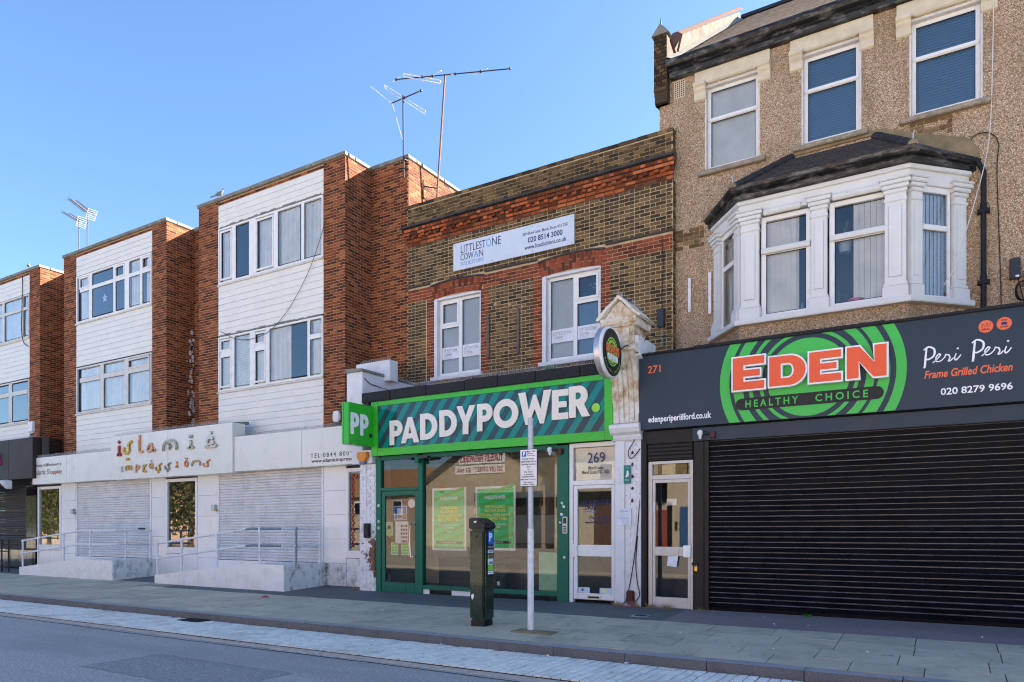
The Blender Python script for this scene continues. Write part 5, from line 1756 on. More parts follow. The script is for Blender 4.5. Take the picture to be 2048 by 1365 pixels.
# leaflets and stickers on the door glass
def leaflet(x0, x1, z0, z1, mat, label, words_=None, wmat='white_ink'):
    P = thing('door_leaflet', ((x0 + x1) / 2, .03, z0), label, 'leaflet', 'leaflets on the green door')
    bx('sheet', 'white_ink' if mat != 'paper' else 'paper', P, x0, x1, .03, .034, z0, z1)
    if mat != 'paper':
        bx('print', mat, P, x0 + .012, x1 - .012, .0285, .0305, z0 + .012, z1 - .012)
    if words_:
        n = len(words_)
        for i, s in enumerate(words_):
            zz = z1 - .06 - i * (z1 - z0 - .08) / n
            text(P, s, wmat, x0 + .04, x1 - .04, .0285, zz - .025, zz, .01, ext=.0008)
    return P
P = leaflet(-11.04, -10.86, 1.28, 1.58, 'label_green', 'green eighteen plus notice beside the papers on the green door')
MB().lathe([(.05, 0), (.05, -.002)], (-10.96, .027, 1.47), 20, 'y').build('age_disc', 'white_ink', P)
text(P, '18+', 'ink', -10.99, -10.93, .0245, 1.455, 1.485, .01, ext=.0006)
leaflet(-10.9, -10.7, .84, 1.12, 'leaf_green', 'small green leaflet low on the door glass, farther from the handle', ['PADDY', 'POWER', 'CLOSED'], 'yellow_ink')
leaflet(-10.6, -10.38, .84, 1.12, 'leaf_green', 'small green leaflet low on the door glass, next to the handle', ['PADDY', 'POWER', 'CLOSED'], 'yellow_ink')
P = leaflet(-10.78, -10.4, 1.1, 1.6, 'paper', 'white sheet of picture adverts stuck on the green door glass')
for i in range(4):
    for j in range(5):
        bx('picture', random.choice(['ink', 'red_ink', 'maroon', 'plant_green', 'dry_grass']), P, -10.62 + i * .05, -10.58 + i * .05, .028, .0295, 1.13 + j * .085, 1.18 + j * .085)
P = leaflet(-10.82, -10.45, 1.63, 1.95, 'road_blue', 'blue printed bag leaflet above the white sheet on the green door')
bx('picture', 'paper', P, -10.72, -10.56, .027, .0285, 1.66, 1.9); bx('picture', 'plant_green', P, -10.71, -10.57, .0255, .0268, 1.68, 1.74); bx('picture', 'orange_ink', P, -10.53, -10.47, .027, .0285, 1.68, 1.78)
T = thing('round_tag', (-10.4, .1, 2.0), 'round white tag hanging behind the glass of the green door', 'tag')
MB().lathe([(.1, 0), (.1, .03)], (-10.37, .1, 2.0), 20, 'y').build('disc', 'curtain_warm', T)
MB().lathe([(.112, .004), (.112, .026)], (-10.37, .101, 2.0), 20, 'y').build('rim', 'pink_ink', T)
# lamps under the sign
def lamp(x, y, z, label, cat='light', head='white_plastic'):
    S = thing('security_light', (x, y, z), label, cat, 'small fittings under the shop signs')
    MB().blob((x, y - .1, z), .055, 1, 1, 1).tube([(x, y - .1, z), (x, y - .1, z - .11)], .045, 8, r1=.02).build('sensor', head, S, True)
    MB().tube([(x + .02, y - .1, z), (x + .16, y - .08, z - .02)], .025, 8).build('arm', 'dark_plastic', S, True)
    bx('base', 'maroon', S, x + .15, x + .25, y - .09, y, z - .1, z + .02, .01)
    return S
lamp(-6.72, -.02, 2.98, 'white sensor lamp on a black arm under the green sign near door 269')
S = lamp(-3.74, -.03, 3.1, 'white camera on a brown bracket under the dark restaurant sign')
S = thing('security_light', (-10.12, -.05, 2.97), 'pair of small black lamps on the green mullion by the glazed door', 'light', 'small fittings under the shop signs')
for s in (-1, 1):
    MB().prism([(-10.03 + s * .1, 3.0), (-10.03 + s * .34, 3.02), (-10.03 + s * .36, 2.98), (-10.03 + s * .1, 2.95)], 'y', -.2, -.08).build('head', 'dark_plastic', S, bevel=.008)
bx('bracket', 'green_frame', S, -10.09, -9.97, -.15, -.022, 2.88, 3.0, .01)
# intercom and stickers on the green post
IC = thing('door_intercom', (-6.42, -.05, 1.33), 'silver door entry panel on the green post beside door 269', 'intercom')
bx('case', 'alu', IC, -6.475, -6.37, -.065, -.032, 1.335, 1.665, .01)
bx('speaker', 'dark_plastic', IC, -6.455, -6.39, -.068, -.0655, 1.53, 1.64)
for i in range(4):
    bx('button', 'dark_frame', IC, -6.45, -6.395, -.069, -.0655, 1.36 + i * .035, 1.38 + i * .035)
for x, z, r, c, lb in ((-6.5, 1.93, .03, 'mint_panel', 'pale green square sticker, topmost on the post above the entry panel'), (-6.46, 1.86, .03, 'paper', 'tilted white sticker on the post just above the entry panel'), (-6.51, 1.71, .03, 'paper', 'white sticker on the green post level with the top of the entry panel'),
                       (-6.54, 1.55, .022, 'banner', 'scrap of pale blue sticker beside the entry panel'), (-6.45, .87, .028, 'paper', 'lone white sticker low on the green post by door 269')):
    q = MB().prism([(x - r, z - r * .5), (x + r * .8, z - r), (x + r, z + r * .6), (x - r * .7, z + r)], 'y', -.034, -.031)
    tag(q.build('torn_sticker', c), lb, 'sticker')
for z, lb in ((1.96, 'pale torn sticker, highest on the green post by the flaking pier'), (1.6, 'pale torn sticker, middle one on the green post by the flaking pier'), (1.45, 'pale torn sticker, lowest on the green post by the flaking pier')):
    q = MB().prism([(-11.27, z - .02), (-11.21, z - .03), (-11.2, z + .03), (-11.26, z + .04)], 'y', -.025, -.021)
    tag(q.build('torn_sticker', 'mint_panel'), lb, 'sticker')
# -------- door 269
DR = thing('office_doorway', (-5.85, 0, 0), 'white framed office door numbered 269 between the green shop and the old pilaster', 'door')
m = MB().box(-6.35, -6.27, -.01, .1, .0, 3.08).box(-5.4, -5.35, -.01, .1, .0, 3.08).box(-6.27, -5.4, -.01, .1, 3.0, 3.08).box(-6.27, -5.4, -.01, .1, 2.27, 2.36)
m.build('frame', 'upvc', DR, bevel=.006)
m = MB().box(-6.262, -6.18, .0, .06, .07, 2.265).box(-5.47, -5.405, .0, .06, .07, 2.265).box(-6.18, -5.47, .0, .06, 2.2, 2.265).box(-6.18, -5.47, .0, .06, .9, 1.12).box(-6.18, -5.47, .0, .06, .07, .19)
lf = m.build('leaf', 'upvc', DR, bevel=.008)
bx('step', 'machine_black', DR, -6.35, -5.35, -.04, .1, -.12, -.002, .006)
for z0, z1 in ((.19, .9), (1.12, 2.2)):
    MB().quad((-6.18, .03, z0), (-5.47, .03, z0), (-5.47, .03, z1), (-6.18, .03, z1)).build('pane', 'shop_glass', lf, fixn=False)
MB().quad((-6.27, .04, 2.36), (-5.4, .04, 2.36), (-5.4, .04, 3.0), (-6.27, .04, 3.0)).build('pane', 'shop_glass', DR, fixn=False)
bx('transom_blind', 'curtain_warm', DR, -6.26, -5.41, .08, .09, 2.37, 2.99)
bx('letter_box', 'brushed', lf, -5.97, -5.69, -.012, 0, .085, .15, .004)
bx('letter_slot', 'seal', lf, -5.94, -5.72, -.014, -.011, .1, .135)
bx('push_plate', 'white_plastic', lf, -6.27, -6.17, -.03, 0, .88, 1.14, .008)
text(DR, '269', 'navy_ink', -5.98, -5.62, .037, 2.69, 2.89)
text(DR, 'Ilford Lane', 'ink', -5.96, -5.66, .037, 2.565, 2.63)
text(DR, 'Ilford Essex IG1 2SD', 'ink', -6.1, -5.53, .037, 2.485, 2.55)
text(lf, 'LITTLESTONE', 'navy_ink', -6.08, -5.53, .028, 1.89, 1.97, -.005)
text(lf, 'COWAN', 'navy_ink', -6.08, -5.8, .028, 1.79, 1.865, -.005)
text(lf, 'SOLICITORS', 'blue_ink', -6.08, -5.8, .028, 1.74, 1.775, -.005)
text(lf, '020 8514 3000', 'navy_ink', -5.95, -5.53, .028, 1.61, 1.67)
text(lf, 'www.lcsolicitors.co.uk', 'navy_ink', -6.03, -5.53, .028, 1.53, 1.58)
for a, b, c in ((-6.17, -5.93, 'alarm_blue'), (-5.72, -5.48, 'yellow_ink')):
    k = bx('small_sticker', 'banner', lf, a, b, .026, .029, .195, .3)
    MB().lathe([(.03, 0), (.03, -.001)], (a + .09, .0255, .25), 12, 'y').build('emblem', c, k)
m = MB()
m.quad((-6.36, 1.5, 0), (-5.3, 1.5, 0), (-5.3, 1.5, 3.05), (-6.36, 1.5, 3.05)).quad((-6.36, .1, .02), (-5.3, .1, .02), (-5.3, 1.5, .02), (-6.36, 1.5, .02)).quad((-5.3, .1, 0), (-5.3, 1.5, 0), (-5.3, 1.5, 3.05), (-5.3, .1, 3.05)).quad((-6.36, .1, 3.05), (-5.3, .1, 3.05), (-5.3, 1.5, 3.05), (-6.36, 1.5, 3.05))
m.build('hall', 'room', DR, fixn=False)

# ================================================================ OLD PILASTER WITH A GABLED BLOCK ON TOP
OP = thing('old_pilaster', (-5.1, -.1, 0), 'old cream pilaster with a fluted bracket and a weathered gabled block on top', 'pilaster')
bx('core', 'white_brick', OP, -5.345, -4.86, -.05, .3, -.2, 3.1)
bx('plain_strip', 'white_brick', OP, -5.345, -5.17, -.085, -.05, -.1, 3.1, .004)
bb = courses('front', -.05, -5.165, -4.86, .0, 3.08, H=.066, J=.008, L=.215, pr=.012, bond='stretcher')
for b in bb:
    _, pl, b0, b1, lo, hi, pr, t = b
    put('painted_brick', _brick_mesh(b1 - b0, hi - lo, pr, 'white_brick', 5), ((b0 + b1) / 2, pl, lo), OP)
for k in range(5):
    z = 1.95 + k * .22
    MB().prism([(-5.02 + .025 * cos(t) * random.uniform(.6, 1.6), z + .03 * sin(t) * random.uniform(.6, 1.6)) for t in (0, 1, 2, 3, 4, 5)], 'y', -.07, -.064).build('rust_spot', 'maroon', OP)
# capital moulding
prof = [(.3, 3.06), (-.1, 3.06), (-.13, 3.12), (-.13, 3.15), (-.2, 3.2), (-.24, 3.28), (-.24, 3.34), (-.12, 3.38), (.3, 3.38)]
MB().prism(prof, 'x', -5.42, -4.83).build('capital', 'white_brick', OP, bevel=.008)
# fluted scroll bracket, leaning out as it rises
n = 12
zs = [3.381 + (4.62 - 3.381) * i / n for i in range(n + 1)]
yf_ = [-.12 - .1 * (i / n) ** 1.2 - .22 * max(0, (i / n - .45) / .55) ** 2 for i in range(n + 1)]
m = MB()
m.prism([(.3, 3.381)] + list(zip(yf_, zs)) + [(.3, 4.62)], 'x', -5.38, -4.86)
m.rough(.01).build('bracket', 'peeling_paint', OP)
for k in range(5):
    x = -5.345 + k * .1
    v = list(zip([y - .018 for y in yf_], zs)); q = list(zip([y + .01 for y in yf_], zs))
    MB().prism(v + q[::-1], 'x', x + .012, x + .085).rough(.012).build('flute', 'peeling_paint', OP)
prof = [(.3, 4.6), (-.42, 4.6), (-.5, 4.64), (-.5, 4.7), (-.44, 4.75), (.3, 4.75)]
MB().prism(prof, 'x', -5.44, -4.8).rough(.02).build('neck_moulding', 'peeling_paint', OP)
MB().box(-5.38, -4.86, -.4, .15, 4.75, 5.1).rough(.012).build('block', 'peeling_paint', OP)
MB().box(-5.3, -4.94, -.43, -.38, 4.8, 5.04).rough(.007).build('block_panel', 'peeling_paint', OP)
prof = [(.22, 5.08), (-.44, 5.08), (-.5, 5.13), (-.52, 5.19), (-.52, 5.22), (.24, 5.22)]
MB().prism(prof, 'x', -5.46, -4.78).rough(.022).build('cornice', 'peeling_paint', OP)
m = MB()
m.prism([(-5.47, 5.215), (-4.77, 5.215), (-5.12, 5.56)], 'y', -.44, .24)
m.rough(.02).build('tympanum', 'peeling_paint', OP)
for pa, pb in (((-5.5, 5.2), (-5.12, 5.58)), ((-4.74, 5.2), (-5.12, 5.58))):
    dx = .06 if pa[0] > -5.1 else -.06
    MB().prism([pa, pb, (pb[0], pb[1] + .07), (pa[0] + dx, pa[1] + .02)], 'y', -.53, .3).rough(.022).build('raking_slab', 'peeling_paint', OP)
m = MB()
m.prism([(-.37, 4.9), (.5, 4.9), (.5, 4.72), (-.05, 4.5), (-.3, 4.55)], 'x', -4.87, -4.79)
m.rough(.01).build('side_scroll', 'white_brick', OP)
sp = MB()
for i in range(34):
    t = random.random(); x = -5.12 + (t - .5) * .5; z = 5.63 - abs(t - .5) * .5
    y = random.uniform(-.5, .1)
    sp.tube([(x, y, z), (x + random.uniform(-.05, .05), y, z + .13)], .002, 3, False)
tag(sp.build('bird_spikes', 'galvanised', OP, fixn=False), kind='stuff')

# small things on the pilaster
TP = thing('delivery_plate', (-5.11, -.1, 2.26), 'small teal plate with a white delivery logo on the old pilaster', 'sign')
bx('plate', 'teal_plate', TP, -5.18, -5.045, -.1, -.088, 2.26, 2.6, .003)
ribbon(MB(), [(-5.13, 2.37), (-5.115, 2.42), (-5.12, 2.5)], .035, -.104, -.1)
m = MB()
ribbon(m, [(-5.13, 2.38), (-5.11, 2.42), (-5.1, 2.5)], .03, -.104, -.1); ribbon(m, [(-5.1, 2.39), (-5.085, 2.43), (-5.09, 2.47)], .018, -.1045, -.1)
m.build('logo', 'white_ink', TP)
text(TP, 'deliveroo', 'white_ink', -5.155, -5.07, -.1, 2.32, 2.34, .01, ext=.001)
text(TP, 'order on', 'white_ink', -5.14, -5.085, -.1, 2.545, 2.56, .01, ext=.001)
NP = thing('paper_notice', (-5.17, -.1, 1.5), 'white paper notice with lines of small print taped to the old pilaster', 'notice')
bx('sheet', 'paper', NP, -5.32, -5.035, -.091, -.087, 1.495, 1.81)
text(NP, 'Notice of planning', 'navy_ink', -5.26, -5.1, -.091, 1.745, 1.765, .0, ext=.0008)
for i, (a, b) in enumerate(((.01, .03), (.0, .0), (.04, .06), (.03, .03), (.08, .1), (.02, .02))):
    bx('print_line', 'banner' if i != 3 else 'blue_ink', NP, -5.3 + a, -5.055 - b, -.0925, -.0912, 1.7 - i * .027, 1.708 - i * .027)
EP = thing('meter_pod', (-5.04, -.12, .05), 'small maroon metal pod low on the old pilaster among cables', 'meter box')
bx('case', 'maroon', EP, -5.12, -4.975, -.14, -.05, .03, .29, .02)
for p, lb in (([(-4.9, -.08, 3.2), (-5.0, -.1, 3.0), (-5.08, -.12, 2.85), (-5.04, -.12, 2.72), (-4.95, -.1, 2.78), (-4.87, -.06, 2.9)], 'thin black cable looped on the old pilaster just under its capital'),
              ([(-4.87, -.05, 2.1), (-4.93, -.08, 1.3), (-5.0, -.09, .75), (-5.06, -.1, .4), (-5.12, -.12, .12), (-5.2, -.14, .02)], 'long black cable running down the old pilaster to the maroon pod'),
              ([(-4.92, -.07, 1.3), (-4.95, -.08, .8), (-4.92, -.08, .45), (-4.88, -.08, .2), (-5.0, -.13, .04)], 'short black cable curling round the foot of the old pilaster')):
    tag(MB().tube(spline(p, 6), .009, 5).build('wall_cable', 'cable', None, True), lb, 'cable')
tag(MB().tube(spline([(-4.84, .0, 4.75), (-4.8, -.05, 4.85), (-4.72, -.03, 4.95), (-4.62, .3, 5.0), (-4.55, .8, 5.1)], 5), .009, 5).tube(spline([(-5.1, -.5, 4.62), (-4.95, -.52, 4.7), (-4.85, -.4, 4.62), (-4.8, -.2, 4.58), (-4.7, .0, 4.65)], 5), .01, 5).build('wall_cable', 'cable', None, True),
    'tangle of black cables round the gabled block beside the dark sign', 'cable')

# ================================================================ PEBBLEDASHED BUILDING OVER THE RESTAURANT
EB = thing('pebbledash_building', (-2, 2, 0), 'brown pebbledashed building with a white bay window above the dark restaurant front', 'building')
YE = 2.0
EX0, EX1 = -5.24, 8.0
WU = [(-4.28, -3.2), (-2.43, -1.4), (-.63, .46)]
holes = [(a, b, 8.72, 10.45) for a, b in WU]
m = MB()
holed_wall(m, EX0, EX1, 4.3, 10.95, YE, YE + .3, holes + [(-3.6, -.3, 5.35, 7.5)])
m.build('wall', 'pebbledash', EB)
bx('core', 'room', EB, EX0 + .03, EX1, YE + 1.7, 9.5, -.2, 10.9)
bx('end_wall', 'mortar_grey', EB, EX0, EX0 + .3, YE + .3, 9.5, 4.0, 10.9)
bx('floor_slab', 'room', EB, EX0 + .3, EX1, YE + .3, YE + 1.7, 7.7, 8.6)
# patch of bare brick under the third upper sill
bb = courses('front', YE, -.62, .02, 8.28, 8.6, H=.07, J=.014, pr=.01, bond='flemish', jit=.004)
for b in bb:
    if random.random() < .8:
        _, pl, b0, b1, lo, hi, pr, t = b
        put('exposed_brick', _brick_mesh(b1 - b0, hi - lo, .01, 'stock_brick', 6 + int(t * 5)), ((b0 + b1) / 2, pl, lo), EB)
bb = courses('front', YE, -4.95, -4.3, 7.2, 7.62, H=.07, J=.014, pr=.01, bond='flemish', jit=.004)
for b in bb:
    if random.random() < .75:
        _, pl, b0, b1, lo, hi, pr, t = b
        put('exposed_brick', _brick_mesh(b1 - b0, hi - lo, .01, 'stock_brick', 6 + int(t * 5)), ((b0 + b1) / 2, pl, lo), EB)
# upper windows: frame, stone lintel on consoles, sill
for i, (a, b) in enumerate(WU):
    m = MB().box(a, a + .03, YE + .002, YE + .25, 8.72, 10.45).box(b - .03, b, YE + .002, YE + .25, 8.72, 10.45).box(a + .03, b - .03, YE + .01, YE + .25, 10.4, 10.45)
    m.build('reveal', 'stone_cream' if i == 9 else 'old_frame', EB)
    cv = [('vertical', a + .1, b - .09, 8.75, 10.38, 'curtain')] if i == 0 else [('venetian', a + .06, b - .06, 8.75, 10.4, 'blue_blind')]
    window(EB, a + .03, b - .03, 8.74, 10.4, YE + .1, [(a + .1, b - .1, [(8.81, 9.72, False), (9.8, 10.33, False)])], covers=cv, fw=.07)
    bx('transom_bead', 'upvc', EB, a + .04, b - .04, YE + .075, YE + .1, 9.725, 9.795, .012)
    m = MB().prism([(YE - .1, 8.6), (YE + .2, 8.6), (YE + .2, 8.73), (YE - .1, 8.69)], 'x', a - .14, b + .12)
    m.build('window_sill', 'stone_sill', EB, bevel=.012)
    c = (a + b) / 2
    m = MB().prism([(a - .2, 10.48), (a + .04, 10.48), (a + .1, 10.455), (b - .1, 10.455), (b - .04, 10.48), (b + .2, 10.48), (b + .2, 10.745), (a - .2, 10.745)], 'y', YE - .05, YE + .02)
    m.build('lintel', 'stone_cream', EB, bevel=.006)
    m = MB().prism([(a + .12, 10.47), (b - .12, 10.47), (b - .18, 10.53), (a + .18, 10.53)], 'y', YE - .065, YE - .045)
    m.build('lintel_chamfer', 'stone_cream', EB, bevel=.008)
    for xc in (a - .09, b + .09):
        pr = [(YE + .005, 10.16), (YE - .035, 10.18), (YE - .05, 10.25), (YE - .05, 10.31), (YE - .1, 10.36), (YE - .1, 10.4), (YE - .14, 10.43), (YE - .14, 10.5), (YE + .005, 10.5)]
        MB().prism(pr, 'x', xc - .12, xc + .12).build('console', 'stone_cream', EB, bevel=.005)
# air brick
m = MB().box(-4.92, -4.69, YE - .018, YE + .001, 10.36, 10.72)
v = m.build('air_brick', 'stone_cream', EB)
for i in range(5):
    for j in range(8):
        bx('hole', 'seal', v, -4.9 + i * .042, -4.875 + i * .042, YE - .021, YE - .017, 10.38 + j * .042, 10.405 + j * .042)
# eaves gutter and board
m = MB().prism([(YE + .02, 10.75), (YE - .14, 10.75), (YE - .16, 10.83), (YE - .2, 10.86), (YE - .2, 10.89), (YE + .02, 10.89)], 'x', EX0 + .26, EX1)
m.build('eaves_board', 'gutter', EB)
m = MB().prism([(YE - .2, 10.892), (YE - .29, 10.91), (YE - .33, 10.97), (YE - .33, 11.03), (YE - .305, 11.03), (YE - .295, 10.98), (YE - .22, 10.95), (YE - .2, 11.02), (YE - .18, 11.02), (YE - .17, 10.892)], 'x', EX0 + .24, EX1)
m.build('gutter', 'gutter', EB)
# slate roof, each course a strip of slates
ZR = 15.55; YRG = 7.8
ang = math.atan2(ZR - 11.05, YRG - (YE - .2))
m = MB().quad((EX0 + .2, YE - .2, 11.02), (EX1, YE - .2, 11.02), (EX1, YRG, ZR), (EX0 + .2, YRG, ZR)).quad((EX0 + .2, YRG, ZR), (EX1, YRG, ZR), (EX1, YRG + 5.8, 11.02), (EX0 + .2, YRG + 5.8, 11.02))
m.build('roof', 'roof_slate', EB, fixn=False)
Lr = math.hypot(ZR - 11.05, YRG - YE + .2)
m = MB(); nc = 30
for r in range(nc):
    d0 = r * Lr / nc; d1 = d0 + Lr / nc + .08
    x = EX0 + .36 + (.13 if r % 2 else 0)
    while x < 1.6:
        w_ = .25; b = x + w_
        lift = random.uniform(.014, .022)
        P = lambda xx, d, up: (xx, YE - .2 + d * cos(ang) - up * sin(ang), 11.05 + d * sin(ang) + up * cos(ang))
        m.add([P(x + .003, d0, lift), P(b - .003, d0, lift), P(b - .003, d1, .006), P(x + .003, d1, .006), P(x + .003, d0, .004), P(b - .003, d0, .004)], [(0, 1, 2, 3), (4, 5, 1, 0)], random.random())
        x += w_
tag(m.build('roof_slates', 'roof_slate', EB, fixn=False), kind='stuff')
m = MB(); x = EX0 + .3
while x < 3:
    m.prism([(YRG - .17, ZR - .06), (YRG - .1, ZR + .07), (YRG, ZR + .11), (YRG + .1, ZR + .07), (YRG + .17, ZR - .06)], 'x', x, x + .44); x += .45
m.build('ridge_tiles', 'ridge_tile', EB)
# gable parapet: brick end, rendered inner face, tile capping, mortar fillet
G0, G1 = -5.3, -5.02
S = (ZR - 11.05) / (YRG - YE + .2)
pz = lambda y, up: 11.05 + (y - YE + .2) * S + up
m = MB().prism([(YE - .16, 10.3), (YE - .16, 11.72), (YE + .3, 11.62), (YE + .9, pz(YE + .9, .45)), (YRG + .1, pz(YRG, .3)), (YRG + .1, 10.3)], 'x', G0 + .012, G1)
m.build('gable_parapet', 'gable_render', EB)
bb = courses('front', YE - .16, G0, G1, 10.62, 11.72, zbase=10.6, H=.066, J=.0135, bond='header', pr=.02, thi=.8)
for b in bb:
    _, pl, b0, b1, lo, hi, pr, t = b
    put('gable_brick', _brick_mesh(b1 - b0, hi - lo, pr, 'stock_brick', min(9, int(t * 9))), ((b0 + b1) / 2, pl, lo), EB)
for k in range(4):
    bx('corbel_brick', 'stock_brick', EB, G0 - .005, G1 - .02, YE - .16 + (3 - k) * .035 - .02, YE + .01, 10.3 + k * .08, 10.37 + k * .08)
m = MB().prism([(G0 - .05, 11.7), (G1 + .05, 11.7), ((G0 + G1) / 2, 11.93)], 'y', YE - .2, YE + .02)
m.build('kneeler_cap', 'coping', EB)
MB().lathe([(.03, 0), (.02, .06), (.008, .16)], ((G0 + G1) / 2, YE - .15, 11.9), 8).build('finial', 'alarm_blue', EB)
k = 0
y = YE + .02
while y < YRG:
    z0 = 11.7 - .18 * min(1, (y - YE) / .35) if y < YE + .4 else pz(y, .48 - .18 * (y - YE) / 5.8)
    y1 = y + .36
    z1 = 11.7 - .18 * min(1, (y1 - YE) / .35) if y1 < YE + .4 else pz(y1, .48 - .18 * (y1 - YE) / 5.8)
    MB().add([(G0 - .03, y, z0 - .03), (G1 + .04, y, z0 - .03), (G1 + .04, y1 - .01, z1 - .03), (G0 - .03, y1 - .01, z1 - .03), (G0 + .1, y, z0 + .07), (G1 - .08, y, z0 + .07), (G1 - .08, y1 - .01, z1 + .07), (G0 + .1, y1 - .01, z1 + .07)],
             [(0, 1, 5, 4), (1, 2, 6, 5), (2, 3, 7, 6), (3, 0, 4, 7), (4, 5, 6, 7), (0, 3, 2, 1)]).build('capping_tile', 'terracotta', EB)
    y = y1
for k in range(9):
    ya = YE - .2 + k * .64; yb_ = ya + .634
    MB().add([(G1 + .001, ya, pz(ya, .12)), (G1 + .001, yb_, pz(yb_, .12)), (G1 + .16, yb_, pz(yb_, .03)), (G1 + .16, ya, pz(ya, .03))], [(0, 1, 2, 3)]).build('mortar_fillet', 'old_fillet', EB, fixn=False)

# -------- canted bay window on the first floor
BV = [(-4.08, YE), (-3.36, 1.14), (-.62, 1.14), (.24, YE)]      # plan of the window wall
def along(i, t, off=0.0):
    (xa, ya), (xb, yb_) = BV[i], BV[i + 1]
    dx, dy = xb - xa, yb_ - ya; L = math.hypot(dx, dy)
    return (xa + dx * t + dy / L * off, ya + dy * t - dx / L * off)
def offs(o):
    return [along(0, 0, o), ] + [((lambda p: p)((BV[1][0] - o * .45, BV[1][1] - o))), (BV[2][0] + o * .45, BV[2][1] - o)] + [along(2, 1, o)]
def ringslab(name, mat, o, z0, z1, bevel=.008, ins=0.0, zin=None):
    p = offs(o)
    pts = [(p[0][0], YE + .02)] + p + [(p[3][0], YE + .02)]
    return MB().prism(pts, 'z', z0, z1).build(name, mat, EB, bevel=bevel)
ringslab('bay_sill', 'bay_white', .16, 5.19, 5.29, .012)
ringslab('bay_apron', 'pebbledash', .03, 4.6, 5.188, 0)
ringslab('bay_frieze', 'bay_white', .03, 7.2, 7.5, .006)
ringslab('bay_cornice', 'bay_white', .09, 7.43, 7.501, .01)
# gutter and black boards round the bay
def moulding(name, mat, prof, b=.0):
    """Sweep an (outward offset, z) profile round the bay."""
    rings = []
    for o, z in prof:
        p = offs(o)
        rings.append([(p[0][0], YE + .0, z)] + [(q[0], q[1], z) for q in p[1:3]] + [(p[3][0], YE + .0, z)])
    n = len(prof); v = [pt for r in rings for pt in r]; f = []
    for i in range(n):
        j = (i + 1) % n
        for k in range(3):
            f.append((i * 4 + k, i * 4 + k + 1, j * 4 + k + 1, j * 4 + k))
    f.append(tuple(i * 4 for i in range(n))); f.append(tuple(i * 4 + 3 for i in range(n - 1, -1, -1)))
    return MB().add(v, f).build(name, mat, EB)
moulding('bay_board', 'gutter', [(.09, 7.502), (.17, 7.51), (.19, 7.56), (.18, 7.6), (.1, 7.62)])
moulding('bay_gutter', 'gutter', [(.18, 7.602), (.23, 7.61), (.27, 7.65), (.285, 7.71), (.265, 7.71), (.25, 7.66), (.21, 7.65), (.18, 7.7)])
# hipped slate roof of the bay
e = offs(.2); zE = 7.7
RT = [(-2.62, YE - .01, 8.5), (-1.16, YE - .01, 8.5)]
eL, eR = (e[1][0], e[1][1], zE), (e[2][0], e[2][1], zE)
wLp, wRp = (e[0][0], YE - .01, zE), (e[3][0], YE - .01, zE)
MB().add([eL, eR, RT[1], RT[0], wLp, wRp], [(0, 1, 2, 3), (4, 0, 3), (1, 5, 2)]).build('bay_roof', 'slate', EB, fixn=False)
VeL, VeR, V0, V1 = Vector(eL), Vector(eR), Vector(RT[0]), Vector(RT[1])
nr = 7
nrm = (VeR - VeL).cross(V0 - VeL).normalized()
if nrm.z < 0: nrm = -nrm
def roof_rows(A, B, C, D, w_):
    """Slates on the quad A-B (eaves) to D-C (top)."""
    nn = (B - A).cross(D - A).normalized()
    if nn.z < 0: nn = -nn
    for r in range(nr):
        s0, s1 = r / nr, min(1, (r + 1) / nr + .03)
        La, Lb = A.lerp(D, s0), B.lerp(C, s0); Ua, Ub = A.lerp(D, s1), B.lerp(C, s1)
        L = (Lb - La).length; k = max(1, round(L / w_)); sh = (.5 if r % 2 else 0) / k
        ts = sorted({0.0, 1.0, *[min(1, max(0, i / k + sh)) for i in range(k + 1)]})
        for t0, t1 in zip(ts, ts[1:]):
            if t1 - t0 < .02: continue
            g = .006 / L
            t0 += g; t1 -= g
            # keep the joints square to the eaves
            def up(t):
                p = La.lerp(Lb, t); d = (Ua - La) if t < .5 else (Ub - Lb)
                axis = (Lb - La).normalized()
                perp = ((Ua + Ub) / 2 - (La + Lb) / 2); perp -= axis * perp.dot(axis)
                q = p + perp
                a_lo, a_hi = (Ua - q).dot(axis), (Ub - q).dot(axis)
                return q + axis * (a_lo if a_lo > 0 else (a_hi if a_hi < 0 else 0))
            h0 = nn * random.uniform(.018, .026); h1 = nn * .006
            a0, a1 = La.lerp(Lb, t0), La.lerp(Lb, t1); b0, b1 = up(t0), up(t1)
            MB().add([tuple(a0 + h0), tuple(a1 + h0), tuple(b1 + h1), tuple(b0 + h1), tuple(a0 + nn * .003), tuple(a1 + nn * .003)], [(0, 1, 2, 3), (4, 5, 1, 0)]).build('bay_slate', 'slate', EB, fixn=False)
roof_rows(VeL, VeR, V1, V0, .42)
for A, B in ((eL, RT[0]), (eR, RT[1])):
    A, B = Vector(A), Vector(B)
    nt_ = 6
    for i in range(nt_):
        p, q = A.lerp(B, i / nt_), A.lerp(B, (i + 1) / nt_ + .02)
        up_ = Vector((0, 0, .03))
        MB().tube([tuple(p + up_), tuple(q + up_)], .085, 8, r1=.075).build('hip_tile', 'ridge_tile', EB, True)
    MB().blob(tuple(A + Vector((0, 0, .03))), .09).build('hip_mortar', 'cement', EB, True)
    MB().tube([tuple(A + Vector((0, 0, .08))), tuple(A + Vector((0, -.02, .2))), tuple(A + Vector((.03, -.05, .24)))], .012, 6).build('hip_iron', 'galvanised', EB, True)
m = MB()
m.prism([(-4.32, 7.68), (-2.75, 8.48), (-2.62, 8.54), (-1.16, 8.56), (.3, 7.76), (.42, 7.68), (.42, 7.86), (.25, 8.1), (-.55, 8.42), (-1.0, 8.62), (-1.3, 8.67), (-2.7, 8.61), (-3.2, 8.4), (-4.32, 7.8)], 'y', YE - .03, YE + .005)
m.build('wall_fillet', 'cement', EB)

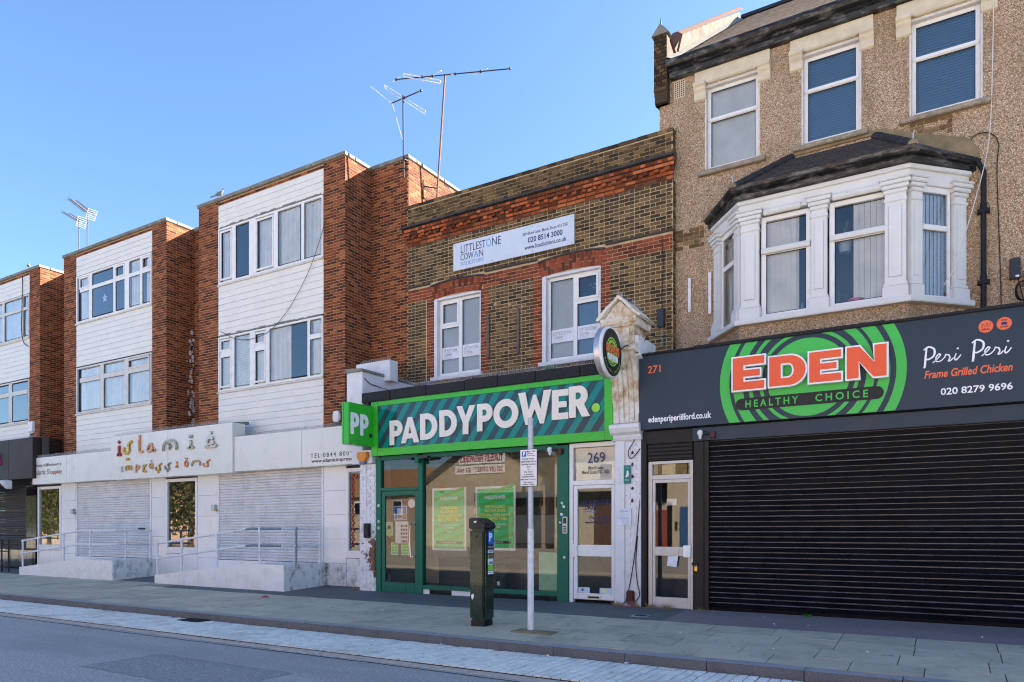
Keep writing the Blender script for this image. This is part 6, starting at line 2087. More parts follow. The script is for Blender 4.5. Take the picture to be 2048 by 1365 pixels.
# bay posts, windows
def post(i, t, hw, label=None, both=False):
    """A pilaster of the bay on side i at t, with base, shaft and moulded cap."""
    (xa, ya), (xb, yb_) = BV[i], BV[i + 1]
    L = math.hypot(xb - xa, yb_ - ya); ux, uy = (xb - xa) / L, (yb_ - ya) / L
    nx_, ny_ = uy, -ux
    cx, cy = along(i, t)
    def blk(m, h0, h1, o0, o1, z0, z1):
        q = [(cx + ux * h + nx_ * o, cy + uy * h + ny_ * o) for h, o in ((h0, o0), (h1, o0), (h1, o1), (h0, o1))]
        m.prism(q, 'z', z0, z1)
    m = MB()
    blk(m, -hw, hw, -.12, .04, 5.285, 7.2)
    p = m.build('bay_post', 'bay_white', EB, bevel=.008)
    m = MB()
    blk(m, -hw * .62, hw * .62, .04, .049, 5.66, 6.86)
    m.build('raised_panel', 'bay_white', p, bevel=.008)
    m = MB()
    blk(m, -hw - .035, hw + .035, -.1, .085, 5.284, 5.5); blk(m, -hw - .02, hw + .02, -.1, .065, 5.5, 5.56)
    m.build('base', 'bay_white', p, bevel=.012)
    m = MB()
    blk(m, -hw - .015, hw + .015, -.1, .06, 6.92, 6.98)
    for j, (w_, z) in enumerate(((.02, 7.06), (.045, 7.13), (.07, 7.2))):
        blk(m, -hw - w_, hw + w_, -.1, .05 + w_, z, z + .066)
    blk(m, -hw - .08, hw + .08, -.1, .14, 7.268, 7.3)
    m.build('cap', 'bay_white', p, bevel=.01)
post(1, .065, .16); post(1, .5, .13); post(1, .935, .16)
post(0, .13, .12); post(2, .85, .13)
post(0, .9, .09); post(2, .12, .09)

def bay_window(x0, x1, cover):
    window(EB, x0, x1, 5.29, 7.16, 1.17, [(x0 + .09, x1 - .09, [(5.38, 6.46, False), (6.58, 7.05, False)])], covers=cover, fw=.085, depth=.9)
    m = MB().prism([(1.11, 6.47), (1.09, 6.52), (1.11, 6.57), (1.17, 6.57), (1.17, 6.47)], 'x', x0 + .01, x1 - .01)
    m.build('transom_bead', 'bay_white', EB, bevel=.008)
    m = MB().prism([(1.075, 7.16), (1.04, 7.2), (1.04, 7.24), (1.08, 7.27), (1.12, 7.27), (1.12, 7.16)], 'x', x0 + .06, x1 - .16)
    m.build('drip_mould', 'bay_white', EB, bevel=.01)
bay_window(-2.99, -2.13, [('vertical', -2.93, -2.35, 5.3, 7.1, 'curtain_warm')])
bay_window(-1.83, -.84, [('vertical', -1.45, -.9, 5.3, 7.1, 'curtain_warm')])
def cant(i, t0, t1, name):
    """Narrow window on a canted side: frame, two lights, blinds behind."""
    (xa, ya), (xb, yb_) = BV[i], BV[i + 1]
    L = math.hypot(xb - xa, yb_ - ya); ux, uy = (xb - xa) / L, (yb_ - ya) / L; nx_, ny_ = uy, -ux
    def blk(m, s0, s1, o0, o1, z0, z1):
        a, b = along(i, s0), along(i, s1)
        m.prism([(a[0] + nx_ * o0, a[1] + ny_ * o0), (b[0] + nx_ * o0, b[1] + ny_ * o0), (b[0] + nx_ * o1, b[1] + ny_ * o1), (a[0] + nx_ * o1, a[1] + ny_ * o1)], 'z', z0, z1)
    m = MB(); k = .06 / L * 1.0
    blk(m, t0, t0 + k, -.06, -.01, 5.29, 7.2); blk(m, t1 - k, t1, -.06, -.01, 5.29, 7.2)
    blk(m, t0 + k, t1 - k, -.06, -.01, 5.29, 5.37); blk(m, t0 + k, t1 - k, -.06, -.01, 7.1, 7.2); blk(m, t0 + k, t1 - k, -.06, .0, 6.47, 6.56)
    w_ = m.build('side_window', 'upvc', EB, bevel=.006)
    a, b = along(i, t0 + k, -.035), along(i, t1 - k, -.035)
    for z0, z1 in ((5.37, 6.47), (6.56, 7.1)):
        MB().quad((a[0], a[1], z0), (b[0], b[1], z0), (b[0], b[1], z1), (a[0], a[1], z1)).build('pane', 'glass', w_, fixn=False)
    m = MB(); n = 8
    for j in range(n):
        p, q = along(i, t0 + (t1 - t0) * j / n, -.12), along(i, t0 + (t1 - t0) * (j + 1.06) / n, -.145)
        m.quad((p[0], p[1], 5.3), (q[0], q[1], 5.3), (q[0], q[1], 7.12), (p[0], p[1], 7.12))
    m.build('vertical_blind', 'blind', w_, fixn=False)
cant(0, .26, .8, 'x'); cant(2, .21, .72, 'x')
# inside the bay: dark room, things on the window board
m = MB()
m.quad((-4.0, YE + .95, 5.25), (.2, YE + .95, 5.25), (.2, YE + .95, 7.2), (-4.0, YE + .95, 7.2))
p = [(-4.0, YE), (-3.32, 1.3), (-.66, 1.3), (.2, YE), (.2, YE + .95), (-4.0, YE + .95)]
m.add([(a, b, 5.28) for a, b in p], [tuple(range(6))]); m.add([(a, b, 7.19) for a, b in p], [tuple(range(6))])
m.build('bay_room', 'room', EB, fixn=False)
def potted(x, y, z, mat, label, r=.1, h=.17, leafy=True, grow=.35):
    T = thing('potted_plant', (x, y, z), label, 'plant', 'pots behind the bay window')
    MB().lathe([(r * .7, 0), (r * .95, h * .8), (r * 1.08, h * .82), (r * 1.08, h), (r * .9, h)], (x, y, z), 12).build('pot', mat, T, True)
    m = MB()
    rn = random.Random(int(x * 100))
    for k in range(26 if leafy else 10):
        a = rn.uniform(0, 6.28); L = rn.uniform(.4, 1) * grow; s = rn.uniform(.1, .6)
        b = Vector((x, y, z + h)); t = b + Vector((cos(a) * L * s, sin(a) * L * s * .5, L * .8)); sd_ = Vector((-sin(a), cos(a), 0)) * .018
        mid = b.lerp(t, .6) + Vector((0, 0, .05))
        m.add([tuple(b), tuple(mid - sd_), tuple(t), tuple(mid + sd_)], [(0, 1, 2, 3)])
    m.build('leaves', 'plant_green', T, fixn=False)
potted(-1.05 - .55, 1.36, 6.5 - .2, 'pot', 'pale grey hanging pot behind the second bay window', .13, .3, False)
potted(-1.7, 1.32, 5.3, 'dark_plastic', 'leafy green plant low behind the second bay window', .08, .1, True, .3)
potted(-1.42, 1.3, 5.3, 'pink_pot', 'pink flower pot low behind the second bay window', .13, .13, False, .2)
BT = thing('soap_bottle', (-2.3, 1.3, 5.3), 'pale blue squeezy bottle inside the first bay window', 'bottle')
MB().lathe([(.035, 0), (.04, .02), (.04, .11), (.022, .15), (.018, .19), (.006, .22)], (-2.3, 1.3, 5.3), 10).build('body', 'bottle_blue', BT, True)
tag(bx('dark_box', 'dark_plastic', None, -2.72, -2.56, 1.28, 1.36, 5.295, 5.37), 'small dark box on the sill inside the first bay window', 'box')
# rainwater pipe
m = MB().tube([(.47, YE - .07, 4.6), (.47, YE - .07, 7.45), (.38, YE - .1, 7.64)], .042, 10)
for z in (5.55, 6.75):
    m.box(.38, .56, YE - .12, YE - .002, z, z + .06); m.lathe([(.052, 0), (.052, .1)], (.47, YE - .07, z + .06), 10)
m.build('drainpipe', 'dark_frame', EB, True)
# cables and boxes on this wall
tag(MB().tube(spline([(.62, YE - .05, 10.9), (.6, YE - .06, 9.5), (.55, YE - .1, 8.0), (.35, 1.6, 6.9), (.05, 1.35, 5.75), (-.1, 1.3, 5.45)], 6), .008, 5).build('aerial_cable', 'cable_white', None, True), 'thin white cable falling from the eaves across the bay window', 'cable')
tag(MB().tube(spline([(.28, YE - .02, 8.03), (.36, YE - .03, 8.12), (.55, YE - .02, 8.1), (.68, YE - .02, 7.9), (.66, YE - .02, 7.4), (.7, YE - .02, 6.0), (.73, YE - .02, 4.7)], 6), .008, 5).build('wall_cable', 'cable', None, True), 'thin black cable on the pebbledash next to the drainpipe', 'cable')
JB = thing('junction_box', (.9, YE - .1, 5.5), 'dark grey junction box with a coil of cable on the pebbledash by the drainpipe', 'junction box')
bx('box', 'dark_plastic', JB, .83, .98, YE - .11, YE - .004, 5.56, 5.9, .012)
bx('label', 'paper', JB, .91, .96, YE - .115, YE - .111, 5.575, 5.61)
m = MB()
for k in range(3):
    m.tube([(1.0 + .09 * cos(t * .5 + k) + k * .01, YE - .05 - k * .015, 5.35 + .16 * sin(t * .5 + k)) for t in range(14)], .01, 5)
m.tube(spline([(.95, YE - .05, 5.56), (.97, YE - .06, 5.45), (1.0, YE - .06, 5.3), (1.04, YE - .04, 5.1)], 4), .01, 5)
m.build('cable_coil', 'cable', JB, True)
bx('second_box', 'dark_plastic', JB, 1.03, 1.2, YE - .12, YE - .004, 5.42, 5.68, .02)
for x, z0, z1, lb in ((-4.59, 5.88, 6.58, 'short white plastic strip on the pebbledash, farther from the bay window'), (-4.17, 5.78, 6.62, 'long white plastic strip on the pebbledash beside the bay window')):
    tag(bx('trunking_strip', 'white_plastic', None, x - .03, x + .03, YE - .045, YE - .004, z0, z1, .005), lb, 'plastic strip')
FB = thing('small_floodlight', (-5.1, YP - .1, 5.6), 'dark grey slab shaped fitting hung on a chain at the edge of the brick facade', 'light')
bx('case', 'dark_plastic', FB, -5.2, -5.05, YP - .14, YP - .02, 5.6, 5.98, .012)
m = MB()
for k in range(8):
    z = 5.58 - k * .05
    m.tube([(-5.11 + .02 * cos(t), YP - .06 + (.012 * sin(t) if k % 2 else 0), z + .028 * sin(t)) for t in [i * .9 for i in range(8)]], .006, 4)
m.build('chain', 'galvanised', FB)
tag(MB().tube(spline([(-5.12, YP - .05, 7.5), (-5.1, YP - .03, 6.9), (-5.13, YP - .03, 6.2), (-5.1, YP - .04, 5.98)], 5), .007, 5).build('wall_cable', 'cable', None, True), 'black cable hanging down the brickwork to the chained fitting', 'cable')

# -------- restaurant ground floor
bx('shop_roof', 'felt', EB, -4.86, 7.8, -.04, YE - .002, 4.35, 4.53)
m = MB(); x = -4.86
while x < 2.5:
    b = x + random.uniform(.8, 1.4); m.box(x, b - .004, -.2, -.04, 4.565, 4.6 + random.uniform(0, .025)); x = b
m.build('felt_upstand', 'felt', EB, bevel=.01)
ES = thing('restaurant_sign', (-1.5, -.15, 3.2), 'long dark grey fascia sign with big orange letters over green rings', 'sign')
ye = -.15
for a, b in ((-4.87, -1.957), (-1.953, 1.05), (1.054, 4.0)):
    bx('panel', 'dark_sign', ES, a, b, ye, .0, 3.225, 4.565, .003)
bx('backing', 'dark_frame', ES, -4.86, 4.0, .002, .2, 3.22, 4.56)
# printed rings, clipped to the panel
cx, cz = -1.98, 3.88
def band(r0, r1, a0, a1, mat='leaf_green', y=ye - .003):
    m = MB(); n = max(6, int(abs(a1 - a0) / 4))
    last = None
    for i in range(n + 1):
        t = radians(a0 + (a1 - a0) * i / n)
        pin = (cx + r0 * cos(t), cz + r0 * sin(t)); pout = (cx + r1 * cos(t), cz + r1 * sin(t))
        if last:
            q = [last[0], last[1], pout, pin]
            q = clip(clip(q, 3.23, 1), 4.56, -1)
            if len(q) > 2:
                m.add([(a, y, b) for a, b in q], [tuple(range(len(q)))])
            elif m.v:
                m.build('green_ring', mat, ES, fixn=False); m = MB()
        last = (pin, pout)
    if m.v:
        m.build('green_ring', mat, ES, fixn=False)
def clip(poly, lim, sgn):
    out = []
    for i, p in enumerate(poly):
        q = poly[(i + 1) % len(poly)]
        ip, iq = (p[1] - lim) * sgn >= 0, (q[1] - lim) * sgn >= 0
        if ip: out.append(p)
        if ip != iq:
            t = (lim - p[1]) / (q[1] - p[1]); out.append((p[0] + (q[0] - p[0]) * t, lim))
    return out
band(0, .63, 0, 360)
band(.71, .765, -75, 200); band(.71, .765, 215, 275)
band(.86, .98, -70, 75); band(.88, .94, 115, 235); band(.88, .95, 240, 290)
band(1.03, 1.19, -80, 250)
band(1.27, 1.41, -90, 90); band(1.25, 1.41, 100, 262)
# the dark plate and letters
m = MB()
r = .1
pl = arc(-.98, 3.525, r, -90, 90, 8) + arc(-3.02, 3.525, r, 90, 270, 8)
m.prism(pl, 'y', ye - .012, ye - .005); m.build('plate', 'dark_sign_ring', ES)
text(ES, 'HEALTHY', 'leaf_green', -2.96, -2.12, ye - .012, 3.465, 3.585, .02, spacing=1.5)
text(ES, 'CHOICE', 'leaf_green', -1.86, -1.1, ye - .012, 3.465, 3.585, .02, spacing=1.5)
EX = {'E': [[(0, 0), (1, 0), (1, .24), (.34, .24), (.34, .4), (.86, .4), (.86, .6), (.34, .6), (.34, .76), (1, .76), (1, 1), (0, 1)]],
      'D': [[(0, 0), (.55, 0)] + arc(.55, .5, .45, -90, 90, 16, .5) + [(0, 1)], [(.32, .25), (.53, .25)] + arc(.53, .5, .15, -90, 90, 10, .25) + [(.32, .75)]],
      'N': [[(0, 0), (.3, 0), (.3, .55), (.68, 0), (1, 0), (1, 1), (.7, 1), (.7, .45), (.32, 1), (0, 1)]]}
def grow(loops, w_, h_, g):
    """Scale to size and push every edge outward by g (holes shrink)."""
    out = []
    for lp in loops:
        P = [Vector((a * w_, b * h_)) for a, b in lp]
        P = [p for i, p in enumerate(P) if (p - P[i - 1]).length > 1e-5]
        area = sum(P[i - 1].x * P[i].y - P[i].x * P[i - 1].y for i in range(len(P)))
        hole = lp is not loops[0]
        sgn = (1 if area > 0 else -1) * (-1 if hole else 1)
        Q = []
        for i in range(len(P)):
            d0 = (P[i] - P[i - 1]).normalized(); d1 = (P[(i + 1) % len(P)] - P[i]).normalized()
            n0, n1 = Vector((d0.y, -d0.x)), Vector((d1.y, -d1.x)); b = (n0 + n1)
            k = g * sgn / max(.35, (1 + n0.dot(n1)) / 2) / 2
            Q.append(P[i] + b * k)
        out.append([(q.x, q.y) for q in Q])
    return out
for ch, x0, x1, z0, z1 in (('E', -3.14, -2.63, 3.75, 4.29), ('D', -2.55, -1.99, 3.755, 4.235), ('E', -1.935, -1.47, 3.755, 4.235), ('N', -1.385, -.835, 3.755, 4.24)):
    w_, h_ = x1 - x0, z1 - z0
    for gname, g, mat, yc, ex in (('letter', .026, 'white_ink', ye - .075, .045), ('letter_face', .0, 'flame_red', ye - .123, .003)):
        lps = grow(EX[ch], w_, h_, g)
        me = outline_mesh(lps, ex)
        fit(gname, me, ES, mat, x0 - g, x1 + g, yc, z0 - g, z1 + g)
text(ES, '271', 'orange_ink', -4.69, -4.45, ye, 4.235, 4.37, .015)
text(ES, 'edenperiperiilford.co.uk', 'white_ink', -4.68, -3.54, ye, 3.31, 3.46, .022, name='lettering')
# brush script "Peri Peri"
def peri(x, z, s):
    m = MB()
    yy = (ye - .005, ye - .001)
    S_ = lambda pts: spline([(x + a * s, z + b * s) for a, b in pts], 6)
    def br(pts, w0, w1):
        p = S_(pts); n = len(p); ribbon(m, p, [(w0 + (w1 - w0) * abs(2 * i / (n - 1) - 1)) * s for i in range(n)], yy[0] - len(m.v) * 1e-5, yy[1])
    br([(.12, .8), (.08, .4), (.05, .0), (.02, -.1)], .09, .07)
    br([(.0, .72), (.2, .84), (.42, .7), (.4, .42), (.2, .28), (.12, .3)], .085, .06)
    br([(.36, .1), (.5, .22), (.62, .36), (.66, .44), (.58, .46), (.48, .3), (.52, .14), (.68, .16), (.82, .3)], .06, .045)
    br([(.82, .28), (.86, .42), (.9, .4), (.98, .38), (1.02, .24), (.96, .12), (1.04, .12), (1.16, .24)], .06, .045)
    br([(1.26, .42), (1.2, .22), (1.24, .13), (1.34, .2), (1.44, .34)], .065, .045)
    br([(1.3, .6), (1.34, .66)], .08, .08)
    return m
peri(-.35, 3.86, .33).build('lettering', 'white_ink', ES)
peri(.26, 3.885, .33).build('lettering', 'white_ink', ES)
text(ES, 'Frame Grilled Chicken', 'orange_ink', -.34, .75, ye, 3.665, 3.785, .022, shear=.22)
text(ES, '020 8279 9696', 'white_ink', -.13, .75, ye, 3.4, 3.505, .018)
for bxc, bz in ((.43, 4.34), (.65, 4.35)):
    pts = []
    for i in range(48):
        rr = .095 if i % 2 == 0 else .085
        pts.append((bxc + rr * cos(i * pi / 24), bz + rr * sin(i * pi / 24)))
    b = MB().prism(pts, 'y', ye - .004, ye - .0005).build('badge', 'orange_ink', ES)
    if bxc < .5:
        text(b, 'حلال', 'ink', bxc - .055, bxc + .055, ye - .004, bz - .01, bz + .05, .0, ext=.001)
        text(b, 'HALAL', 'ink', bxc - .05, bxc + .05, ye - .004, bz - .055, bz - .028, .02, ext=.001)
    else:
        text(b, 'FREE', 'ink', bxc - .035, bxc + .035, ye - .004, bz + .04, bz + .06, .02, ext=.001)
        text(b, 'Available', 'ink', bxc - .05, bxc + .05, ye - .004, bz - .055, bz - .033, .02, ext=.001)
        m = MB().prism([(bxc - .035, bz - .015), (bxc + .035, bz - .015), (bxc + .035, bz + .005), (bxc + .022, bz + .022), (bxc - .035, bz + .022)], 'y', ye - .006, ye - .0042)
        for q in (-.02, .02):
            m.lathe([(.009, 0), (.009, -.002)], (bxc + q, ye - .0045, bz - .016), 8, 'y')
        m.build('van_symbol', 'navy_ink', b)
# round projecting sign: disc across the street line
RS = thing('round_sign', (-5.1, -.94, 4.5), 'round silver rimmed projecting sign with orange letters and lime rings before the old pilaster', 'sign')
cy, cz2, R_ = -.94, 4.5, .44
MB().lathe([(R_ - .012, -.16), (R_, -.15), (R_, -.01), (R_ - .02, .0)], (-5.05, cy, cz2), 48, 'x').build('case', 'brushed', RS, True)
MB().lathe([(R_ + .004, -.05), (R_ + .004, -.01), (R_ - .03, .004), (R_ - .03, -.05)], (-5.05, cy, cz2), 48, 'x').build('rim', 'white_plastic', RS, True)
xf = -5.044
def disc(r0, r1, mat, x, name='ring', a0=0, a1=360, dz=0.0):
    m = MB(); n = 40
    for i in range(n):
        t0, t1 = radians(a0 + (a1 - a0) * i / n), radians(a0 + (a1 - a0) * (i + 1) / n)
        m.add([(x, cy + r0 * cos(t0), cz2 + dz + r0 * sin(t0)), (x, cy + r1 * cos(t0), cz2 + dz + r1 * sin(t0)), (x, cy + r1 * cos(t1), cz2 + dz + r1 * sin(t1)), (x, cy + r0 * cos(t1), cz2 + dz + r0 * sin(t1))], [(0, 1, 2, 3)])
    m.build(name, mat, RS, fixn=False)
disc(0, R_ - .03, 'dark_sign_ring', xf, 'face')
for r0, r1 in ((.03, .07), (.095, .125), (.15, .205), (.225, .25)):
    disc(r0, r1, 'lime', xf + .002, dz=.01)
text(RS, 'EDEN', 'orange_ink', cy - .27, cy + .27, xf + .008, 4.47, 4.62, .03, ext=.005, face='side')
text(RS, 'PERI.PERI', 'white_ink', cy - .21, cy + .22, xf + .008, 4.345, 4.455, .03, ext=.004, face='side')
word = 'HEALTHY CHOICE'
for i, ch in enumerate(word):
    if ch == ' ': continue
    t = radians(207 + 126 * i / (len(word) - 1)); r = .345
    yy, zz = cy + r * cos(t), cz2 + r * sin(t)
    text(RS, ch, 'lime', yy - .014, yy + .014, xf + .004, zz - .017, zz + .017, .02, ext=.001, face='side', name='letter')
MB().tube([(-5.12, cy + R_ - .02, 4.62), (-5.12, -.3, 4.62)], .022, 8).tube([(-5.12, cy + R_ - .04, 4.35), (-5.12, -.2, 4.35)], .022, 8).build('bracket', 'galvanised', RS, True)
# frames, roller shutter and door
m = MB()
m.box(-4.85, -4.755, -.05, .1, -.1, 3.2).box(-3.88, -3.7, -.04, .1, -.1, 2.96).box(-4.755, -3.9, -.045, .1, 2.97, 3.2)
m.build('shop_frame', 'dark_frame', EB, bevel=.008)
bx('shutter_housing', 'dark_sign', EB, -3.899, 4.0, -.06, .1, 2.97, 3.2, .006)
shutter(EB, 'roller_shutter', -3.63, 4.0, -.02, 2.965, .03, 'shutter_black', .087, .07, lip=True)
bx('guide_rail', 'dark_frame', EB, -3.78, -3.62, -.02, .02, -.05, 2.96, .006)
sh = MB()
m = MB().box(-4.75, -3.9, -.01, .08, 2.67, 2.965)
h = m.build('raised_shutter', 'dark_frame', EB, bevel=.006)
for i in range(4):
    bx('slat', 'dark_frame', h, -4.74, -3.91, -.022, -.008, 2.69 + i * .068, 2.75 + i * .068, .008)
DE = thing('restaurant_door', (-4.3, 0, 0), 'aluminium framed glass door with a letter plate beside the black shutter', 'door')
m = MB().box(-4.735, -4.66, -.005, .08, -.02, 2.65).box(-3.955, -3.905, -.005, .08, -.02, 2.65).box(-4.66, -3.955, -.005, .08, 2.32, 2.4).box(-4.66, -3.955, -.005, .08, 2.6, 2.65)
m.build('frame', 'alu', DE, bevel=.005)
MB().quad((-4.66, .03, 2.4), (-3.955, .03, 2.4), (-3.955, .03, 2.6), (-4.66, .03, 2.6)).build('pane', 'shop_glass', DE, fixn=False)
bx('transom_paper', 'dry_grass', DE, -4.57, -4.03, .05, .055, 2.405, 2.595)
m = MB().box(-4.655, -4.62 + .015, .0, .06, .0, 2.315).box(-4.0, -3.96, .0, .06, .0, 2.315).box(-4.605, -4.0, .0, .06, 2.26, 2.315).box(-4.605, -4.0, .0, .06, .94, 1.1).box(-4.605, -4.0, .0, .06, .0, .19)
lf = m.build('leaf', 'alu', DE, bevel=.005)
for z0, z1 in ((.19, .94), (1.1, 2.26)):
    MB().quad((-4.605, .03, z0), (-4.0, .03, z0), (-4.0, .03, z1), (-4.605, .03, z1)).build('pane', 'shop_glass', lf, fixn=False)
bx('letter_plate', 'alu', lf, -4.47, -4.16, -.018, -.001, .98, 1.06, .006)
bx('lock_cover', 'curtain_warm', lf, -4.07, -3.94, -.05, -.001, .92, 1.13, .006)
tag(MB().prism([(-4.36, .93), (-4.17, .94), (-4.2, .74), (-4.38, .76)], 'y', -.02, -.016).build('folded_letter', 'paper', None), 'white letter sticking out below the letter plate of the restaurant door', 'letter')
bx('notice_paper', 'paper', lf, -4.4, -4.22, .04, .043, 1.85, 1.97)
bx('small_sticker', 'banner', lf, -4.65, -4.61, -.004, -.001, 1.74, 1.9)
bx('step', 'cement', DE, -4.74, -3.9, -.03, .1, -.12, -.022)
LK = thing('padlock', (-3.83, -.07, .7), 'brass padlock on a black hasp between the door and the black shutter', 'padlock')
bx('hasp', 'dark_frame', LK, -3.91, -3.8, -.075, -.041, .78, .83, .005)
bx('body', 'brass', LK, -3.86, -3.81, -.075, -.045, .68, .75, .006)
MB().tube([(-3.85, -.06, .745), (-3.85, -.06, .79), (-3.835, -.06, .8), (-3.82, -.06, .79), (-3.82, -.06, .745)], .006, 6).build('shackle', 'chrome', LK, True)
m = MB()
m.quad((-4.75, 1.5, 0), (-3.8, 1.5, 0), (-3.8, 1.5, 2.7), (-4.75, 1.5, 2.7)).quad((-4.75, .1, .0), (-3.8, .1, .0), (-3.8, 1.5, .0), (-4.75, 1.5, .0)).quad((-3.8, .1, 0), (-3.8, 1.5, 0), (-3.8, 1.5, 2.7), (-3.8, .1, 2.7)).quad((-4.75, .1, 0), (-4.75, 1.5, 0), (-4.75, 1.5, 2.7), (-4.75, .1, 2.7)).quad((-4.75, .1, 2.7), (-3.8, .1, 2.7), (-3.8, 1.5, 2.7), (-4.75, 1.5, 2.7))
m.build('hall', 'room', DE, fixn=False)
m = MB().box(-4.85, 7.9, .12, 1.9, 3.25, 4.3)
m.box(-3.6, 7.9, .2, 1.9, -.2, 3.2)
m.build('shop_core', 'room', EB)

# ================================================================ STREET FURNITURE
PM = thing('ticket_machine', (-6.48, -2.86, slope(-2.86)), 'tall dark green pay and display machine with a blue parking symbol on the pavement', 'parking machine')
X0, X1, Y0, Y1 = -6.655, -6.35, -2.99, -2.7
zb = slope(-2.86)
MB().prism([(X0 + .0, Y0), (X1, Y0), (X1 + .0, Y1), (X0, Y1)], 'z', zb + .1, 1.42).build('body', 'machine_green', PM, bevel=.03, smooth=True)
bx('foot', 'machine_black', PM, X0 + .02, X1 - .02, Y0 + .02, Y1 - .02, zb - .02, zb + .1, .01)
MB().prism([(X0 - .006, 1.415), (X1 + .006, 1.415), (X1 + .03, 1.46), (X1 + .025, 1.5), (X1 - .13, 1.595), (X0 - .006, 1.605)], 'y', Y0 - .015, Y1 + .015).build('cap', 'machine_black', PM, bevel=.02, smooth=True)
bx('front_panel', 'machine_green', PM, X0 + .04, X1 - .04, Y0 - .006, Y0 + .01, .1, 1.38, .006)
xf = X1
bx('side_panel', 'machine_black', PM, xf - .001, xf + .006, Y0 + .04, Y1 - .03, .66, 1.4, .003)
MB().prism([(Y0 + .1, 1.17), (Y0 + .22, 1.17), (Y0 + .25, 1.2), (Y0 + .25, 1.37), (Y0 + .22, 1.39), (Y0 + .1, 1.39), (Y0 + .08, 1.37), (Y0 + .08, 1.2)], 'x', xf + .006, xf + .01).build('parking_symbol', 'road_blue', PM)
text(PM, 'P', 'white_ink', Y0 + .11, Y0 + .2, xf + .011, 1.22, 1.36, .05, ext=.001, face='side')
text(PM, 'No coins?', 'white_ink', Y0 + .09, Y0 + .22, xf + .0065, 1.12, 1.145, .0, ext=.001, face='side')
text(PM, 'Pay by phone', 'white_ink', Y0 + .09, Y0 + .22, xf + .0065, 1.085, 1.1, .0, ext=.001, face='side')
for z0, z1, mat in ((1.03, 1.075, 'white_ink'), (.945, 1.005, 'label_green'), (.85, .94, 'white_ink'), (.75, .845, 'label_green'), (.69, .745, 'white_ink')):
    bx('label', mat, PM, xf + .001, xf + .0085, Y0 + .08, Y0 + .24, z0 + .001, z1)
bx('label', 'label_purple', PM, xf + .0086, xf + .0095, Y0 + .1, Y0 + .23, .955, .995)
bx('label', 'white_ink', PM, xf + .0086, xf + .0095, Y0 + .085, Y0 + .235, .845, .9)
text(PM, 'paypoint', 'road_blue', Y0 + .1, Y0 + .22, xf + .0088, 1.04, 1.065, .02, ext=.001, face='side')
text(PM, '7075', 'ink', Y0 + .1, Y0 + .225, xf + .0099, .855, .895, .02, ext=.001, face='side')
text(PM, 'Ringo', 'faint_ink', Y0 + .1, Y0 + .2, xf + .0088, .71, .73, .02, ext=.001, face='side')
bx('coin_slot', 'alu', PM, xf + .001, xf + .012, Y0 + .25, Y0 + .28, 1.1, 1.2, .003)
MB().lathe([(.02, 0), (.018, -.006)], (X0 + .15, Y0 - .005, 1.3), 12, 'y').build('lock', 'iron', PM)
MB().lathe([(.02, 0), (.018, -.006)], (X0 + .15, Y0 - .005, .2), 12, 'y').build('lock', 'iron', PM)
MB().prism([(X0 + .1, 1.545), (X0 + .16, 1.55), (X0 + .15, 1.525), (X0 + .12, 1.515)], 'y', Y0 - .02, Y0 - .012).build('scuff', 'white_ink', PM)
MB().prism([(X0 + .05, .36), (X0 + .09, .38), (X0 + .1, .33), (X0 + .07, .28), (X0 + .05, .31)], 'y', Y0 - .01, Y0 - .004).build('scuff', 'white_ink', PM)

SG = thing('parking_sign', (-5.57, -2.88, slope(-2.88)), 'grey steel pole with a white parking times plate facing the road', 'sign')
px, py = -5.57, -2.88
MB().tube([(px, py, -.4), (px, py, 3.14)], .044, 16).build('pole', 'galvanised', SG, True)
m = MB().lathe([(.05, 0), (.05, 1.62)], (px, py, slope(py) - .05), 16); m.build('sleeve', 'rail_paint', SG, True)
ca_, sa_ = cos(0.0), sin(0.0)
sx0, sx1, sz0, sz1 = px - .155, px + .145, 2.08, 2.65
bx('plate', 'white_plastic', SG, sx0, sx1, py - .062, py - .05, sz0, sz1, .004)
bx('plate_edge', 'dark_frame', SG, sx0 - .004, sx1 + .004, py - .0595, py - .0495, sz0 - .004, sz1 + .004)
for z in (2.2, 2.52):
    MB().lathe([(.052, 0), (.052, .03)], (px, py, z), 14).build('clip', 'galvanised', SG, True)
yb = py - .062
bx('parking_symbol', 'road_blue', SG, sx0 + .03, sx0 + .11, yb - .0015, yb + .0005, 2.54, 2.62)
text(SG, 'P', 'white_ink', sx0 + .053, sx0 + .093, yb - .0015, 2.55, 2.61, .05, ext=.001)
lines = [('Mon - Sat', .12, .27, 2.605, 2.632), ('8.30 am -', .12, .25, 2.572, 2.598), ('6.30 pm', .135, .27, 2.538, 2.564), ('Pay by Phone', .045, .255, 2.485, 2.515), ('020 3046 0010', .02, .28, 2.448, 2.472), ('quoting location', .025, .275, 2.403, 2.432),
         ('7075', .115, .185, 2.368, 2.39), ('or', .135, .165, 2.332, 2.35), ('Pay here', .08, .22, 2.285, 2.312), ('at machine', .065, .235, 2.255, 2.276), ('Display ticket', .04, .26, 2.212, 2.24), ('Max stay 2 hours', .015, .285, 2.172, 2.198), ('No return', .07, .23, 2.132, 2.154), ('within 1 hour', .045, .255, 2.097, 2.119)]
for s, a, b, z0, z1 in lines:
    text(SG, s, 'ink', sx0 + a, sx0 + b, yb, z0, z1, .012, ext=.001)
bx('foot_patch', 'cement', SG, px - .2, px + .5, py - .28, py + .22, slope(py) - .03, slope(py) + .004)

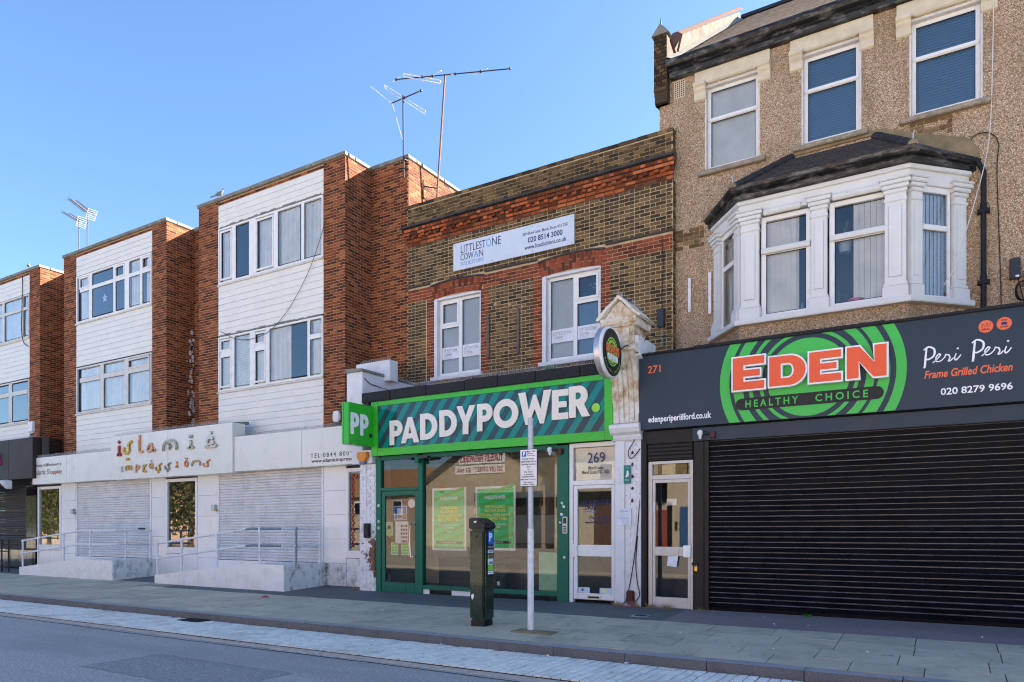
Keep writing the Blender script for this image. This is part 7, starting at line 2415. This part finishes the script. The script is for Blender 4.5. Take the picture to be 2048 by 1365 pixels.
# ================================================================ ROOFTOP AERIALS
def boom_aerial(base, top, boom, elems, label, group, mast='mast_rust', r=.022, light='aerial_light', bracket=None):
    A = thing('tv_aerial', base, label, 'aerial', group)
    MB().tube([base, top], r, 8).build('mast', mast, A, True)
    b0, b1 = Vector(boom[0]), Vector(boom[1])
    MB().tube([tuple(b0), tuple(b1)], .016, 6).build('boom', 'aerial_dark', A, True)
    for t, d, folded, mat in elems:
        c = b0.lerp(b1, t); d = Vector(d)
        if folded:
            up = Vector((0, 0, folded)) if abs(d.normalized().z) < .9 else Vector((0, folded, 0))
            pts = [c - d + up * .0, c - d - up * .3, c - d * .97 - up, c + d * .97 - up, c + d - up * .3, c + d, c - d * .97]
            MB().tube([tuple(p) for p in pts], .011, 6).build('dipole', light, A, True)
        else:
            MB().tube([tuple(c - d), tuple(c + d)], .008, 5).build('element', light, A, True)
        MB().blob(tuple(c), .035).build('clamp', 'aerial_dark', A, True)
    if bracket:
        for a, b in bracket:
            MB().tube([a, b], .016, 6).build('bracket', 'iron', A, True)
    return A
boom_aerial((-12.05, 1.85, 10.5), (-12.08, 1.86, 12.62), ((-12.49, 1.89, 12.56), (-11.5, 1.86, 12.56)),
            [(.45, (.675, .0, -.545), .09, 0), (1.0, (.02, .04, .03), 0, 0)], 'pale dipole aerial on a vertical mast at the corner of the brown flats', 'aerials above the brown flats', 'aerial_dark',
            bracket=[((-12.02, 1.84, 10.95), (-11.98, 2.05, 10.95)), ((-12.2, 1.84, 10.75), (-11.99, 1.9, 10.75))])
X = bpy.data.objects['tv_aerial']
for a, b in (((-12.49, 1.89, 12.56), (-13.22, 1.88, 13.23)), ((-12.47, 1.89, 12.54), (-12.14, 1.9, 11.52))):
    MB().tube([a, b], .01, 6).build('element', 'aerial_light', X, True)
boom_aerial((-11.75, 2.8, 9.7), (-11.42, 2.78, 13.44), ((-12.65, 2.21, 13.4), (-9.8, 3.41, 13.4)),
            [(.24, (.32, .38, .01), .08, 0), (.01, (.12, .02, .04), 0, 0), (.33, (.31, -.03, .02), 0, 0), (.53, (.1, .06, .02), 0, 0), (.75, (.19, .04, .03), 0, 0), (1.0, (.01, .03, .03), 0, 0)],
            'long boom aerial on a leaning rusty pole bracketed to the side of the brown flats', 'aerials above the brown flats', 'mast_rust', .026,
            bracket=[((-11.68, 2.8, 10.5), (-11.97, 2.6, 10.55)), ((-11.68, 2.8, 10.5), (-11.97, 3.1, 10.1)), ((-11.97, 2.55, 10.2), (-11.97, 2.55, 10.7)), ((-11.75, 2.8, 9.75), (-11.97, 2.7, 9.75))])
def yagi(base, top, tail, nose, n, hl, label):
    A = thing('tv_aerial', base, label, 'aerial', 'pair of small aerials over the middle bay')
    MB().tube([base, top], .025, 6).build('mast', 'mast_rust', A, True)
    a, b = Vector(tail), Vector(nose)
    MB().tube([tuple(a), tuple(b)], .022, 6).build('boom', 'aerial_light', A, True)
    d = (b - a).normalized(); side = d.cross(Vector((0, 0, 1))).normalized(); up = side.cross(d)
    m = MB()
    for k in range(n):
        c = a.lerp(b, .16 + .84 * k / (n - 1))
        for q in (-.09, .09):
            m.tube([tuple(c - side * hl + up * q * .5), tuple(c + side * hl - up * q * .5)], .009, 4, False)
    m.build('directors', 'aerial_dark', A)
    m = MB()
    for q in (-.2, -.12, -.05, .05, .12, .2):
        m.tube([tuple(a + side * -.2 + up * q), tuple(a + side * .2 + up * q)], .008, 4, False)
    for s in (-.18, .18):
        m.tube([tuple(a + side * s + up * -.21), tuple(a + side * s + up * .21)], .009, 4, False)
    m.build('reflector', 'aerial_light', A)
yagi((-31.55, 4, 10.6), (-31.55, 4, 14.5), (-31.35, 4, 14.4), (-32.6, 4, 15.08), 10, .2, 'smaller yagi aerial on the lower of two thin masts above the middle bay')
yagi((-30.94, 4, 10.6), (-30.9, 4, 14.75), (-30.6, 4, 14.55), (-32.05, 4, 15.5), 15, .22, 'larger yagi aerial on the taller of two thin masts above the middle bay')

# ================================================================ LITTER, WEEDS
def scrap(x, y, mat, label, s=.05, grp=None):
    z = slope(y) + .006 if y > -3.9 else -.3
    v = [(x + s * cos(a) * random.uniform(.5, 1.2), y + s * sin(a) * random.uniform(.5, 1.2), z + random.uniform(0, .018)) for a in (0, 1.3, 2.4, 3.6, 5)]
    v.append((x, y, z + .02))
    return tag(MB().add(v, [(0, 1, 5), (1, 2, 5), (2, 3, 5), (3, 4, 5), (4, 0, 5)]).build('paper_scrap', mat, None), label, 'litter', grp)
o = MB().add([(-13.12, -1.78, slope(-1.78) + .01), (-12.95, -1.84, slope(-1.84) + .01), (-12.9, -1.72, slope(-1.72) + .025), (-13.05, -1.68, slope(-1.68) + .03), (-13.0, -1.75, slope(-1.75) + .05)], [(0, 1, 4), (1, 2, 4), (2, 3, 4), (3, 0, 4)])
tag(o.build('crisp_packet', 'litter_red', None), 'crumpled red and white packet on the paving before the second ramp', 'litter')
rn = random.Random(3)
for k in range(7):
    scrap(rn.uniform(-12, 0), rn.uniform(-3.5, -1.2), rn.choice(['litter_white', 'paper', 'curtain_warm']), 'tiny white scrap of litter lying on the grey paving slabs', rn.uniform(.012, .03), 'white scraps on the paving')
for k in range(9):
    scrap(rn.uniform(-18, -2), rn.uniform(-4.08, -3.93), rn.choice(['litter_white', 'dry_grass', 'orange_ink', 'curtain_warm']), 'scrap of litter in the gutter along the kerb', rn.uniform(.015, .04), 'scraps in the gutter')
for k in range(5):
    scrap(rn.uniform(-3.4, .4), rn.uniform(-1.1, -.3), 'litter_white', 'white fleck of litter on the purple tarmac before the black shutter', rn.uniform(.008, .018), 'flecks before the black shutter')
def tuft(x, y, mat, label, n, h, cat='weed'):
    m = MB(); r_ = random.Random(int(x * 1000))
    for k in range(n):
        a = r_.uniform(0, 6.28); bx_, by_ = x + r_.gauss(0, .05), y + r_.gauss(0, .02)
        t = (bx_ + cos(a) * h * r_.uniform(.2, .9), by_ - abs(sin(a)) * h * .5, slope(y) + h * r_.uniform(.3, 1)); d = .006
        m.add([(bx_ - d, by_, slope(y)), (bx_ + d, by_, slope(y)), t], [(0, 1, 2)])
    return tag(m.build('weed_tuft', mat, None, fixn=False), label, cat)
for x, lb in ((-5.28, 'dry straw coloured weed tuft at the foot of the old pilaster by door 269'), (-4.97, 'dry weed tuft below the maroon pod at the old pilaster'), (-4.62, 'dry weed tuft at the hinge side of the restaurant door step'), (-4.35, 'sparse dry weed tuft at the middle of the restaurant door step')):
    tuft(x, -.13, 'dry_grass', lb, 60, .12)
tuft(-3.72, -.08, 'dry_grass', 'small dry weed tuft at the foot of the shutter guide rail', 20, .06)
tuft(-2.0, -.12, 'weed_green', 'small green weed at the foot of the black shutter', 30, .07)
tuft(-11.9, -.05, 'dry_grass', 'dry weed tuft at the foot of the flaking white pier', 50, .13)
tuft(-5.0, -.17, 'pink_pot', 'small pink flowered weed beside the maroon pod', 25, .14)

# ================================================================ ACROSS THE ROAD (seen in the glass)
def house(x0, x1, y, h, wall, label, gable=False, roof='roof_brown', depth=8, name='house_opposite'):
    B = thing(name, ((x0 + x1) / 2, y, 0), label, 'building', 'buildings across the road')
    yb = y - depth
    if gable:
        c = (x0 + x1) / 2
        MB().prism([(x0, -.3), (x1, -.3), (x1, h), (c, h + (x1 - x0) * .28), (x0, h)], 'y', yb, y).build('wall', wall, B)
        for s in (-1, 1):
            xe = x0 - .3 if s < 0 else x1 + .3
            MB().add([(xe, y + .3, h - .1), (c, y + .3, h + (x1 - x0) * .28 + .1), (c, yb, h + (x1 - x0) * .28 + .1), (xe, yb, h - .1), (xe, y + .3, h + .1), (c, y + .3, h + (x1 - x0) * .28 + .3), (c, yb, h + (x1 - x0) * .28 + .3), (xe, yb, h + .1)],
                     [(0, 1, 2, 3), (4, 7, 6, 5), (0, 4, 5, 1), (3, 2, 6, 7), (0, 3, 7, 4)]).build('roof', 'slate', B)
    else:
        bx('wall', wall, B, x0, x1, yb, y, -.3, h)
        MB().add([(x0 - .2, y + .4, h - .1), (x1 + .2, y + .4, h - .1), (x1 + .2, y - depth / 2, h + 3), (x0 - .2, y - depth / 2, h + 3), (x0 - .2, yb - .4, h - .1), (x1 + .2, yb - .4, h - .1)], [(0, 1, 2, 3), (3, 2, 5, 4), (0, 3, 4), (1, 5, 2)]).build('roof', roof, B)
        bx('chimney', 'red_brick', B, x0 + 1.2, x0 + 2.2, y - depth / 2 - .5, y - depth / 2 + .3, h + 1.5, h + 4.2)
        n = max(1, int((x1 - x0) / 3))
        for i in range(n):
            xc = x0 + (i + .5) * (x1 - x0) / n
            w_ = bx('window', 'upvc', B, xc - .6, xc + .6, y - .02, y + .04, h - 2, h - .6)
            bx('pane', 'black_gloss', w_, xc - .52, xc + .52, y + .041, y + .05, h - 1.92, h - .68)
    return B
B = house(-45, -29.6, -44, 6, 'far_brick', 'brown brick gabled hall across the road with a fireworks banner on its gable', True)
bx('render_band', 'cream_render', B, -44.9, -38.6, -43.99, -43.93, -.2, 3.7)
bx('dark_shopfront', 'shutter_dark', B, -38.4, -31.4, -43.99, -43.9, -.2, 3.6)
bx('sign_board', 'dark_frame', B, -38.5, -31.2, -43.99, -43.8, 3.65, 4.9)
for x in (-38.2, -34.6):
    bx('post', 'cement', B, x, x + .3, -43.9, -43.6, -.2, 3.65)
MB().prism([(-45.2, 6.05), (-37.3, 10.5), (-37.3, 9.9), (-44.4, 5.9)], 'y', -43.98, -43.75).build('barge_board', 'dark_frame', B)
MB().prism([(-29.4, 6.05), (-37.3, 10.5), (-37.3, 9.9), (-30.2, 5.9)], 'y', -43.98, -43.75).build('barge_board', 'dark_frame', B)
bx('alarm_case', 'amber', B, -42.6, -42.1, -43.99, -43.8, 5.2, 5.7)
bx('drain_pipe', 'dark_frame', B, -33.2, -33.05, -43.97, -43.85, 4.9, 7.6)
BN = thing('fireworks_banner', (-38, -43.9, 7), 'white banner with red capitals on the gable of the brick hall across the road', 'banner')
for x0, x1, z0, z1 in ((-40.4, -35.2, 7.7, 8.7), (-40.8, -35.2, 6.75, 7.55)):
    bx('sheet', 'white_ink', BN, x0, x1, -43.95, -43.9, z0, z1)
for s, x0, x1, z0, z1 in (('TUKELEY FIREWORKS', -40.2, -35.4, 7.85, 8.55), ('353 LEY STREET * IG1 4AA', -40.6, -35.4, 6.9, 7.4)):
    o = text(BN, s, 'red_ink', x0, x1, 0, z0, z1, .03)
    o.rotation_euler = (0, 0, pi)
    o.location = Vector((x1, -43.88, z0)) - WL[BN.name]
house(-62, -46.5, -44, 5.0, 'far_brick', 'brick house with a brown tiled roof and chimney next to the gabled hall', False)
B = house(-29, -13, -42, 7.5, 'cream_render', 'cream rendered shop across the road with a blue door', False)
bx('roller_shutter', 'terracotta', B, -25.2, -22.6, -41.98, -41.9, -.2, 3.4)
bx('roller_shutter', 'red_shutter', B, -20.6, -19.0, -41.98, -41.9, -.2, 3.0)
bx('recess_shade', 'dark_frame', B, -18.95, -18.6, -41.98, -41.9, -.2, 3.6)  # raised dark panel painted for the shade of a gap
bx('door', 'blue_door', B, -17.9, -16.5, -41.98, -41.9, -.2, 3.2)
bx('door_bell', 'dark_frame', B, -18.3, -18.15, -41.98, -41.9, 1.4, 2.1)
bx('sign_board', 'dark_frame', B, -28.6, -19, -41.98, -41.7, 3.6, 4.6)
house(-12, 8, -40, 8, 'peach_render', 'peach rendered terrace across the road', False)
house(-86, -66, -40, 8.5, 'peach_render', 'peach rendered flats beyond the trees across the road', False)
house(-112, -90, -40, 8, 'far_brick', 'brick terrace beyond the trees across the road', False)
def tree(x, y, h, r, label, seed):
    T = thing('street_tree', (x, y, -.2), label, 'tree', 'street trees across the road')
    rn = random.Random(seed)
    m = MB().tube([(x, y, -.3), (x + .1, y, h * .3), (x, y + .1, h * .55)], .24, 8, r1=.14)
    tips = []
    for k in range(6):
        a = k * 1.05 + rn.random(); t = (x + cos(a) * r * .6, y + sin(a) * r * .6, h * rn.uniform(.6, .9)); tips.append(t)
        m.tube([(x, y, h * rn.uniform(.3, .5)), ((x + t[0]) / 2, (y + t[1]) / 2, t[2] * .75), t], .09, 6, r1=.03)
    m.build('trunk', 'bark', T, True)
    c = MB()
    for k in range(3200):
        while True:
            p = Vector((rn.uniform(-1, 1), rn.uniform(-1, 1), rn.uniform(-1, 1)))
            if .25 < p.length < 1 and sin(p.x * 7 + seed) + sin(p.y * 6) + sin(p.z * 8) > -1.1: break
        q = Vector((x + p.x * r, y + p.y * r, h * .54 + p.z * h * .46))
        u = Vector((rn.gauss(0, 1), rn.gauss(0, 1), rn.gauss(0, 1))).normalized() * .2; v = u.orthogonal().normalized() * .13
        c.add([tuple(q - u), tuple(q + v), tuple(q + u), tuple(q - v)], [(0, 1, 2, 3)])
    c.build('crown', 'leaf', T, fixn=False)
tree(-50, -21, 9, 3.6, 'broad street tree across the road facing the two ramps', 1)
tree(-58, -23, 10, 4, 'tall street tree across the road behind the first', 2)
tree(-70, -22, 9, 3.8, 'street tree across the road facing the far shop', 3)
tree(-45, -24, 7, 2.8, 'small street tree across the road before the brown roofed house', 4)
tree(-64, -25, 8, 3.4, 'round street tree across the road between two taller ones', 5)
tree(-77, -24, 8, 3.6, 'outermost street tree across the road before the brick terrace', 6)
